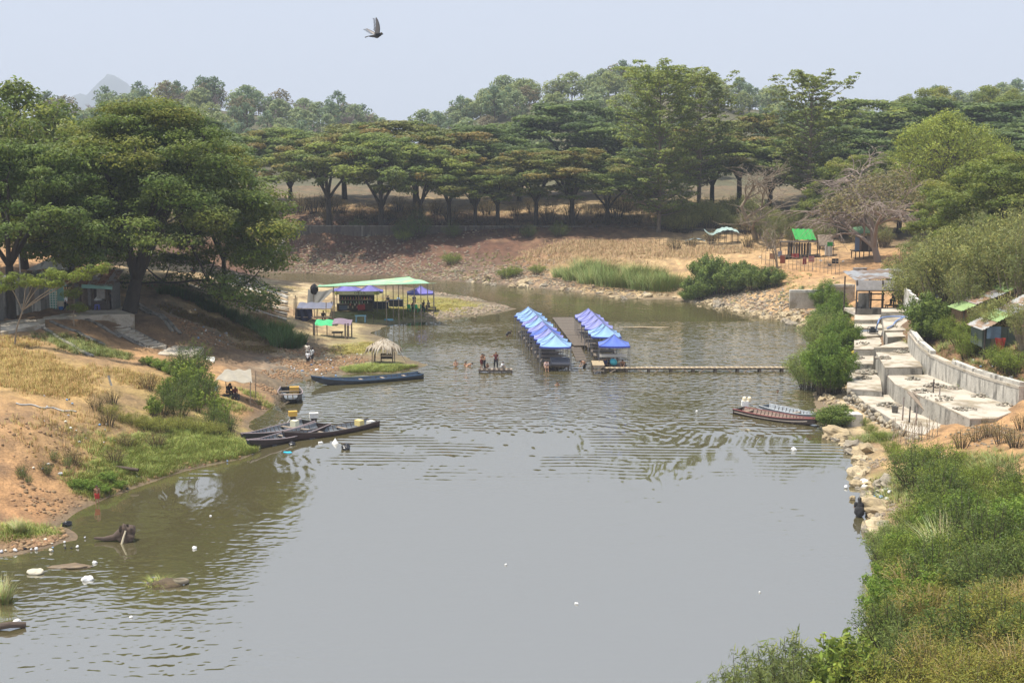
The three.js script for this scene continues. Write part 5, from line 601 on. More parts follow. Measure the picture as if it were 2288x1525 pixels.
  const q1 = hit(776, 688), q2 = hit(826, 688), q3 = hit(940, 692); copy(stall, 'purple peaked canopy at the left of the stall on the sandbank', q1, 0.05); copy(stall, 'purple peaked canopy at the right of the stall on the sandbank', q2.add(new V3(0, -0.1, 0)), 0.05, 0.98); copy(stall, 'purple peaked canopy standing alone at the right of the sandbank', q3, 0.1, [0.98, 0.95, 1]);
  const ban = new THREE.CanvasTexture((() => { const c = document.createElement('canvas'); c.width = 1024; c.height = 96; const x = c.getContext('2d'); x.fillStyle = '#d9dbc4'; x.fillRect(0, 0, 1024, 96); x.fillStyle = '#c6cc72'; x.beginPath(); x.arc(40, 48, 44, 0, 7); x.arc(950, 40, 60, 0, 7); x.fill(); x.fillStyle = '#e9ead9'; x.fillRect(180, 10, 560, 76); x.strokeStyle = '#3a3322'; x.lineWidth = 9; for (let i = 0; i < 6; i++) { x.beginPath(); x.arc(470 + i * 46, 50, 17, 0.6 + i, 5.4 + i); x.stroke(); } return c; })()); ban.colorSpace = THREE.SRGBColorSpace;
  const so = hit(795, 692), sk = scaleAt(so), st = thing('drinks_stall', 'drinks stall with a pale printed banner under the purple canopies', 'stall', so);
  part(st, 'banner', sheet((u, v) => new V3((-45 + 100 * u) * sk, 1.92 + 0.42 * v, 0.9 + 0.02 * Math.sin(u * 30)), 20, 2, 0.02), M('banner_print', [1, 1, 1], 0.7, { map: ban })); part(st, 'counter', box(80 * sk, 0.85, 0.5, 0, 0.42, 0.7), WOODD); const shf = part(st, 'shelf', box(72 * sk, 0.06, 0.5, 0, 1.2, -0.4), WOOD); part(st, 'back_sheet', box(80 * sk, 1.9, 0.05, 0, 1, -1), DARK); for (const u of [-40, 8, 50]) part(st, 'post', bar([u * sk, -0.2, 0.95], [u * sk, 2.4, 0.95], 0.045), WOOD);
  part(st, 'drinks_crate', box(0.95, 0.55, 0.1, -26 * sk, 0.4, 0.98), M('crate_blue', [0.12, 0.16, 0.28], 0.6, { map: T.cloth }), 'blue crate front'); part(st, 'cool_box', box(0.85, 0.6, 0.45, 15 * sk, 0.45, 1.05), M('red_box', [0.42, 0.02, 0.03], 0.5), 'red cool box'); const R2 = rng(8), bc = [[0.5, 0.5, 0.45], [0.4, 0.1, 0.06], [0.1, 0.25, 0.1], [0.5, 0.35, 0.1]]; for (let i = 0; i < 22; i++) part(shf, 'bottle', new THREE.CylinderGeometry(0.045, 0.055, 0.28, 7).translate((-34 + i * 3.1) * sk, i % 2 ? 1.37 : 1.0, i % 2 ? -0.4 : 0.65), M('bottle_' + 'abcd'[i % 4], bc[i % 4], 0.3)); for (let i = 0; i < 8; i++) part(st, 'packet', box(0.16, 0.3, 0.05, (-15 + i * 5) * sk, 0.45 + (i % 2) * 0.32, 0.97), M('packet_' + 'abc'[i % 3], [[0.55, 0.5, 0.45], [0.45, 0.2, 0.15], [0.5, 0.45, 0.3]][i % 3], 0.6));
  const sk2 = hit(850, 690), bt = thing('dark_table', 'long table draped in dark cloth right of the drinks stall', 'table', sk2); part(bt, 'cloth', box(1.9, 0.85, 0.9, 0, 0.43, 0), M('navy_cloth', [0.02, 0.025, 0.045], 0.85)); part(bt, 'top', box(1.96, 0.04, 0.96, 0, 0.87, 0), M('navy_cloth')); const bt2 = thing('dark_table', 'second dark table, standing under the green net', 'table', hit(885, 684)); part(bt2, 'cloth', box(1.7, 0.8, 0.9, 0, 0.4, 0), M('navy_cloth')); part(bt2, 'top', box(1.76, 0.04, 0.96, 0, 0.82, 0), M('navy_cloth'));
  // shade net on poles
  const N0 = hit(850, 672), nt = thing('shade_net', 'long green and straw shade net on poles above the sandbank stalls', 'net', N0), netc = new THREE.CanvasTexture((() => { const c = document.createElement('canvas'); c.width = 512; c.height = 128; const x = c.getContext('2d'), r = rng(5); x.fillStyle = '#3f9f6a'; x.fillRect(0, 0, 512, 128); for (let i = 0; i < 150; i++) { x.fillStyle = ['#4fb878', '#a8b06a', '#c8b67c', '#46a86c', '#7fba88'][i % 5]; x.globalAlpha = 0.65; x.fillRect(r() * 512, r() * 128, 40 + r() * 180, 2 + r() * 9); } return c; })()); netc.colorSpace = THREE.SRGBColorSpace; const nm = M('green_net', [1, 1, 1], 0.9, { map: netc, transmission: 0.35, side: THREE.DoubleSide });
  const c4 = [dep(705, 640, 146), dep(975, 632, 146), dep(915, 617, 158), dep(720, 636, 154)].map(rel(N0)); part(nt, 'net', sheet((u, v) => { const a = c4[0].clone().lerp(c4[1], u), b = c4[3].clone().lerp(c4[2], u), p = a.lerp(b, v); p.y += -0.18 * Math.abs(Math.sin(u * 14)) * Math.sin(v * 3.1) - 0.1 * Math.sin(v * 9); return p; }, 40, 12, 0.015), nm);
  for (const u of [700, 745, 862, 878, 890, 900, 925, 940, 955, 968]) { const d = u < 800 ? 147 : 146 + (u % 7), b = dep(u, 600, d); b.y = gy(b.x, d) - 0.2; const t = dep(u, lerp(640, 633, (u - 700) / 270), d); part(nt, 'pole', bar(b.sub(N0), t.sub(N0), 0.05), WOOD); }
  const tp = solo('draped_tarp', sheet((u, v) => new V3(-1.9 + 3.6 * u * (0.5 + 0.5 * v), 0.1 + 1.7 * v - 0.3 * Math.sin(u * 4), 0.8 - v + 0.12 * Math.sin(u * 14)), 16, 8, 0.03), cloth('olive_grey_tarp', [0.2, 0.2, 0.185]), 'grey tarpaulin draped at the left end of the drinks stall', 'tarpaulin', null, hit(722, 678)); const bc2 = solo('black_bundle', lump([0.45, 0.6, 0.3], 3, 3, 0.3), DARK, 'black cloth hung at the left end of the shade net', 'cloth', null, dep(702, 646, 147));
  // chairs and table at the lone canopy
  const gch = new THREE.Group(); gch.name = 'plastic_chair'; gch.userData.category = 'chair'; const gm = M('green_plastic', [0.04, 0.5, 0.2], 0.4); part(gch, 'seat', box(0.44, 0.05, 0.42, 0, 0.43, 0), gm); part(gch, 'backrest', sheet((u, v) => new V3(-0.22 + 0.44 * u, 0.43 + 0.42 * v, -0.2 - 0.06 * v - 0.04 * Math.cos((u - 0.5) * 3)), 8, 4, 0.025), gm); for (const x of [-0.2, 0.2]) { part(gch, 'armrest', bar([x * 1.15, 0.62, 0.18], [x * 1.15, 0.66, -0.22], 0.025), gm); for (const z of [-0.18, 0.18]) part(gch, 'leg', bar([x * 1.1, 0, z * 1.1], [x, 0.43, z], 0.028), gm); }
  [[916, 697, 'leftmost'], [930, 697, 'middle'], [943, 697, 'rightmost']].forEach(([u, v, l], i) => copy(gch, l + ' bright green plastic chair under the lone purple canopy', hit(u, v), 2.6 + i * 0.3, 1.15, 'green chairs on the sandbank')); const dt = thing('low_table', 'dark low table at the right leg of the lone purple canopy', 'table', hit(963, 694)); part(dt, 'top', box(1.3, 0.07, 0.8, 0, 0.4, 0), WOODD); for (const x of [-0.55, 0.55]) for (const z of [-0.3, 0.3]) part(dt, 'leg', box(0.07, 0.4, 0.07, x, 0.2, z), WOODD);
  // navy tarp hut, green tarp frame, blue table
  const h1 = hit(705, 718), kk = scaleAt(h1), nh = thing('pole_hut', 'pole hut hung with a dark navy tarpaulin on the left sandbank', 'hut', h1), nv = cloth('navy_tarp', [0.025, 0.03, 0.07], 0.05), gt = M('grey_blue_tarp', [0.16, 0.17, 0.23], 0.8, { map: T.cloth });
  part(nh, 'roof', sheet((u, v) => new V3((-40 + 78 * u) * kk, (31 + 9 * v) * kk + 0.05 * Math.sin(u * 22), 1.2 - 2.6 * v), 20, 4, 0.03), gt); part(nh, 'tarpaulin', sheet((u, v) => new V3((-41 + 38 * u) * kk, lerp(lerp(-4, 12, u * u), 31, v) * kk, 1.25 + 0.12 * Math.sin(u * 16 + v * 4)), 18, 8, 0.02), nv); for (const [u, h] of [[-52, 50], [-42, 62], [-39, 58], [0, 30], [26, 46], [32, 45], [36, 44], [38, 34]]) part(nh, 'pole', bar([u * kk, -0.3, u % 4 ? 1.2 : -0.8], [(u + 2) * kk, h * kk, u % 4 ? 1.2 : -0.8], 0.05), WOOD); for (const y of [13, 32]) part(nh, 'rail', bar([-42 * kk, y * kk, 1.28], [40 * kk, y * kk, 1.28], 0.045), WOOD); part(nh, 'bench', box(34 * kk, 0.1, 0.8, 14 * kk, 0.5, 0), WOODD);
  const h2 = hit(748, 752), k2 = scaleAt(h2), gf = thing('tarp_shelter', 'rough frame roofed with a bright green and a mauve sheet by the water', 'shelter', h2); part(gf, 'green_sheet', sheet((u, v) => new V3((-44 + 42 * u) * k2, (28 + 8 * v) * k2 + 0.05 * Math.sin(u * 12), 0.9 - 1.8 * v), 12, 4, 0.02), cloth('bright_green_tarp', [0.04, 0.55, 0.2], 0.2)); part(gf, 'mauve_sheet', sheet((u, v) => new V3((-4 + 42 * u) * k2, (30 + 8 * v + 2 * Math.sin(u * 5)) * k2, 0.9 - 1.8 * v), 12, 4, 0.02), cloth('mauve_tarp', [0.25, 0.18, 0.24], 0.15)); for (const [u, z, r] of [[-44, 0.8, 0.14], [-38, 0.6, 0.05], [-20, -0.8, 0.05], [26, 0.8, 0.1], [32, 0.7, 0.12], [36, -0.8, 0.08]]) part(gf, 'pole', bar([u * k2, -0.4, z], [u * k2, 32 * k2, z], r), WOOD); part(gf, 'shelf', box(24 * k2, 0.1, 0.9, 6 * k2, 10 * k2, 0), WOODD); part(gf, 'shelf_leg', [bar([-2 * k2, 0, 0], [-2 * k2, 10 * k2, 0], 0.05), bar([16 * k2, -0.2, 0], [16 * k2, 10 * k2, 0], 0.05)], WOODD);
  const bt3 = thing('blue_table', 'pale blue table at the water edge of the sandbank', 'table', hit(806, 720)), bm = M('sky_blue_paint', [0.22, 0.42, 0.58], 0.6); part(bt3, 'table_top', box(1.3, 0.08, 0.8, 0, 0.78, 0, 0.2), bm); for (const x of [-0.5, 0.5]) for (const z of [-0.3, 0.3]) part(bt3, 'leg', box(0.09, 0.78, 0.09, x, 0.38, z), bm); part(bt3, 'frame', [bar([0.7, 0, 0.3], [0.7, 1.0, 0.3], 0.03), bar([1.5, 0, 0.3], [1.5, 1.0, 0.3], 0.03), bar([0.7, 1, 0.3], [1.5, 1, 0.3], 0.03)], IRON);
  solo('blue_bag', lump([0.6, 0.2, 0.4], 15, 3, 0.5), M('light_blue_plastic', [0.2, 0.42, 0.62], 0.5), 'crumpled light blue sheet on the edge of the sandbank', 'sheet', null, hit(868, 715)); 
  // thatched parasol hut on the islet
  const t0 = hit(858, 810), tk = scaleAt(t0), th = thing('thatched_shelter', 'shaggy thatched shelter on poles with a dark bench on the grassy islet', 'shelter', t0), Rt = rng(66), tm = [M('thatch', [0.36, 0.31, 0.24], 1, { side: THREE.DoubleSide }), M('thatch_dark', [0.24, 0.19, 0.13], 1, { side: THREE.DoubleSide }), M('thatch_pale', [0.46, 0.41, 0.33], 1, { side: THREE.DoubleSide })];
  const cone = []; for (let k = 0; k < 520; k++) { const a = Rt() * 6.283, q = 0.1 + 0.75 * Math.sqrt(Rt()), L = 0.45 + 0.5 * Rt(), r0 = q * 1.55, y = 2.65 - q * 0.95, d = [Math.cos(a), Math.sin(a)]; (cone[k % 3] ||= []).push(tube([[d[0] * r0, y, d[1] * r0], [d[0] * (r0 + L * 0.5), y - L * 0.34, d[1] * (r0 + L * 0.5)], [d[0] * (r0 + L * 0.72), y - L * 0.85, d[1] * (r0 + L * 0.72)]], [0.07, 0.09, 0.02], 0, 4, false)); } cone.forEach((c, i) => part(th, 'thatch', c, tm[i])); part(th, 'thatch_base', new THREE.ConeGeometry(1.3, 0.85, 18, 2, true).translate(0, 2.1, 0), tm[1]);
  for (const [x, z] of [[-1.15, 0.7], [-0.95, 0.6], [1.15, 0.7], [0.95, 0.6], [-1, -0.9], [1, -0.9]]) part(th, 'pole', bar([x * 1.05, -0.4, z], [x * 0.95, 2.15, z], 0.05), WOOD); for (const [a, b] of [[[-2.9, -0.1, 0.4], [-1.3, 1.9, 0.3]], [[2.4, 0.1, 0.6], [1.2, 1.95, 0.4]]]) part(th, 'brace', bar(a, b, 0.035), WOOD); part(th, 'bench_seat', box(1.25, 0.08, 0.5, 0.3, 0.45, -0.2), WOODD); for (const y of [0.62, 0.8, 0.96]) part(th, 'bench_slat', box(1.25, 0.12, 0.06, 0.3, y, 0.12), WOODD); for (const x of [-0.3, 0.9]) part(th, 'bench_leg', box(0.1, 1.0, 0.1, x, 0.45, 0.06), WOODD);
  th.scale.setScalar(0.88);
  const gb0 = solo('gravel_bar', lump([2.9, 0.07, 0.3], 71, 3, 0.6), M('bar_gravel', [0.4, 0.33, 0.24], 0.9, { map: T.rock }), 'thin gravel shoal showing in the river right of the canopies', 'shoal', null, at(1440, 731, 0)); gb0.userData.kind = 'structure';
  // sheet shelter on the left bank
  const s0 = hit(530, 888), ks = scaleAt(s0), ss = thing('sheet_shelter', 'low grey cloth awning on sticks above people sitting on the left bank', 'shelter', s0); part(ss, 'awning', sheet((u, v) => new V3((-42 + 82 * u) * ks - v * 0.1 + (0.5 - u) * v * 0.7, (45 + 14 * v - 7 * u * (1 - v)) * ks + 0.06 * Math.sin(u * 15 + v * 6), 0.9 - 1.9 * v), 20, 8, 0.02), cloth('stained_cloth', [0.42, 0.38, 0.30])); for (const [u, z, b] of [[-40, 0.9, 0], [36, 0.9, -0.8], [38, -0.9, 0], [-32, -0.9, 0]]) part(ss, 'stick', bar([u * ks * 0.95, b - 0.2, z], [u * ks, (z > 0 ? 42 : 57) * ks, z], 0.035), WOOD); part(ss, 'seat_box', box(1.9, 0.4, 0.6, -0.7, 0.15, 0.6), DARK);
  const dry = solo('dead_branches', bareTree({ seed: 5, h: 2.4, tr: 0.05, depth: 4, kids: 3, r1: 0.012, up: 0.4 }).children[1].geometry, PALEBARK, 'tangle of dead grey branches at the water beside the moored boats', 'branches', null, hit(618, 915));
}
// ---------- boats ----------
function boat(name, label, bow, stern, B, H, o = {}) {
  const { out = M('tarred_hull', [0.016, 0.014, 0.013], 0.65), ins = M('grey_boards', [0.24, 0.24, 0.25], 0.8, { map: T.wood }), rail = M('rail_wood', [0.07, 0.055, 0.048], 0.7), rise = 0.45, ribsM = WOODD, ribs = 12, thwarts = [0.3, 0.75], floor = true, draft = 0.12, tip = 0.16, st = 0.78 } = o;
  const A = bow.clone().setY(0), Z = stern.clone().setY(0), L = A.distanceTo(Z), t = thing(name, label, 'boat', A.clone().lerp(Z, 0.5)); t.rotation.y = Math.atan2(-(A.z - Z.z), A.x - Z.x); // local +x toward the bow
  const W = (s) => B / 2 * lerp(st, 1, sstep(s, 0, 0.35)) * lerp(1, tip, Math.pow(sstep(s, 0.45, 1.02), 1.25)), top = (s) => H + rise * Math.pow(clamp((s - 0.5) / 0.5), 2) + 0.22 * rise * Math.pow(clamp((0.35 - s) / 0.35), 2), kl = (s) => -draft + (rise + H * 0.35) * Math.pow(clamp((s - 0.72) / 0.28), 2.2) + 0.06 * clamp((0.2 - s) / 0.2);
  const X = (s, y) => (s - 0.5) * L + (s > 0.9 ? (y - kl(s)) * 0.25 * (s - 0.9) * 10 : 0), pt = (s, k, off) => { const w = W(s) - off, y1 = top(s) - (off ? 0.0 : 0), y0 = kl(s) + off, c = [[-1, 1], [-0.93, 0.5], [-0.72, 0.06], [-0.35, 0], [0, -0.015], [0.35, 0], [0.72, 0.06], [0.93, 0.5], [1, 1]][k]; const y = lerp(y0, y1, c[1]); return new V3(X(s, y), y, c[0] * w); };
  const shell = (off, mat, nm) => part(t, nm, sheet((u, v) => { const k = u * 8, i = Math.min(7, Math.floor(k)); return pt(v, i, off).lerp(pt(v, i + 1, off), k - i); }, 16, 28, 0.03, 2, L), mat);
  shell(0, out, 'hull'); shell(0.045, ins, 'lining');
  for (const sd of [0, 8]) part(t, 'gunwale', tube(Array.from({ length: 25 }, (_, i) => pt(i / 24, sd, 0.01).add(new V3(0, 0.02, 0))), 0.045, 0.04, 5), rail);
  for (let i = 1; i < ribs; i++) { const s = 0.05 + 0.8 * i / ribs; part(t, 'rib', tube([0, 1, 2, 4, 6, 7, 8].map((k) => pt(s, k, 0.075)), 0.028, 0.028, 4), ribsM); }
  if (o.stripe) for (const sd of [[0, 1], [8, 7]]) part(t, 'side_stripe', tube(Array.from({ length: 21 }, (_, i) => pt(0.02 + 0.9 * i / 20, sd[0], -0.02).lerp(pt(0.02 + 0.9 * i / 20, sd[1], -0.02), o.strAt ?? 0.35)), o.strW ?? 0.05, o.strW ?? 0.05, 4), o.stripe);
  for (const s of thwarts) part(t, 'thwart', box(0.26, 0.04, W(s) * 1.9, (s - 0.5) * L, top(s) - 0.1, 0), o.tm || WOOD); part(t, 'stern_board', box(0.05, top(0) - kl(0) - 0.03, W(0) * 1.86, -L / 2 + 0.0, (top(0) + kl(0)) / 2, 0), out); part(t, 'foredeck', sheet((u, v) => { const s = 0.84 + 0.16 * v; return new V3(X(s, top(s)), top(s) - 0.02, (u - 0.5) * 2 * W(s) * 0.96); }, 4, 4, 0.03), o.deckM || rail);
  if (floor) for (let k = -1; k <= 1; k++) part(t, 'floor_board', box(L * 0.66, 0.025, W(0.5) * 0.34, -L * 0.06, 0.03, k * W(0.5) * 0.42), o.fm || ins);
  t.L = L; t.top = top; t.Wd = W; return t;
}
{
  const wl = (u, v) => at(u, v, 0), blueIn = M('blue_boards', [0.045, 0.085, 0.15], 0.6, { map: T.wood }), greyIn = M('slate_boards', [0.2, 0.23, 0.27], 0.7, { map: T.wood }), redHull = M('oxblood_hull', [0.035, 0.012, 0.010], 0.65, { map: T.wood }), pale = M('pale_blue_boards', [0.42, 0.47, 0.52], 0.7, { map: T.wood }), rust = M('rust_hull', [0.028, 0.013, 0.010], 0.65, { map: T.wood });
  boat('longboat', 'long dark boat with a blue inside, nose left, beside the grassy islet', at(697, 840, 0.85), at(940, 832, 0.45), 1.6, 0.3, { out: M('black_blue_hull', [0.010, 0.013, 0.018], 0.6), ins: blueIn, rail: M('blue_rail', [0.03, 0.06, 0.11], 0.5), stripe: M('blue_line', [0.04, 0.09, 0.17], 0.5), strAt: 0.1, strW: 0.035, rise: 0.55, thwarts: [0.15, 0.35, 0.55, 0.72], ribs: 16, st: 0.85 });
  const e = boat('longboat', 'dark boat seen nose-on, moored under the left bank', wl(650, 902), wl(647, 877), 1.95, 0.45, { ins: greyIn, rail: M('worn_rail', [0.3, 0.24, 0.24], 0.7), tip: 0.62, ribs: 9, rise: 0.3, thwarts: [0.25, 0.55] }), box1 = M('amber_crate', [0.55, 0.33, 0.06], 0.6), crate = (t, s, z, w, h, d, m, n) => { const p = new V3((s - 0.5) * t.L, 0.16 + h / 2, z); t.updateMatrix(); return solo('crate', box(w, h, d, 0, 0, 0), m, n, 'crate', null, p.applyMatrix4(t.matrix), t.rotation.y); };
  crate(e, 0.2, -0.35, 0.5, 0.5, 0.75, box1, 'amber crate in the stern of the nose-on boat');
  const a = boat('longboat', 'left of the two moored boats by the left bank, with a red-brown nose', at(555, 978, 0.85), at(722, 944, 0.45), 1.75, 0.32, { out: rust, ins: greyIn, ribs: 15, rise: 0.42, rail: M('worn_rail'), thwarts: [0.2, 0.5] }), b = boat('longboat', 'right of the two moored boats by the left bank, dark red with blue-grey ribs inside', at(634, 962, 0.8), at(835, 936, 0.45), 1.7, 0.3, { out: redHull, ins: greyIn, ribs: 16, rise: 0.42, thwarts: [0.35, 0.6], deckM: redHull }), d2 = boat('longboat', 'grey boat lying behind the two moored ones against the bank', at(542, 964, 0.75), at(688, 937, 0.45), 1.65, 0.34, { ins: greyIn, ribs: 13, rise: 0.3, thwarts: [0.3], rail: M('worn_rail') });
  crate(b, 0.16, 0.1, 0.4, 0.4, 0.6, M('cream_crate', [0.68, 0.55, 0.22], 0.6), 'cream and yellow box in the stern of the dark red boat'); crate(d2, 0.2, 0.1, 0.4, 0.45, 0.5, M('cream_tin', [0.7, 0.68, 0.5], 0.6), 'cream tin in the grey boat behind'); crate(b, 0.05, -0.15, 0.45, 0.25, 0.5, WHITE, 'white tin at the very stern of the dark red boat');
  const motor = (u, v, d, label, m, big) => { const o = dep(u, v, d), t = thing('boat_motor', label, 'motor', o); part(t, 'hood', box(0.62, 0.36, 0.42, 0, 0.15, 0, 0.25), m); part(t, 'engine', box(0.4, 0.25, 0.3, 0, -0.14, 0, 0.25), IRON); part(t, 'stand', bar([0.1, -0.2, 0], [0.15, -0.95, 0.1], 0.06), IRON); part(t, 'tiller', bar([-0.1, -0.15, 0.1], [-0.75, -0.85, 0.5], 0.035), M('steel_tube', [0.5, 0.5, 0.5], 0.4, { metalness: 0.6 })); return t; };
  motor(654, 928, 92.5, 'boat motor under an amber box at the stern of the left moored boat', box1); motor(701, 932, 91, 'boat motor under a white box between the moored boats', WHITE);
  const c = boat('longboat', 'red-brown boat with boarded inside and a motor, moored at the right bank', at(1824, 932, 0.65), at(1649, 909, 0.45), 1.65, 0.32, { out: rust, ins: M('rosy_boards', [0.34, 0.25, 0.21], 0.8, { map: T.wood }), rail: M('red_rail', [0.16, 0.04, 0.035], 0.6), ribs: 17, rise: 0.25, tip: 0.3, thwarts: [0.12], stripe: M('pale_line', [0.3, 0.26, 0.22], 0.7), strAt: 0.75, strW: 0.03 }), f = boat('longboat', 'pale blue-grey boat moored behind the red-brown one', at(1845, 922, 0.7), at(1708, 902, 0.45), 1.5, 0.32, { out: M('grey_hull', [0.10, 0.12, 0.14], 0.6), ins: pale, rail: pale, ribs: 14, rise: 0.3, tip: 0.4, thwarts: [0.5] });
  const m3 = thing('boat_motor', 'white outboard engine with twin tanks on the stern of the red-brown boat', 'motor', dep(1668, 898, 96)); const en = part(m3, 'engine', box(0.5, 0.4, 0.4, -0.1, -0.1, 0), M('white_metal', [0.7, 0.7, 0.68], 0.5)); for (const x of [-0.15, 0.22]) part(en, 'tank', new THREE.CapsuleGeometry(0.16, 0.14, 5, 10).translate(x, 0.2, 0), M('cream_metal', [0.68, 0.6, 0.42], 0.5)); part(m3, 'shaft', bar([0.1, -0.1, 0], [1.2, -0.55, 0.2], 0.04), M('steel_tube')); part(m3, 'stand', bar([0, -0.3, 0], [0, -0.75, 0], 0.08), IRON);
}
// ---------- people ----------
const SIT = { pelvis: [0, 0.47, 0], chest: [0, 0.82, 0.05], neck: [0, 0.97, 0.06], head: [0, 1.11, 0.09], hip: [0.1, 0.46, 0.02], knee: [0.13, 0.5, 0.43], ankle: [0.13, 0.09, 0.42], toe: [0.14, 0.04, 0.56], sh: [0.18, 0.91, 0.05], el: [0.23, 0.66, 0.12], wr: [0.17, 0.56, 0.33] };
const POSE = {
  stand: { pelvis: [0, 0.92, 0], chest: [0, 1.25, 0], neck: [0, 1.42, 0.01], head: [0, 1.57, 0.03], hip: [0.09, 0.9, 0], knee: [0.11, 0.49, 0.03], ankle: [0.12, 0.08, 0], toe: [0.14, 0.035, 0.14], sh: [0.18, 1.36, 0], el: [0.23, 1.1, -0.02], wr: [0.24, 0.86, 0.06] },
  stride: { pelvis: [0, 0.9, 0], chest: [0, 1.23, 0.03], neck: [0, 1.4, 0.05], head: [0, 1.55, 0.09], hip: [0.09, 0.88, 0], knee: [0.1, 0.5, 0.16], ankle: [0.1, 0.09, 0.12], toe: [0.11, 0.04, 0.26], L: { knee: [-0.1, 0.48, -0.04], ankle: [-0.1, 0.12, -0.3], toe: [-0.1, 0.03, -0.18], el: [-0.24, 1.1, 0.1], wr: [-0.22, 0.93, 0.27] }, sh: [0.18, 1.34, 0.02], el: [0.23, 1.08, -0.1], wr: [0.23, 0.85, -0.06] },
  hug: { pelvis: [0, 0.92, 0], chest: [0, 1.24, 0.03], neck: [0, 1.4, 0.06], head: [0.02, 1.54, 0.1], hip: [0.09, 0.9, 0], knee: [0.1, 0.5, 0.04], ankle: [0.1, 0.08, -0.02], toe: [0.12, 0.035, 0.12], sh: [0.18, 1.35, 0.02], el: [0.22, 1.1, 0.1], wr: [0.08, 1.12, 0.28] },
  akimbo: { pelvis: [0, 0.92, 0], chest: [0, 1.25, 0], neck: [0, 1.42, 0.01], head: [0.03, 1.57, 0.02], hip: [0.09, 0.9, 0], knee: [0.15, 0.49, 0.03], ankle: [0.17, 0.08, 0], toe: [0.21, 0.035, 0.13], sh: [0.18, 1.36, 0], el: [0.24, 1.1, -0.03], wr: [0.25, 0.86, 0.04], L: { el: [-0.38, 1.2, -0.02], wr: [-0.6, 1.3, 0.06] } },
  sit: SIT, lean: { ...SIT, chest: [0, 0.8, 0.14], neck: [0, 0.93, 0.2], head: [0, 1.04, 0.29], sh: [0.18, 0.88, 0.17], el: [0.22, 0.62, 0.26], wr: [0.14, 0.52, 0.42] },
  squat: { pelvis: [0, 0.24, -0.05], chest: [0, 0.55, 0.1], neck: [0, 0.7, 0.16], head: [0, 0.83, 0.2], hip: [0.1, 0.24, -0.03], knee: [0.17, 0.5, 0.3], ankle: [0.13, 0.09, 0.06], toe: [0.15, 0.035, 0.2], sh: [0.18, 0.65, 0.12], el: [0.24, 0.43, 0.26], wr: [0.14, 0.34, 0.42] },
  wade: { pelvis: [0, 0.92, 0], chest: [0, 1.25, 0.02], neck: [0, 1.42, 0.03], head: [0, 1.56, 0.05], hip: [0.09, 0.9, 0], knee: [0.11, 0.49, 0.03], ankle: [0.12, 0.08, 0], toe: [0.13, 0.035, 0.14], sh: [0.18, 1.36, 0.02], el: [0.24, 1.12, 0.08], wr: [0.09, 1.15, 0.25] },
  bow: { pelvis: [0, 0.86, -0.12], chest: [0, 1.06, 0.16], neck: [0, 1.13, 0.31], head: [0, 1.16, 0.46], hip: [0.09, 0.84, -0.1], knee: [0.12, 0.46, 0.04], ankle: [0.12, 0.08, -0.05], toe: [0.13, 0.035, 0.09], sh: [0.18, 1.1, 0.25], el: [0.22, 0.84, 0.34], wr: [0.17, 0.64, 0.5] },
};
function joints(n) { const p = POSE[n], J = {}; for (const k of ['pelvis', 'chest', 'neck', 'head']) J[k] = new V3(...p[k]); for (const k of ['hip', 'knee', 'ankle', 'toe', 'sh', 'el', 'wr']) { J['R' + k] = new V3(...p[k]); J['L' + k] = p.L?.[k] ? new V3(...p.L[k]) : new V3(-p[k][0], p[k][1], p[k][2]); } return J; }
function field(bones, res = 84, ext = 0.98, cy = 0.85) {
  const mc = new MarchingCubes(res, BARK, false, false, 60000); mc.isolation = 0; const f = mc.field.fill(-1), h = res / 2, K = 0.035, p = new V3(), ab = new V3(), ap = new V3();
  for (const [a, b, r0, r1, k = K] of bones) {
    const R = Math.max(r0, r1) + 0.11, lo = a.clone().min(b), hi = a.clone().max(b), ix = (x) => clamp(Math.round(x / ext * h + h), 1, res - 2); ab.subVectors(b, a); const l2 = Math.max(ab.lengthSq(), 1e-8);
    for (let z = ix(lo.z - R); z <= ix(hi.z + R); z++) for (let y = ix(lo.y - cy - R); y <= ix(hi.y - cy + R); y++) for (let x = ix(lo.x - R); x <= ix(hi.x + R); x++) { p.set((x - h) / h * ext, (y - h) / h * ext + cy, (z - h) / h * ext); ap.subVectors(p, a); const t = clamp(ap.dot(ab) / l2), d = ap.addScaledVector(ab, -t).length() - lerp(r0, r1, t), i = x + y * res + z * res * res, e = -f[i], m = clamp(0.5 + 0.5 * (e - d) / k); f[i] = -(lerp(e, d, m) - k * m * (1 - m)); }
  }
  mc.update(); const n = mc.count, g = new THREE.BufferGeometry(); const P = new Float32Array(mc.positionArray.subarray(0, n * 3)), N = new Float32Array(mc.normalArray.subarray(0, n * 3)); for (let i = 0; i < n; i++) { P[i * 3] *= ext; P[i * 3 + 1] = P[i * 3 + 1] * ext + cy; P[i * 3 + 2] *= ext; }
  g.setAttribute('position', new THREE.BufferAttribute(P, 3)); g.setAttribute('normal', new THREE.BufferAttribute(N, 3)); g.setAttribute('uv', new THREE.BufferAttribute(new Float32Array(n * 2), 2)); return g;
}
const bodyCache = {};
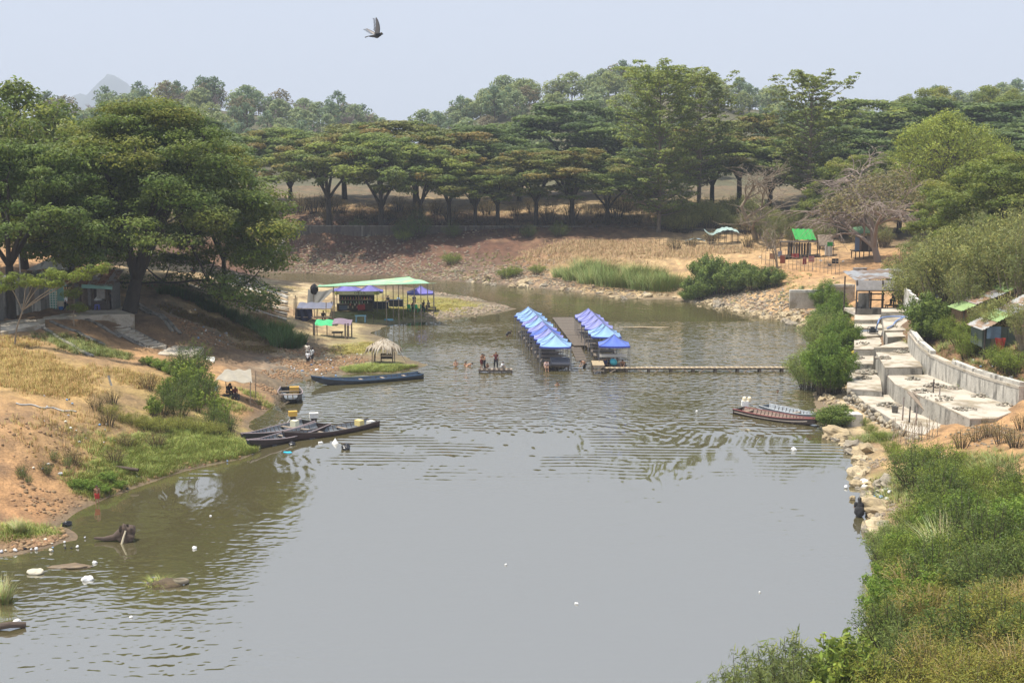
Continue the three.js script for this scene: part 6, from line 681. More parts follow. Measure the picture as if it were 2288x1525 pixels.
function bodyOf(pose) {
  if (bodyCache[pose]) return bodyCache[pose]; const J = joints(pose), up = J.head.clone().sub(J.neck).normalize(), fw = new V3(0, 0, 1).addScaledVector(up, -up.z).normalize(), H = (x, y, z) => J.head.clone().addScaledVector(new V3(1, 0, 0), x).addScaledVector(up, y).addScaledVector(fw, z);
  const torso = [[J.pelvis, J.pelvis.clone().lerp(J.chest, 0.45), 0.125, 0.115], [J.pelvis.clone().lerp(J.chest, 0.4), J.chest, 0.115, 0.135], [J.Lsh, J.Rsh, 0.075, 0.075], [J.Lhip, J.Rhip, 0.1, 0.1]], sl = [], leg = [], shin = [], arms = [];
  for (const s of 'LR') { sl.push([J[s + 'sh'], J[s + 'sh'].clone().lerp(J[s + 'el'], 0.6), 0.06, 0.05]); leg.push([J[s + 'hip'], J[s + 'knee'], 0.088, 0.06]); shin.push([J[s + 'knee'], J[s + 'ankle'], 0.056, 0.036], [J[s + 'ankle'], J[s + 'toe'], 0.036, 0.026]); arms.push([J[s + 'sh'], J[s + 'el'], 0.05, 0.038], [J[s + 'el'], J[s + 'wr'], 0.038, 0.028]); }
  const hand = [], fing = []; for (const s of 'LR') { const d = J[s + 'wr'].clone().sub(J[s + 'el']).normalize(), side = new V3(0, 0, 1).cross(d).normalize(), nrm = d.clone().cross(side), w = J[s + 'wr']; hand.push([w, w.clone().addScaledVector(d, 0.075), 0.028, 0.034]); for (let i = 0; i < 4; i++) { const b = w.clone().addScaledVector(d, 0.085).addScaledVector(nrm, (i - 1.5) * 0.02), L = [0.06, 0.075, 0.07, 0.055][i]; fing.push(tube([b, b.clone().addScaledVector(d, L * 0.5).addScaledVector(side, 0.008), b.clone().addScaledVector(d, L * 0.85).addScaledVector(side, 0.03)], 0.0095, 0.007, 5)); } const tb = w.clone().addScaledVector(d, 0.03).addScaledVector(nrm, 0.03); fing.push(tube([tb, tb.clone().addScaledVector(d, 0.03).addScaledVector(nrm, 0.028), tb.clone().addScaledVector(d, 0.065).addScaledVector(nrm, 0.032)], 0.011, 0.008, 5)); }
  const skull = [[H(0, 0.03, -0.015), H(0, 0.03, 0.01), 0.098, 0.092], [H(0, -0.05, 0.025), H(0, -0.085, 0.05), 0.062, 0.04], [H(0, 0.0, 0.09), H(0, -0.025, 0.108), 0.014, 0.018, 0.012], [H(-0.092, -0.005, 0), H(-0.098, -0.03, 0), 0.018, 0.014, 0.01], [H(0.092, -0.005, 0), H(0.098, -0.03, 0), 0.018, 0.014, 0.01]];
  const grow = (b, e) => b.map(([a, c, r, q, k]) => [a, c, r + e, q + e, k]);
  const eyes = [-1, 1].map((s) => new THREE.SphereGeometry(0.012, 8, 6).translate(...H(s * 0.035, 0.0, 0.088).toArray())); eyes.push(tube([H(-0.028, -0.065, 0.087), H(0, -0.07, 0.095), H(0.028, -0.065, 0.087)], 0.006, 0.006, 4));
  return bodyCache[pose] = { skin: mergeGeometries([field([...torso, [J.chest, J.neck, 0.1, 0.052], [J.neck, H(0, -0.05, 0), 0.05, 0.052], ...arms, ...hand, ...leg, ...shin, ...skull]), ...fing.map(plain)]), shirt: field([...grow(torso, 0.018), ...grow(sl, 0.018)]), vest: field(grow(torso.slice(0, 3), 0.014)), trousers: field([...grow([torso[3]], 0.03), ...grow(leg, 0.02), ...grow(shin.filter((_, i) => i % 2 === 0), 0.02).map(([a, b, r, q]) => [a, a.clone().lerp(b, 0.85), r, q])]), shorts: field([...grow([torso[3]], 0.03), ...grow(leg, 0.03).map(([a, b, r, q]) => [a, a.clone().lerp(b, 0.75), r, q + 0.02])]), hair: field([[H(0, 0.055, -0.03), H(0, 0.06, 0.0), 0.1, 0.092], [H(0, -0.0, -0.05), H(0, -0.05, -0.055), 0.075, 0.055]]), long: field([[H(0, 0.055, -0.03), H(0, 0.06, 0.0), 0.102, 0.094], [H(0, 0, -0.06), H(0, -0.22, -0.09), 0.085, 0.06]]), face: mergeGeometries(eyes.map(plain)) };
}
const SKIN = M('brown_skin', [0.26, 0.135, 0.075], 0.55), SKIN2 = M('tan_skin', [0.36, 0.2, 0.12], 0.55), HAIR = M('black_hair', [0.012, 0.011, 0.01], 0.6), EYE_M = M('dark_eye', [0.02, 0.015, 0.012], 0.3), fabM = (n, c) => M(n, c, 0.9);
function person(label, pose, p, turn, height, o = {}) {
  const b = bodyOf(pose), full = { sit: 1.22, lean: 1.22, squat: 1.7 }[pose] ? 1.68 : 1.68, s = height / full, t = thing('person', label, 'person', p, turn, o.group); t.scale.setScalar(s);
  part(t, 'body', b.skin, o.skin || SKIN); part(t, 'hair', o.long ? b.long : b.hair, HAIR); part(t, 'face', b.face, EYE_M); if (o.shirt) part(t, 'shirt', o.vest ? b.vest : b.shirt, o.shirt); if (o.legs) part(t, o.shorts ? 'shorts' : 'trousers', o.shorts ? b.shorts : b.trousers, o.legs); if (o.skirt) part(t, 'skirt', lump([0.27, 0.3, 0.3], 3, 3, 0.2).translate(0, 0.28, 0.08), o.skirt); if (o.hat) part(t, 'hat', new THREE.LatheGeometry([[0, 0.2], [0.06, 0.19], [0.1, 0.12], [0.11, 0.06], [0.22, 0.03], [0.225, 0.02], [0.11, 0.045], [0.0, 0.05]].map((a) => new THREE.Vector2(...a)), 18).translate(...joints(pose).head.clone().add(new V3(0, 0.02, 0)).toArray()), o.hat); return t;
}
{
  const W = fabM('white_shirt', [0.72, 0.73, 0.74]), K = fabM('black_cloth', [0.018, 0.018, 0.02]), N = fabM('navy_cotton', [0.03, 0.04, 0.09]), RD = fabM('red_shorts', [0.35, 0.03, 0.02]), BR = fabM('dark_red_shirt', [0.10, 0.02, 0.02]), PK = fabM('dusty_pink', [0.5, 0.36, 0.33]), BL = fabM('light_blue_shirt', [0.3, 0.45, 0.6]), GR = fabM('grey_cotton', [0.35, 0.35, 0.34]), wat = (u, v, dy) => at(u, v, 0).add(new V3(0, dy, 0));
  person('shirtless child in red shorts standing at the near left shore', 'stand', hit(217, 1126), 0.25, 1.06, { legs: RD, shorts: true });
  person('child in long white shirt and black shorts, front of the group on the bank', 'stand', hit(688, 816), 3.0, 1.28, { shirt: W, legs: K, shorts: true }); person('woman in pale shirt and dark shorts, right of the group on the bank', 'stride', hit(697, 812), 2.4, 1.5, { shirt: fabM('pale_grey_shirt', [0.5, 0.52, 0.52]), legs: K, shorts: true, long: true }); person('man in a cream shirt at the back of the group on the rubbly bank', 'stand', hit(687, 805), 2.8, 1.62, { shirt: fabM('cream_shirt', [0.62, 0.57, 0.48]), legs: GR });
  person('man in a white shirt and dark trousers by the tiled door of the left shed', 'stride', at(147, 697, 5.03), 1.4, 1.65, { shirt: W, legs: K, hat: fabM('straw_hat', [0.45, 0.33, 0.18]) }); person('person in black standing at the right post of the left shop', 'stand', at(251, 690, 5.03), -0.6, 1.6, { shirt: K, legs: K });
  { const g = hit(516, 884); person('woman in black with long hair sitting under the low cloth awning', 'lean', g.clone().add(new V3(-0.1, -0.02, 0.55)), 0.8, 1.6, { shirt: K, legs: K, long: true }); person('child in a red-brown top sitting close to the woman in black under the awning', 'lean', g.clone().add(new V3(0.45, -0.02, 0.75)), 0.4, 1.25, { shirt: BR, legs: K }); person('person in a light blue shirt sitting at the left under the awning', 'sit', g.clone().add(new V3(-1.05, 0.02, 0.3)), -0.5, 1.35, { shirt: BL, legs: N }); }
  const raft = (u) => at(u, 822, 0.33).setZ(at(1107, 833, 0).z - 0.35);
  person('boy in a dark red vest and black trousers standing alone on the diving raft', 'akimbo', raft(1108), 0.2, 1.5, { shirt: BR, legs: K, vest: true, skin: SKIN }); person('bare-chested boy at the left end of the diving raft', 'hug', raft(1076), 0.9, 1.38, { legs: BR, shorts: true }); person('child in black trousers close behind the bare-chested boy on the raft', 'hug', raft(1083), -1.2, 1.3, { legs: K, skin: SKIN2 }); person('small child crouching at the legs of the pair on the raft', 'squat', raft(1088), 0.5, 0.95, { legs: K, shorts: true }); person('child in a white shirt sitting low on the right part of the raft', 'squat', raft(1121), 1.0, 1.15, { shirt: W, legs: GR });
  person('child standing waist-deep with folded arms, left of the raft', 'wade', wat(1018, 818, -0.85), 0.3, 1.45, { skin: SKIN2 }); person('child bending over in the water, nearest the raft on its left', 'bow', wat(1045, 818, -0.72), 1.5, 1.4, { skin: SKIN2 }); person('child with wet hair in the water behind the bending one', 'wade', wat(1041, 817, -1.05), -0.5, 1.45);
  person('swimmer with only head and shoulders showing in mid river', 'wade', wat(1245, 860, -1.2), 0.2, 1.5); person('bather in a dark shirt crouching left of the far left canopies', 'bow', wat(1134, 751, -0.55), 2.2, 1.5, { shirt: K }); person('swimmer whose head shows near the right bank behind the red-brown boat', 'wade', wat(1738, 876, -1.3), 0, 1.5); person('person wading bent forward at the foot of the gangplank', 'bow', wat(1306, 822, -0.35), -1.1, 1.45, { legs: K, skin: SKIN2 });
  person('person in a pale pink top sitting on the platform of the nearest left canopy', 'lean', new V3(3.05, 0.0, -114.7), 0.2, 1.45, { shirt: PK, skin: SKIN2 }); person('person in a dark shirt sitting on the left of the nearest right platform', 'sit', new V3(8.35, 0.0, -115.3), 0.5, 1.5, { shirt: N, legs: K }); person('boy sitting on the right edge of the nearest right platform', 'lean', new V3(9.95, 0.05, -115.0), -0.2, 1.45, { legs: K, shorts: true }); person('child in black lying low behind the teal bundle', 'squat', new V3(8.75, 0.45, -115.6), 0.6, 1.1, { shirt: K, legs: K });
  person('person in black sitting on the railing of the pavilion', 'lean', at(2010, 690, 4.0).add(new V3(0, 0.25, -1.6)), -1.5, 1.6, { shirt: K, legs: K });
  person('person in dark clothes walking past the lone purple canopy', 'stride', hit(946, 699), 0.9, 1.55, { shirt: K, legs: K }); person('person in a pink-patterned top sitting among the green chairs', 'sit', hit(922, 695), 0.3, 1.5, { shirt: fabM('plum_top', [0.2, 0.05, 0.08]), legs: K }); person('person sitting at the right leg of the lone purple canopy', 'sit', hit(958, 691), -0.7, 1.5, { shirt: GR, legs: K }); person('person in black at the right end of the dark draped tables', 'sit', hit(868, 687).add(new V3(0, 0.35, 0)), -0.8, 1.55, { shirt: K, legs: K }); person('person in a blue shirt sitting under the green net between the poles', 'sit', hit(891, 683).add(new V3(0, 0.2, 0)), -0.6, 1.45, { shirt: BL, legs: N }); person('person in a striped dark top leaning behind the green chairs', 'lean', hit(925, 685).add(new V3(0, 0.4, 0)), 0.2, 1.5, { shirt: N, legs: K });
  person('person in navy sitting at the top of the stepped slope under the big tree', 'squat', hit(432, 619).add(new V3(0, 0.3, 0)), 0.4, 1.5, { shirt: N, legs: K }); person('person in a brown sarong walking down the stepped slope', 'stride', hit(491, 646), 2.6, 1.5, { shirt: GR, legs: fabM('brown_sarong', [0.26, 0.12, 0.06]) }); person('woman in black crouching at the water edge by the right-hand rocks', 'squat', at(1919, 1153, 0).add(new V3(0, 0.0, 0.1)), 2.9, 1.75, { shirt: K, legs: K, long: true, skirt: K }); person('person in dark clothes sitting inside the navy pole hut', 'sit', hit(722, 716), 0.3, 1.5, { shirt: K, legs: K });
}
// bird in flight, wings raised
{
  const o = dep(842, 78, 30), b = thing('flying_bird', 'dark bird flying to the right with raised wings against the sky', 'bird', o), fm = M('black_feather', [0.02, 0.02, 0.022], 0.6), gm = M('grey_feather', [0.22, 0.2, 0.185], 0.7), k = 30 / F; // k metres per pixel
  const mc = field([[new V3(-0.18, 0.84, 0), new V3(0.0, 0.85, 0), 0.018, 0.052], [new V3(0, 0.85, 0), new V3(0.07, 0.875, 0), 0.052, 0.034], [new V3(0.07, 0.88, 0), new V3(0.105, 0.905, 0), 0.034, 0.03], [new V3(0.12, 0.905, 0), new V3(0.155, 0.885, 0), 0.016, 0.004]], 90, 0.3, 0.87); mc.translate(0, -0.87, 0); mc.scale(0.9, 0.9, 0.9); part(b, 'body', mc, fm); part(b, 'tail', sheet((u, v) => new V3(-0.14 - 0.13 * v, -0.02 - 0.035 * v * v, (u - 0.5) * (0.05 + 0.09 * v)), 4, 4, 0.008), fm);
  for (const [x, z] of [[0.116, 0.027], [0.116, -0.027]]) part(b, 'eye', new THREE.SphereGeometry(0.006, 8, 6).translate(x - 0.01, 0.036, z), M('bird_eye', [0.3, 0.2, 0.05], 0.2));
  const wing = (name, tip, mid, z0, cw) => { const R = rng(4), A = new V3(0.0, 0.02, z0), f = (s) => A.clone().multiplyScalar((1 - s) ** 2).addScaledVector(mid, 2 * s * (1 - s)).addScaledVector(tip, s * s); const w = part(b, name, sheet((u, v) => { const p = f(v), c = cw * (1 - 0.55 * v * v) * Math.pow(Math.max(0.02, 1 - v), 0.22), d = new V3(0.93, 0.1, 0.0); return p.addScaledVector(d, (0.45 - u) * c); }, 6, 14, 0.006), gm); for (let i = 0; i < 10; i++) { const s = 0.2 + 0.78 * i / 9, p = f(s), q = f(Math.min(1, s + 0.12)); const c = cw * (1 - 0.5 * s * s); part(w, 'feather', sheet((u, v) => p.clone().lerp(q, v * 0.9).add(new V3(-(0.45 * c) - v * 0.035 + (u - 0.5) * 0.028, -0.004 - 0.01 * v, 0)), 2, 3, 0.004), fm); } part(w, 'wing_edge', tube(Array.from({ length: 12 }, (_, i) => { const s = i / 11, c = cw * (1 - 0.55 * s * s) * Math.pow(Math.max(0.02, 1 - s), 0.22); return f(s).addScaledVector(new V3(0.93, 0.1, 0), 0.45 * c); }), 0.011, 0.006, 5), fm); };
  wing('wing', new V3(-0.005, 0.37, 0.12), new V3(0.06, 0.2, 0.1), 0.02, 0.12); wing('wing', new V3(-0.27, 0.17, -0.3), new V3(-0.08, 0.05, -0.22), -0.02, 0.12);
}
// ---------- shrubs, grass, rocks and litter ----------
{
  const R = rng(701), V = {
    thicket: shrub({ seed: 201, h: 2.3, rad: 1.9, leaf: 0.07, stems: 34, per: 120, c: [0.12, 0.19, 0.03], c2: [0.22, 0.3, 0.05] }), thicketd: shrub({ seed: 231, h: 2.7, rad: 1.7, leaf: 0.075, stems: 28, per: 110, c: [0.075, 0.125, 0.03], c2: [0.13, 0.19, 0.04], arch: 0.1 }), thicket2: shrub({ seed: 202, h: 1.9, rad: 1.7, leaf: 0.065, stems: 30, per: 110, c: [0.16, 0.2, 0.04], c2: [0.29, 0.31, 0.07] }), oleander: shrub({ seed: 203, h: 2.0, rad: 1.4, leaf: 0.09, stems: 26, per: 110, aspect: 0.16, c: [0.12, 0.18, 0.05], c2: [0.2, 0.27, 0.08] }), broad: shrub({ seed: 204, h: 1.8, rad: 1.3, leaf: 0.075, stems: 24, per: 120, aspect: 0.42, c: [0.11, 0.2, 0.03], c2: [0.2, 0.31, 0.05] }),
    willow: shrub({ seed: 205, h: 5.2, rad: 3.2, leaf: 0.13, stems: 46, per: 300, aspect: 0.2, c: [0.14, 0.2, 0.06], c2: [0.22, 0.29, 0.08], arch: 0.12 }), dense: shrub({ seed: 206, h: 4.6, rad: 2.4, leaf: 0.12, stems: 44, per: 320, aspect: 0.22, c: [0.09, 0.17, 0.03], c2: [0.17, 0.27, 0.045] }), scrub: shrub({ seed: 207, h: 6, rad: 4.2, leaf: 0.13, stems: 40, per: 200, aspect: 0.36, c: [0.17, 0.21, 0.07], c2: [0.29, 0.32, 0.11] }), dark: shrub({ seed: 208, h: 2.6, rad: 2.0, leaf: 0.1, stems: 36, per: 190, aspect: 0.45, c: [0.1, 0.165, 0.04], c2: [0.17, 0.245, 0.06] }), scrub2: shrub({ seed: 217, h: 7, rad: 3.2, leaf: 0.13, stems: 30, per: 190, aspect: 0.3, c: [0.15, 0.2, 0.07], c2: [0.27, 0.3, 0.12], bark: PALEBARK }), gold: shrub({ seed: 219, h: 1.7, rad: 1.5, leaf: 0.045, stems: 46, per: 60, aspect: 0.2, c: [0.4, 0.32, 0.11], c2: [0.27, 0.28, 0.07], bark: M('dry_stalk', [0.42, 0.33, 0.16], 0.9) }), shoots: shrub({ seed: 221, h: 2.7, rad: 1.1, leaf: 0.15, stems: 11, per: 84, aspect: 0.11, c: [0.13, 0.18, 0.06], c2: [0.2, 0.26, 0.09], arch: 0.06 }), leafy: shrub({ seed: 223, h: 2.4, rad: 1.1, leaf: 0.12, stems: 13, per: 80, aspect: 0.36, c: [0.14, 0.22, 0.04], c2: [0.24, 0.33, 0.06] }), dry: shrub({ seed: 209, h: 1.5, rad: 1.1, leaf: 0.05, stems: 26, per: 40, c: [0.3, 0.24, 0.12], c2: [0.17, 0.16, 0.06] }),
  }; for (const k in V) V[k].userData.category = 'shrub';
  const sow = (k, list, group, label) => list.forEach(([u, v, s = 1, hs = 1], i) => copy(V[k], Array.isArray(label) ? label[i] : label, hit(u, v).add(new V3(0, -0.05, 0)), R() * 6.28, [s, s * hs, s], group));
  const grid = (n, u0, u1, v0, v1, s0, s1, ok = () => true) => { const o = []; let g = 0; while (o.length < n && g++ < 4000) { const u = lerp(u0, u1, R()), v = lerp(v0, v1, R()); if (ok(u, v) && !o.some(([a, b]) => Math.hypot(a - u, (b - v) * 1.3) < 24)) o.push([u, v, lerp(s0, s1, R()), 0.85 + 0.3 * R()]); } return o; };
  const edge = (v) => v < 1060 ? 1955 : v < 1200 ? lerp(1990, 2000, (v - 1060) / 140) : v < 1400 ? lerp(1985, 1960, (v - 1200) / 200) : lerp(1965, 1900, (v - 1400) / 200);
  sow('thicketd', grid(22, 1960, 2300, 1060, 1560, 0.55, 1.1, (u, v) => u > edge(v) + 25 && !(u > 2180 && v > 1150 && v < 1250)), 'dark green bushes in the right-hand thicket', 'dark green taller bush in the right-hand thicket'); sow('thicket', grid(30, 1960, 2300, 1050, 1300, 0.4, 0.95, (u, v) => u > edge(v) + 25 && !(u > 2190 && v > 1160 && v < 1240) && !(u > 2200 && v < 1110) && v > 1010 + Math.abs(u - 2100) * 0.1), 'leafy green thicket on the right bank below the quay', 'leafy green bush in the thicket below the quay'); 
  sow('thicket2', grid(28, 1940, 2330, 1300, 1640, 0.45, 1.0, (u, v) => u > edge(v) + 30), 'olive thicket at the lower right corner', 'olive green bush of the thicket at the lower right'); sow('broad', grid(12, 1970, 2140, 1270, 1440, 0.7, 1.0, (u, v) => u > edge(v)), 'bright green bushes at the water edge, lower right', 'bright green broad-leaved bush at the lower right water edge');
  sow('gold', grid(20, 2040, 2330, 1330, 1600, 0.7, 1.1), 'dry golden bushes at the lower right corner', 'dry golden twiggy bush at the lower right corner'); sow('broad', grid(12, 2000, 2290, 1080, 1300, 0.6, 1.0, (u, v) => u > edge(v) + 30), 'broad-leaved bushes inside the right-hand thicket', 'broad-leaved bright bush inside the thicket below the quay'); sow('oleander', grid(12, 1990, 2290, 1090, 1500, 0.6, 1.0, (u, v) => u > edge(v) + 40), 'narrow-leaved bushes inside the right-hand thicket', 'narrow-leaved bush inside the thicket of the right bank'); sow('shoots', [[1660, 1610, 1.0], [1710, 1600, 1.1], [1760, 1600, 1.25], [1800, 1605, 1.1], [1620, 1625, 0.9], [1735, 1630, 1.1], [1785, 1640, 1.2], [1680, 1640, 1]], 'narrow-leaved shoots rising at the bottom edge', 'narrow-leaved shrub whose shoots rise at the bottom edge'); sow('leafy', [[1850, 1585, 1.1], [1890, 1585, 1.1], [1870, 1610, 1.1], [1910, 1560, 1]], 'broad-leaved shoots at the bottom edge', 'broad-leaved shrub at the bottom edge, right of the narrow-leaved ones'); sow('oleander', [[1972, 1255, 0.9], [1990, 1270, 1.0], [2015, 1240, 0.9]], 'dark narrow-leaved bushes at the water edge', 'dark narrow-leaved bush leaning over the water below the rocks');
  sow('willow', [[1850, 800, 0.95, 0.95], [1812, 868, 0.78, 0.9]], null, ['big feathery willow bush at the river end of the footbridge', 'lower feathery bush hanging over the footbridge end']); sow('dense', [[1845, 706, 0.9], [1868, 750, 0.95], [1880, 800, 0.85], [1850, 880, 1.0], [1838, 760, 0.8], [1862, 880, 0.6, 0.9]], null, ['upright dense bush at the foot of the pavilion wall', 'dense green bush beside the sunlit terraces', 'dense bush against the terrace with the yellow ball', 'dark dense bush behind the red-brown boat', 'dense bush behind the big feathery one', 'low dense bush at the foot of the dark one']);
  sow('dark', [[1862, 955, 0.75, 0.8], [1876, 940, 0.6, 0.8], [1560, 668, 1.3, 0.95], [1605, 655, 1.5, 1.2], [1640, 655, 1.3, 1.15], [1690, 648, 1.1, 1.1], [1725, 640, 1.0, 1.0], [1580, 640, 1.4, 1.2], [1660, 625, 1.0, 1.0], [1540, 672, 0.8, 0.8]], null, ['dark shrub between the pale boat and the rubble wall', 'small dark shrub right of the pale boat bow', 'dark bush at the waterline left of the hut slope', 'tall dark green bush in the middle of the bank clump', 'green bush right of the tall dark one on the bank', 'bush at the right of the bank clump below the washing', 'rightmost bush of the clump below the washing', 'upper left bush of the bank clump', 'upper right bush of the bank clump', 'small blackish bush at the waterline left of the clump']);
  sow('thicket', [[1945, 968, 0.34], [1965, 985, 0.36], [1990, 1010, 0.4], [1930, 950, 0.3], [2010, 1035, 0.5]], 'small bushes among the rocks under the quay', 'small green bush among the rocks under the rubble wall');
  sow('scrub', [[2050, 700, 0.8, 1.15], [2140, 690, 1, 1.2], [2240, 690, 1.0, 1.3], [2020, 660, 0.7, 1.1], [2120, 650, 0.9, 1.2], [2260, 640, 1.0, 1.3], [2230, 760, 0.6, 1]], 'tall pale scrub on the right bank behind the quay', 'tall pale green scrub bush on the right bank behind the quay'); sow('scrub2', [[2095, 700, 0.9, 1.1], [2190, 690, 0.95, 1.1], [2285, 700, 1.0, 1.1], [2060, 650, 0.85, 1.1], [2190, 640, 1, 1.1], [2300, 640, 1.0, 1.1], [2300, 780, 0.6, 1], [2160, 720, 0.7, 1.1], [2020, 690, 0.6, 1.2], [2085, 665, 0.8, 1.1]], 'slender pale-stemmed scrub behind the quay', 'slender pale-stemmed scrub tree behind the quay');
  sow('thicket', [[2120, 760, 0.8], [2150, 775, 0.8], [2180, 790, 0.8], [2090, 740, 0.8], [2230, 815, 0.7], [2270, 835, 0.8], [2180, 760, 0.9], [2140, 745, 0.8], [2210, 785, 0.8], [2250, 830, 0.7], [2160, 800, 0.6]], 'bushes along the top of the streaked wall', 'ragged green bush above the streaked wall'); sow('dark', [[2068, 745, 1.1, 1.2], [2080, 760, 0.8, 1]], null, ['dark bush close to the white wall', 'dark low bush at the head of the streaked wall']);
  // left bank
  sow('thicketd', [[425, 905, 0.8, 1.1], [390, 905, 0.8], [455, 900, 0.8, 1.1], [360, 925, 0.7], [415, 860, 0.9, 1.3], [440, 850, 0.9, 1.3], [510, 965, 0.6], [400, 930, 0.7], [470, 950, 0.6]], 'dark leafy bushes in the hollow of the left bank', 'dark leafy bush in the hollow of the left bank'); sow('leafy', [[480, 925, 0.7, 1], [405, 880, 0.9, 1.1], [375, 895, 0.7, 1], [465, 880, 0.7, 1], [440, 920, 0.7, 1], [345, 930, 0.6, 1], [430, 875, 0.9, 1.1], [500, 940, 0.6, 1]], 'mid green bushes in the hollow of the left bank', 'mid green broad-leaved bush in the hollow of the left bank'); sow('thicket2', [[300, 950, 0.6, 0.8], [330, 960, 0.65, 0.8], [360, 965, 0.7, 0.8], [270, 940, 0.5, 0.8], [400, 960, 0.7, 0.8], [440, 965, 0.7, 0.8], [480, 970, 0.6, 0.8], [245, 930, 0.5]], 'olive weeds in the hollow of the left bank', 'olive green weedy bush in the hollow of the left bank'); sow('dry', [[240, 950, 0.8], [280, 1000, 0.7], [160, 1030, 0.6], [215, 915, 0.8], [255, 1035, 0.8], [170, 1040, 0.5], [50, 1060, 0.5], [100, 1055, 0.5], [330, 870, 0.9], [250, 900, 0.7], [350, 1000, 0.8]], 'dry brownish shrubs on the orange slope', 'dry brownish shrub on the orange slope of the left bank'); sow('shoots', [[150, 1045, 0.34], [105, 1060, 0.3], [48, 1070, 0.32], [64, 1080, 0.25], [120, 1030, 0.3]], 'small dark plants on the orange slope', 'small dark plant on the orange slope of the left bank'); sow('broad', [[200, 1095, 0.55, 0.7], [240, 1075, 0.5, 0.7], [230, 1100, 0.45, 0.7], [170, 1090, 0.45, 0.7], [265, 1090, 0.4, 0.7]], 'low green plants behind the child at the shore', 'low green plant on the shore behind the shirtless child'); sow('broad', [[360, 825, 0.7, 0.7], [400, 822, 0.7, 0.7], [330, 815, 0.6, 0.7], [380, 835, 0.6, 0.7]], 'low vines below the concrete landing', 'low vine patch below the concrete landing');
  sow('thicket', [[1010, 590, 1.1, 0.8], [1200, 612, 0.9, 0.8], [1130, 622, 0.9, 0.9], [1150, 618, 0.8], [900, 540, 1.0, 1.0]], null, ['grey-green bush on the slope of the far bank', 'bush at the left of the reed clumps', 'bush at the waterline of the far bank', 'small bush right of the waterline one', 'bush hanging on the slope under the far wall']);
  sow('scrub', grid(20, 1480, 1740, 488, 522, 0.45, 0.8), 'brushwood along the low wall behind the huts', 'pale brushwood bush along the low wall behind the bamboo fence'); sow('dry', grid(16, 1500, 1980, 500, 560, 1.2, 2.2), 'dry bushes among the huts', 'dry brown bush standing among the huts of the right bank'); sow('scrub2', grid(12, 1700, 1990, 515, 560, 0.4, 0.75), 'slender saplings round the huts', 'slender sapling beside the huts of the right bank'); sow('dry', grid(24, 640, 1450, 470, 498, 1.4, 2.6), 'dry brown bushes behind the far wall', 'dry brown bush behind the far wall under the rain trees'); sow('thicketd', [[905, 535, 1.5, 1], [935, 530, 1.6, 1.2], [800, 520, 1.2, 0.9], [1010, 530, 1.2, 0.9], [1180, 530, 1.1, 0.8], [1250, 528, 1.2, 0.8]], 'bushes hanging over the far wall', 'dark leafy bush hanging at the foot of the far wall'); sow('dry', [[2210, 975, 0.8], [2240, 990, 0.9], [2270, 1000, 0.8], [2180, 985, 0.7], [2150, 1000, 0.8], [2285, 960, 0.8]], 'dry bushes on the orange soil at the end of the quay', 'dry bush on the orange soil at the near end of the quay');
  // saplings with long compound leaves in front of the sheds
  const sap = (u, v, h, crowns, label) => { const O = hit(u, v), t = thing('young_tree', label, 'tree', O), bl = [], wd = [], k = scaleAt(O), q = crowns.map(([a, b]) => dep(a, b, -O.z).sub(O)); const fork = q[0].clone().multiplyScalar(0.55); fork.x *= 0.75; wd.push(tube([new V3(0, -0.3, 0), fork.clone().multiplyScalar(0.5).add(new V3(-0.12, 0, 0)), fork], 0.07, 0.05, 6)); q.forEach((e) => { wd.push(tube(bend(fork, e, 0.15, R, 3), 0.045, 0.015, 4)); for (let i = 0; i < 5; i++) bl.push({ p: e.clone().add(new V3((R() - 0.5) * 1.5, (R() - 0.5) * 0.7, (R() - 0.5) * 1.2)), r: [0.5, 0.28, 0.5], n: 130, c: mixc([0.13, 0.19, 0.03], [0.2, 0.27, 0.04], R()) }); }); part(t, 'trunk', wd, PALEBARK); part(t, 'crown', leafGeo(R, bl, 0.11, { aspect: 0.26, droop: 0.5, top: 0.3 }), LEAF); };
  sap(30, 775, 4, [[80, 625], [110, 610], [60, 630], [150, 620], [190, 612], [20, 640], [10, 618], [215, 600], [140, 630]], 'young tree with drooping bright leaves and thin leaning stem before the sheds'); sap(166, 728, 2, [[166, 655], [168, 685]], 'slender sapling in front of the left shop');
  // reeds and grass clumps that stand apart
  const reed = (n, h, rad, c, c2, seed, name = 'reed_clump') => { const t = new THREE.Group(); t.name = name; t.userData.category = 'reeds'; part(t, 'blades', bladeGeo(rng(seed), n, h, rad, 0.02, c, c2, 0.55, 3), BLADE); return t; }, rA = reed(900, 2.2, 2.0, [0.12, 0.19, 0.04], [0.22, 0.25, 0.07], 301), rB = reed(600, 1.7, 1.3, [0.11, 0.24, 0.04], [0.19, 0.33, 0.06], 302, 'grass_clump'), rC = reed(380, 2.0, 0.55, [0.32, 0.36, 0.13], [0.42, 0.42, 0.2], 303, 'grass_clump');
  [[1290, 625, 1.1], [1330, 632, 1.3], [1370, 638, 1.3], [1400, 640, 1.2], [1440, 645, 1.2], [1475, 648, 1.3], [1260, 618, 0.9], [1310, 605, 1.1], [1350, 612, 1.1], [1500, 640, 1.1], [1420, 615, 1.0], [1460, 620, 1.0]].forEach(([u, v, s], i) => copy(rA, 'tall feathery green reed clump on the right-hand bank beyond the canopies', hit(u, v), i, s, 'reed clumps beyond the canopies'));
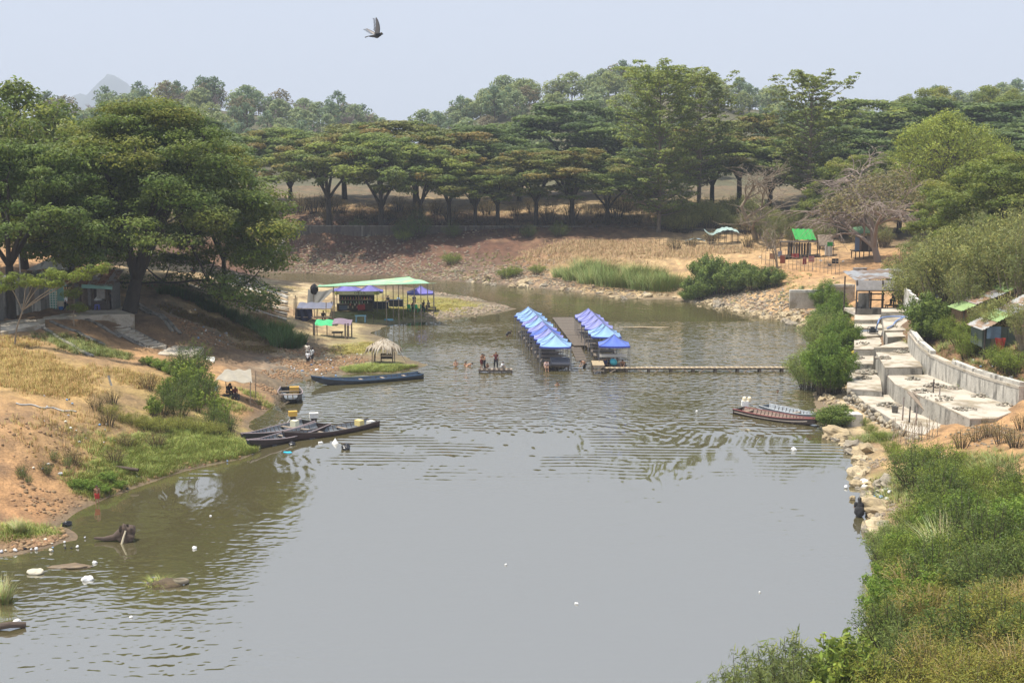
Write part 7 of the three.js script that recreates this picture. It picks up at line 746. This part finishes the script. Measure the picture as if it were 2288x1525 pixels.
  [[615, 760, 1.1], [640, 775, 1.2], [590, 745, 1], [655, 770, 1], [625, 745, 1], [560, 730, 0.9], [535, 718, 0.8], [510, 706, 0.8], [480, 695, 0.8], [450, 680, 0.8], [420, 668, 0.8], [395, 660, 0.8], [370, 655, 0.7], [465, 690, 0.7], [435, 672, 0.7]].forEach(([u, v, s], i) => copy(rB, 'thick green grass clump on the slope between the steps and the sandbank', hit(u, v), i * 1.7, s, 'green grass clumps on the left slope'));
  copy(rC, 'tall pale green grass tuft standing out of the lower right thicket', hit(2112, 1262), 0, 1.15); copy(rC, 'spiky grass tuft at the near left shore', hit(42, 1190), 1, 0.45); copy(rC, 'grass tuft at the left edge of the picture in the near water', at(8, 1345, 0.0), 2, 0.6);
  for (const t of [rA, rB, rC]) t.userData.category = 'reeds';
  // uncountable grass
  const dryT = bladeGeo(rng(311), 16, 0.5, 0.22, 0.012, [0.36, 0.27, 0.08], [0.46, 0.36, 0.12], 0.6), greenT = bladeGeo(rng(312), 18, 0.32, 0.22, 0.012, [0.19, 0.25, 0.05], [0.36, 0.36, 0.09], 0.7), strawT = bladeGeo(rng(313), 16, 0.7, 0.35, 0.018, [0.38, 0.25, 0.13], [0.46, 0.34, 0.18], 0.6), weedT = bladeGeo(rng(314), 18, 0.45, 0.25, 0.02, [0.12, 0.17, 0.04], [0.22, 0.24, 0.06], 0.9);
  scatter('dry_grass', 'tall yellow dry grass on the upper left slope', 'grass', dryT, BLADE, spots(R, [[30, 800, 3, 900], [70, 820, 3, 900], [110, 835, 2.5, 800], [20, 850, 3, 800], [90, 865, 2.5, 600], [140, 860, 2.5, 500], [0, 770, 3, 700], [160, 840, 2, 250], [300, 845, 2.5, 250], [340, 855, 2, 250], [240, 830, 2.5, 120], [400, 700, 2, 200], [450, 715, 2.5, 300], [500, 730, 2.5, 300], [550, 750, 2.5, 300], [580, 780, 2, 200], [200, 960, 3, 200], [120, 985, 3, 160]]), R, 0.5, 0.95);
  scatter('green_grass', 'short green grass along the near left shore', 'grass', greenT, BLADE, spots(R, [[300, 1030, 2.5, 900], [360, 1010, 2.5, 1100], [420, 1000, 2.5, 1200], [480, 1000, 2.2, 1200], [530, 995, 1.6, 900], [250, 1060, 1.8, 500], [330, 1045, 1.5, 500], [200, 1090, 1.4, 400], [560, 1005, 0.9, 350], [390, 960, 2, 500], [450, 965, 2, 500], [230, 1000, 2, 200], [30, 1190, 1.0, 120], [80, 1185, 1.2, 150], [600, 905, 1, 80], [520, 905, 1.2, 100], [830, 822, 1.6, 700], [790, 826, 1.0, 400], [880, 822, 1.4, 600], [920, 823, 0.8, 250], [560, 880, 1, 60]]), R, 0.6, 1.3);
  scatter('bank_turf', 'yellowish turf on the sandbank and its edges', 'grass', bladeGeo(rng(315), 14, 0.14, 0.3, 0.014, [0.30, 0.29, 0.07], [0.4, 0.36, 0.1], 0.8), BLADE, spots(R, [[860, 700, 4, 900], [920, 695, 4, 900], [980, 690, 4, 900], [1040, 686, 4, 700], [1000, 672, 4, 500], [900, 670, 4, 400], [800, 778, 2.5, 600], [770, 785, 2, 400], [830, 770, 1.5, 200], [740, 690, 3, 150], [620, 640, 4, 150]]), R, 0.8, 1.5);
  scatter('straw_grass', 'pale straw-coloured grass on the far slopes', 'grass', strawT, BLADE, [...spots(R, [[1260, 560, 7, 800], [1320, 555, 7, 900], [1390, 555, 7, 900], [1460, 560, 7, 900], [1530, 565, 6, 700], [1590, 560, 6, 500], [1640, 560, 5, 300], [1300, 590, 6, 400], [1380, 590, 6, 300], [700, 480, 10, 400], [850, 480, 10, 500], [1000, 485, 10, 500], [1150, 490, 10, 500], [1300, 485, 10, 500], [1500, 490, 10, 500], [1650, 480, 10, 500], [560, 680, 3, 300], [500, 660, 3, 300], [600, 715, 2, 200]])], R, 0.45, 1.0);
  scatter('weeds', 'low weeds scattered over both banks', 'weeds', weedT, BLADE, spots(R, [[2100, 1060, 4, 700], [2150, 1150, 4, 700], [2050, 1180, 3, 500], [2100, 1280, 4, 800], [2200, 1350, 4, 900], [2050, 1420, 3, 700], [2150, 1480, 3, 800], [2240, 1480, 3, 600], [2000, 1330, 2, 300], [1960, 980, 1.5, 120], [2150, 790, 4, 300], [2240, 830, 3, 250], [2120, 720, 5, 300], [700, 600, 8, 200], [950, 610, 8, 200], [1100, 600, 8, 200], [1700, 630, 6, 200], [1800, 650, 4, 120], [200, 780, 3, 300], [230, 790, 2, 200], [150, 760, 2.5, 200]]), R, 0.5, 1.2);
  scatter('corner_grass', 'tawny grass under the lower right thicket', 'grass', dryT, BLADE, spots(R, [[2250, 1430, 2.5, 700], [2280, 1350, 2.5, 400], [2230, 1500, 2.5, 800], [2150, 1510, 2, 400], [2100, 1330, 2, 150], [2120, 1230, 1.5, 200], [2060, 1250, 1.5, 150]]), R, 0.8, 1.5);
  // boulders, each its own thing
  const rm = [M('tan_rock', [0.46, 0.38, 0.26], 0.9, { map: T.rock, bumpMap: T.rock, bumpScale: 0.05 }), M('grey_rock', [0.34, 0.31, 0.27], 0.9, { map: T.rock, bumpMap: T.rock, bumpScale: 0.05 }), M('pale_rock', [0.56, 0.48, 0.35], 0.9, { map: T.rock, bumpMap: T.rock, bumpScale: 0.05 })], rg = [1, 2, 3, 4, 5, 6].map((k) => lump([1, 0.62, 0.8], k * 7, 2, 0.75, true));
  let rn = 0; const rock = (p, s, label, group) => { const o = solo('boulder', rg[rn % 6], rm[(rn * 5 + (rn >> 2)) % 3], label, 'rock', group, p, R() * 6.28); o.scale.set(s * (0.8 + 0.5 * R()), s * (0.7 + 0.5 * R()), s * (0.8 + 0.4 * R())); o.rotation.z = (R() - 0.5) * 0.5; o.rotation.x = (R() - 0.5) * 0.5; rn++; return o; };
  const line = (n, pts, s0, s1, label, group, w = 10) => { for (let i = 0; i < n; i++) { const t = (i + R()) / n * (pts.length - 1), k = Math.min(pts.length - 2, t | 0), u = lerp(pts[k][0], pts[k + 1][0], t - k) + (R() - 0.5) * w, v = lerp(pts[k][1], pts[k + 1][1], t - k) + (R() - 0.3) * w * 0.4, p = hit(u, v); rock(p, lerp(s0, s1, R() * R()), label, group); } };
  line(52, [[1850, 975], [1890, 980], [1912, 1015], [1930, 1045], [1930, 1085], [1950, 1120], [1955, 1160], [1955, 1200]], 0.22, 0.75, 'tan boulder at the water edge below the quay', 'boulders at the water edge below the quay', 26); [[1966, 1140, 0.85], [1954, 1180, 0.6], [1907, 1000, 0.8], [1872, 972, 0.8], [1935, 1010, 0.9], [1900, 948, 0.5], [1975, 1085, 0.55], [1905, 1117, 0.22]].forEach(([u, v, s], i) => rock(hit(u, v).add(new V3(0, 0.1, 0)), s, ['large slanting pale boulder beside the crouching woman in black', 'big two-humped boulder just below the crouching woman', 'long boulder at the waterline below the stick fence', 'flat tan boulder at the waterline right of the pale boat', 'dark-bottomed boulder at the foot of the stick fence', 'boulder at the base of the rubble wall', 'boulder under the white rubbish heap', 'lone rock standing in the water by the crouching woman'][i]));
  line(70, [[1540, 668], [1600, 682], [1660, 692], [1720, 705], [1780, 716], [1830, 722]], 0.3, 0.95, 'pale boulder on the stony shore left of the pavilion', 'boulders on the stony shore left of the pavilion', 34); line(34, [[1680, 670], [1740, 680], [1800, 700], [1840, 690]], 0.25, 0.6, 'pale boulder on the stony shore left of the pavilion', 'boulders on the stony shore left of the pavilion', 50); line(34, [[1030, 622], [1100, 628], [1180, 636], [1260, 646], [1340, 656], [1430, 664], [1510, 662]], 0.35, 1.0, 'grey boulder along the far waterline', 'boulders along the far waterline', 30); line(22, [[860, 868], [1850, 868]].map(() => [0, 0]).length ? [[1840, 885], [1870, 900], [1885, 925], [1870, 950]] : [], 0.2, 0.55, 'boulder between the willow bush and the rubble wall', 'boulders between the willow bush and the rubble wall', 40);
  // rubble and gravel nobody could count
  const pebble = lump([1, 0.7, 0.85], 3, 1, 0.4), gm = M('shore_stone', [0.31, 0.26, 0.21], 0.9, { map: T.rock });
  scatter('shore_rubble', 'broken stone along the far bank and the sandbank edges', 'rubble', pebble, gm, spots(R, [[640, 602, 6, 300], [720, 606, 6, 350], [800, 610, 6, 350], [880, 614, 6, 350], [960, 618, 6, 350], [1040, 622, 6, 350], [1120, 626, 6, 400], [1200, 636, 6, 400], [1280, 645, 5, 300], [1360, 656, 5, 300], [1080, 670, 4, 300], [1120, 688, 3, 350], [1060, 695, 3, 300], [980, 704, 3, 250], [1000, 658, 3, 200], [1650, 680, 5, 400], [1720, 690, 5, 400], [1790, 705, 4, 300], [1600, 676, 4, 300], [1560, 672, 4, 200], [800, 540, 14, 300], [950, 560, 14, 300], [650, 560, 10, 200], [1180, 600, 6, 150]]), R, 0.06, 0.26, 0.7);
  scatter('bank_rubble', 'stones and clods on the left bank', 'rubble', pebble, M('clod', [0.33, 0.215, 0.13], 0.95, { map: T.rock }), spots(R, [[660, 810, 2.5, 350], [700, 825, 2, 350], [740, 815, 2, 300], [780, 805, 2, 250], [640, 840, 2, 250], [720, 780, 2, 200], [680, 790, 2, 250], [430, 740, 3, 300], [470, 760, 3, 250], [400, 720, 2, 200], [560, 1010, 1.5, 160], [450, 1035, 1.5, 160], [350, 1060, 1.5, 160], [250, 1095, 1.2, 140], [160, 1185, 1, 140], [110, 1205, 1, 200], [60, 1215, 1, 140], [170, 1205, 0.8, 160], [100, 960, 3, 60], [60, 1000, 3, 50], [600, 870, 1.5, 150], [590, 905, 1.2, 150], [120, 1130, 2, 120]]), R, 0.03, 0.15, 0.6); scatter('quay_gravel', 'grey gravel heaps on the quay terraces', 'gravel', pebble, M('gravel_stone', [0.36, 0.34, 0.31], 0.9, { map: T.rock }), (() => { const o = []; for (const [u, v, Y, r, n] of [[1940, 832, 1.5, 1.1, 260], [2020, 785, 3.0, 0.8, 120], [2045, 900, 1.0, 0.9, 150], [2090, 862, 2.35, 0.8, 70], [2060, 875, 2.3, 0.8, 40], [2040, 848, 2.3, 0.5, 30], [2130, 868, 2.3, 0.6, 50], [2190, 886, 2.3, 0.6, 50], [2160, 915, 2.3, 0.9, 30], [2100, 890, 2.3, 1.2, 30], [1975, 800, 2.98, 0.7, 40], [1985, 905, 0.97, 0.9, 60], [1915, 800, 2.08, 0.6, 40], [1930, 845, 1.48, 0.6, 40], [2250, 905, 2.3, 0.7, 50], [1930, 768, 2.68, 0.6, 14], [2000, 730, 3.93, 0.7, 14]]) { const c = at(u, v, Y); for (let i = 0; i < n; i++) { const a = R() * 6.28, q = r * Math.sqrt(R()); o.push(c.clone().add(new V3(Math.cos(a) * q, 0.03 + 0.3 * Math.max(0, 1 - q / r) * R(), Math.sin(a) * q * 0.8))); } } return o; })(), R, 0.05, 0.12, 0.5); scatter('river_stones', 'wet stones and debris on the right bank', 'rubble', pebble, gm, spots(R, [[1900, 985, 1.5, 120], [1930, 1040, 1.5, 120], [1950, 1100, 1.5, 160], [1960, 1150, 1.5, 160], [1880, 940, 2, 160], [1860, 900, 2, 150], [2230, 1205, 2, 120], [2260, 980, 3, 110], [2200, 960, 2, 70], [2250, 850, 2, 120]]), R, 0.04, 0.13, 0.6);
  // litter
  const bagG = [1, 2, 3, 4].map((k) => lump([1, 0.75, 0.8], k * 13, 3, 0.5)), wm = M('white_plastic', [0.64, 0.64, 0.63], 0.55), bk = M('black_plastic', [0.015, 0.015, 0.018], 0.35), cy = M('cyan_plastic', [0.02, 0.42, 0.66], 0.4); let bn = 0;
  const bag = (p, s, m, label, group, name = 'plastic_bag') => { const o = solo(name, bagG[bn++ % 4], m, label, 'litter', group, p, R() * 6); o.scale.set(s, s * 0.85, s * 0.9); return o; };
  [[195, 1294, 0.26, 'white bulging bag floating in the near left water'], [434, 1224, 0.14, 'small white bag floating right of the driftwood stump'], [1774, 1004, 0.22, 'white bag floating off the right bank'], [1130, 1261, 0.08, 'tiny pale scrap floating in mid river'], [1288, 1348, 0.09, 'small grey-white scrap floating low in mid river'], [1698, 1322, 0.05, 'tiny white scrap floating toward the right thicket'], [292, 1378, 0.08, 'thin white scrap floating at the lower left'], [211, 1256, 0.14, 'small white bag on the mud bar by the stump'], [716, 989, 0.16, 'white bag floating under the moored boats'], [37, 1388, 0.16, 'clear plastic box floating at the left edge'], [1557, 918, 0.1, 'white float on the river left of the red-brown boat'], [470, 1152, 0.07, 'small white scrap floating off the shirtless child']].forEach(([u, v, s, l]) => bag(at(u, v, 0.02), s, wm, l)); bag(at(642, 1010, 0.01), 0.28, cy, 'bright cyan sheet floating below the moored boats').scale.y = 0.07; bag(at(773, 1000, 0.08), 0.36, bk, 'black bag half sunk in front of the moored boats'); bag(at(652, 992, 0.05), 0.26, bk, 'round dark tin floating under the moored boats'); bag(hit(147, 1175).add(new V3(0, 0.1, 0)), 0.28, bk, 'black bag on the near left shore'); const tri = solo('plastic_sheet', new THREE.ConeGeometry(0.28, 0.42, 5).translate(0, 0.16, 0), wm, 'pointed white sheet standing out of the water by the black bag', 'litter', null, at(749, 990, 0)); solo('floating_branch', tube([[0, 0.02, 0], [0.5, 0.05, 0.1], [0.95, 0.0, 0.05]], 0.05, 0.02), WOODD, 'thin branch floating beside the black bag', 'branch', null, at(762, 991, 0.0));
  [[80, 1278]].forEach(([u, v]) => { const o = solo('plastic_sack', lump([0.38, 0.17, 0.24], 31, 3, 0.4), M('dirty_sack', [0.46, 0.42, 0.33], 0.8), 'dirty white sack lying in the shallow water at the left', 'sack', null, at(u, v, 0.06)); });
  const lit = (n, list, s0, s1, label, group) => { for (let i = 0; i < n; i++) { const [u, v, r] = list[i % list.length], p = hit(u + (R() - 0.5) * r, v + (R() - 0.5) * r * 0.35); if (p.y < 0.03) p.y = 0.03; bag(p.add(new V3(0, 0.05, 0)), lerp(s0, s1, R() * R()), [wm, wm, M('cream_plastic', [0.6, 0.54, 0.42], 0.6), M('grey_plastic', [0.42, 0.43, 0.45], 0.6), bk, M('blue_plastic_bag', [0.2, 0.32, 0.5], 0.5)][R() * 6 | 0], label, group); } };
  lit(34, [[700, 815, 90], [740, 810, 90], [780, 800, 90], [660, 830, 60], [720, 830, 80]], 0.07, 0.2, 'scrap of litter on the rubbly shore by the blue boat', 'litter on the rubbly shore by the blue boat'); lit(14, [[400, 1050, 160], [330, 1070, 120], [250, 1100, 90], [500, 1030, 100], [570, 1010, 60]], 0.05, 0.11, 'scrap of litter along the near left shore', 'litter along the near left shore'); lit(18, [[150, 1215, 80], [90, 1220, 80], [30, 1225, 60]], 0.05, 0.14, 'scrap of litter on the mud bar at the left', 'litter on the mud bar at the left'); lit(22, [[150, 960, 200], [220, 970, 150], [100, 1040, 150], [120, 905, 150]], 0.05, 0.13, 'scrap of litter on the orange slope', 'litter on the orange slope'); lit(30, [[430, 720, 120], [460, 745, 100], [400, 700, 90], [480, 760, 80]], 0.06, 0.18, 'scrap of litter on the dumped slope above the landing', 'litter on the dumped slope above the landing'); lit(26, [[1965, 1110, 40], [1955, 1125, 40], [1980, 1100, 40], [1915, 1085, 50]], 0.12, 0.34, 'rubbish bag among the right-hand rocks below the quay', 'rubbish bags among the right-hand rocks'); lit(20, [[2230, 830, 120], [2180, 790, 120], [2260, 870, 80], [2230, 1210, 80], [2090, 1015, 60]], 0.08, 0.22, 'scrap of litter in the scrub of the right bank', 'litter in the scrub of the right bank'); lit(26, [[1760, 690, 100], [1820, 640, 120], [1700, 660, 100], [1640, 570, 160], [1850, 590, 100]], 0.1, 0.3, 'scrap of litter on the stony bank below the huts', 'litter on the stony bank below the huts');
  // driftwood stump, log, tyre islet
  const s0 = at(262, 1208, 0), st = thing('driftwood_stump', 'dark driftwood stump with a long root lying in the near left water', 'driftwood', s0), sm = M('wet_wood', [0.09, 0.06, 0.042], 0.75, { map: T.wood, bumpMap: T.wood, bumpScale: 0.03 }), k = s0.z / -F; part(st, 'root', tube([[-52 * k, 0.18, 0.1], [-30 * k, 0.12, 0.05], [-8 * k, 0.18, 0], [12 * k, 0.42, 0]], [0.06, 0.11, 0.17, 0.3], 0.3, 10), sm); part(st, 'stump', lump([0.42, 0.52, 0.36], 44, 3, 0.6).translate(20 * k, 0.4, 0), sm); for (const [a, b, c] of [[10, 36, 0.1], [22, 38, -0.1], [34, 30, 0.1], [38, 10, 0.2]]) part(st, 'root_stub', tube([[18 * k, 0.4, 0], [a * k, b * k * 0.7 + 0.1, c], [a * k, b * k, c]], 0.16, 0.07, 7), sm); part(st, 'pale_root', tube([[24 * k, 0.62, 0.3], [20 * k, 0.3, 0.42], [16 * k, -0.05, 0.5]], 0.04, 0.06, 6), M('bleached_wood', [0.5, 0.43, 0.3], 0.8));
  solo('log', tube([[-1.1, 0.1, 0.1], [0, 0.16, 0], [1.2, 0.06, -0.1]], 0.14, 0.1, 8), sm, 'dark log lying in the grass of the near left shore', 'log', null, hit(266, 1050), -0.25); solo('driftwood_log', tube([[-0.6, 0.1, 0], [0.2, 0.2, 0.1], [0.8, 0.1, 0]], 0.16, 0.12, 8), sm, 'driftwood log at the left edge of the near water', 'log', null, at(10, 1405, 0), 0.3);
  const i0 = at(365, 1306, 0), is = thing('debris_islet', 'small heap of roots and green sprigs in the near left water', 'debris', i0); part(is, 'mound', lump([0.75, 0.22, 0.42], 51, 3, 0.6), M('muddy_roots', [0.12, 0.09, 0.06], 0.95, { map: T.rock, bumpMap: T.rock, bumpScale: 0.05 })); part(is, 'sprigs', bladeGeo(rng(9), 130, 0.4, 0.6, 0.014, [0.2, 0.24, 0.05], [0.3, 0.3, 0.08], 1.4, 3).translate(-0.25, 0.1, 0), BLADE); part(is, 'roots', Array.from({ length: 22 }, () => { const a = R() * 6.28, q = R() * 0.6; return tube([[Math.cos(a) * q, 0.2, Math.sin(a) * q * 0.5], [Math.cos(a) * (q + 0.25), 0.1, Math.sin(a) * (q + 0.2) * 0.6]], 0.02, 0.01, 4); }), WOODD);
  const ty = solo('tyre', new THREE.TorusGeometry(0.3, 0.1, 10, 24).rotateX(Math.PI / 2 - 0.15), M('dusty_tyre', [0.24, 0.21, 0.17], 0.9, { map: T.rock }), 'dusty car tyre lying on the debris heap', 'tyre', null, at(402, 1298, 0.1)); const mb = solo('mud_bar', lump([1.0, 0.12, 0.4], 61, 3, 0.7), M('wet_mud', [0.2, 0.15, 0.1], 0.6, { map: T.rock }), 'low mud bar with litter right of the left shore', 'mud bank', null, at(160, 1266, 0.0)); mb.userData.kind = 'structure';
  const pipe = solo('water_pipe', tube(Array.from({ length: 14 }, (_, i) => hit(lerp(35, 170, i / 13), lerp(902, 922, i / 13) + 2 * Math.sin(i * 1.4), 0.05).sub(hit(100, 910))), 0.05, 0.05, 6), M('grey_pipe', [0.4, 0.4, 0.38], 0.6), 'thin grey pipe lying across the left path', 'pipe', null, hit(100, 910));
  const post = solo('fence_post', bar([0, -0.2, 0], [-0.25, 0.75, 0], 0.08, 0.08, 6), CONC, 'short leaning concrete post on the left slope', 'post', null, hit(250, 862));
}
scene.traverse((o) => { if (o.isMesh) { o.castShadow = true; o.receiveShadow = true; } });
renderer.render(scene, camera);
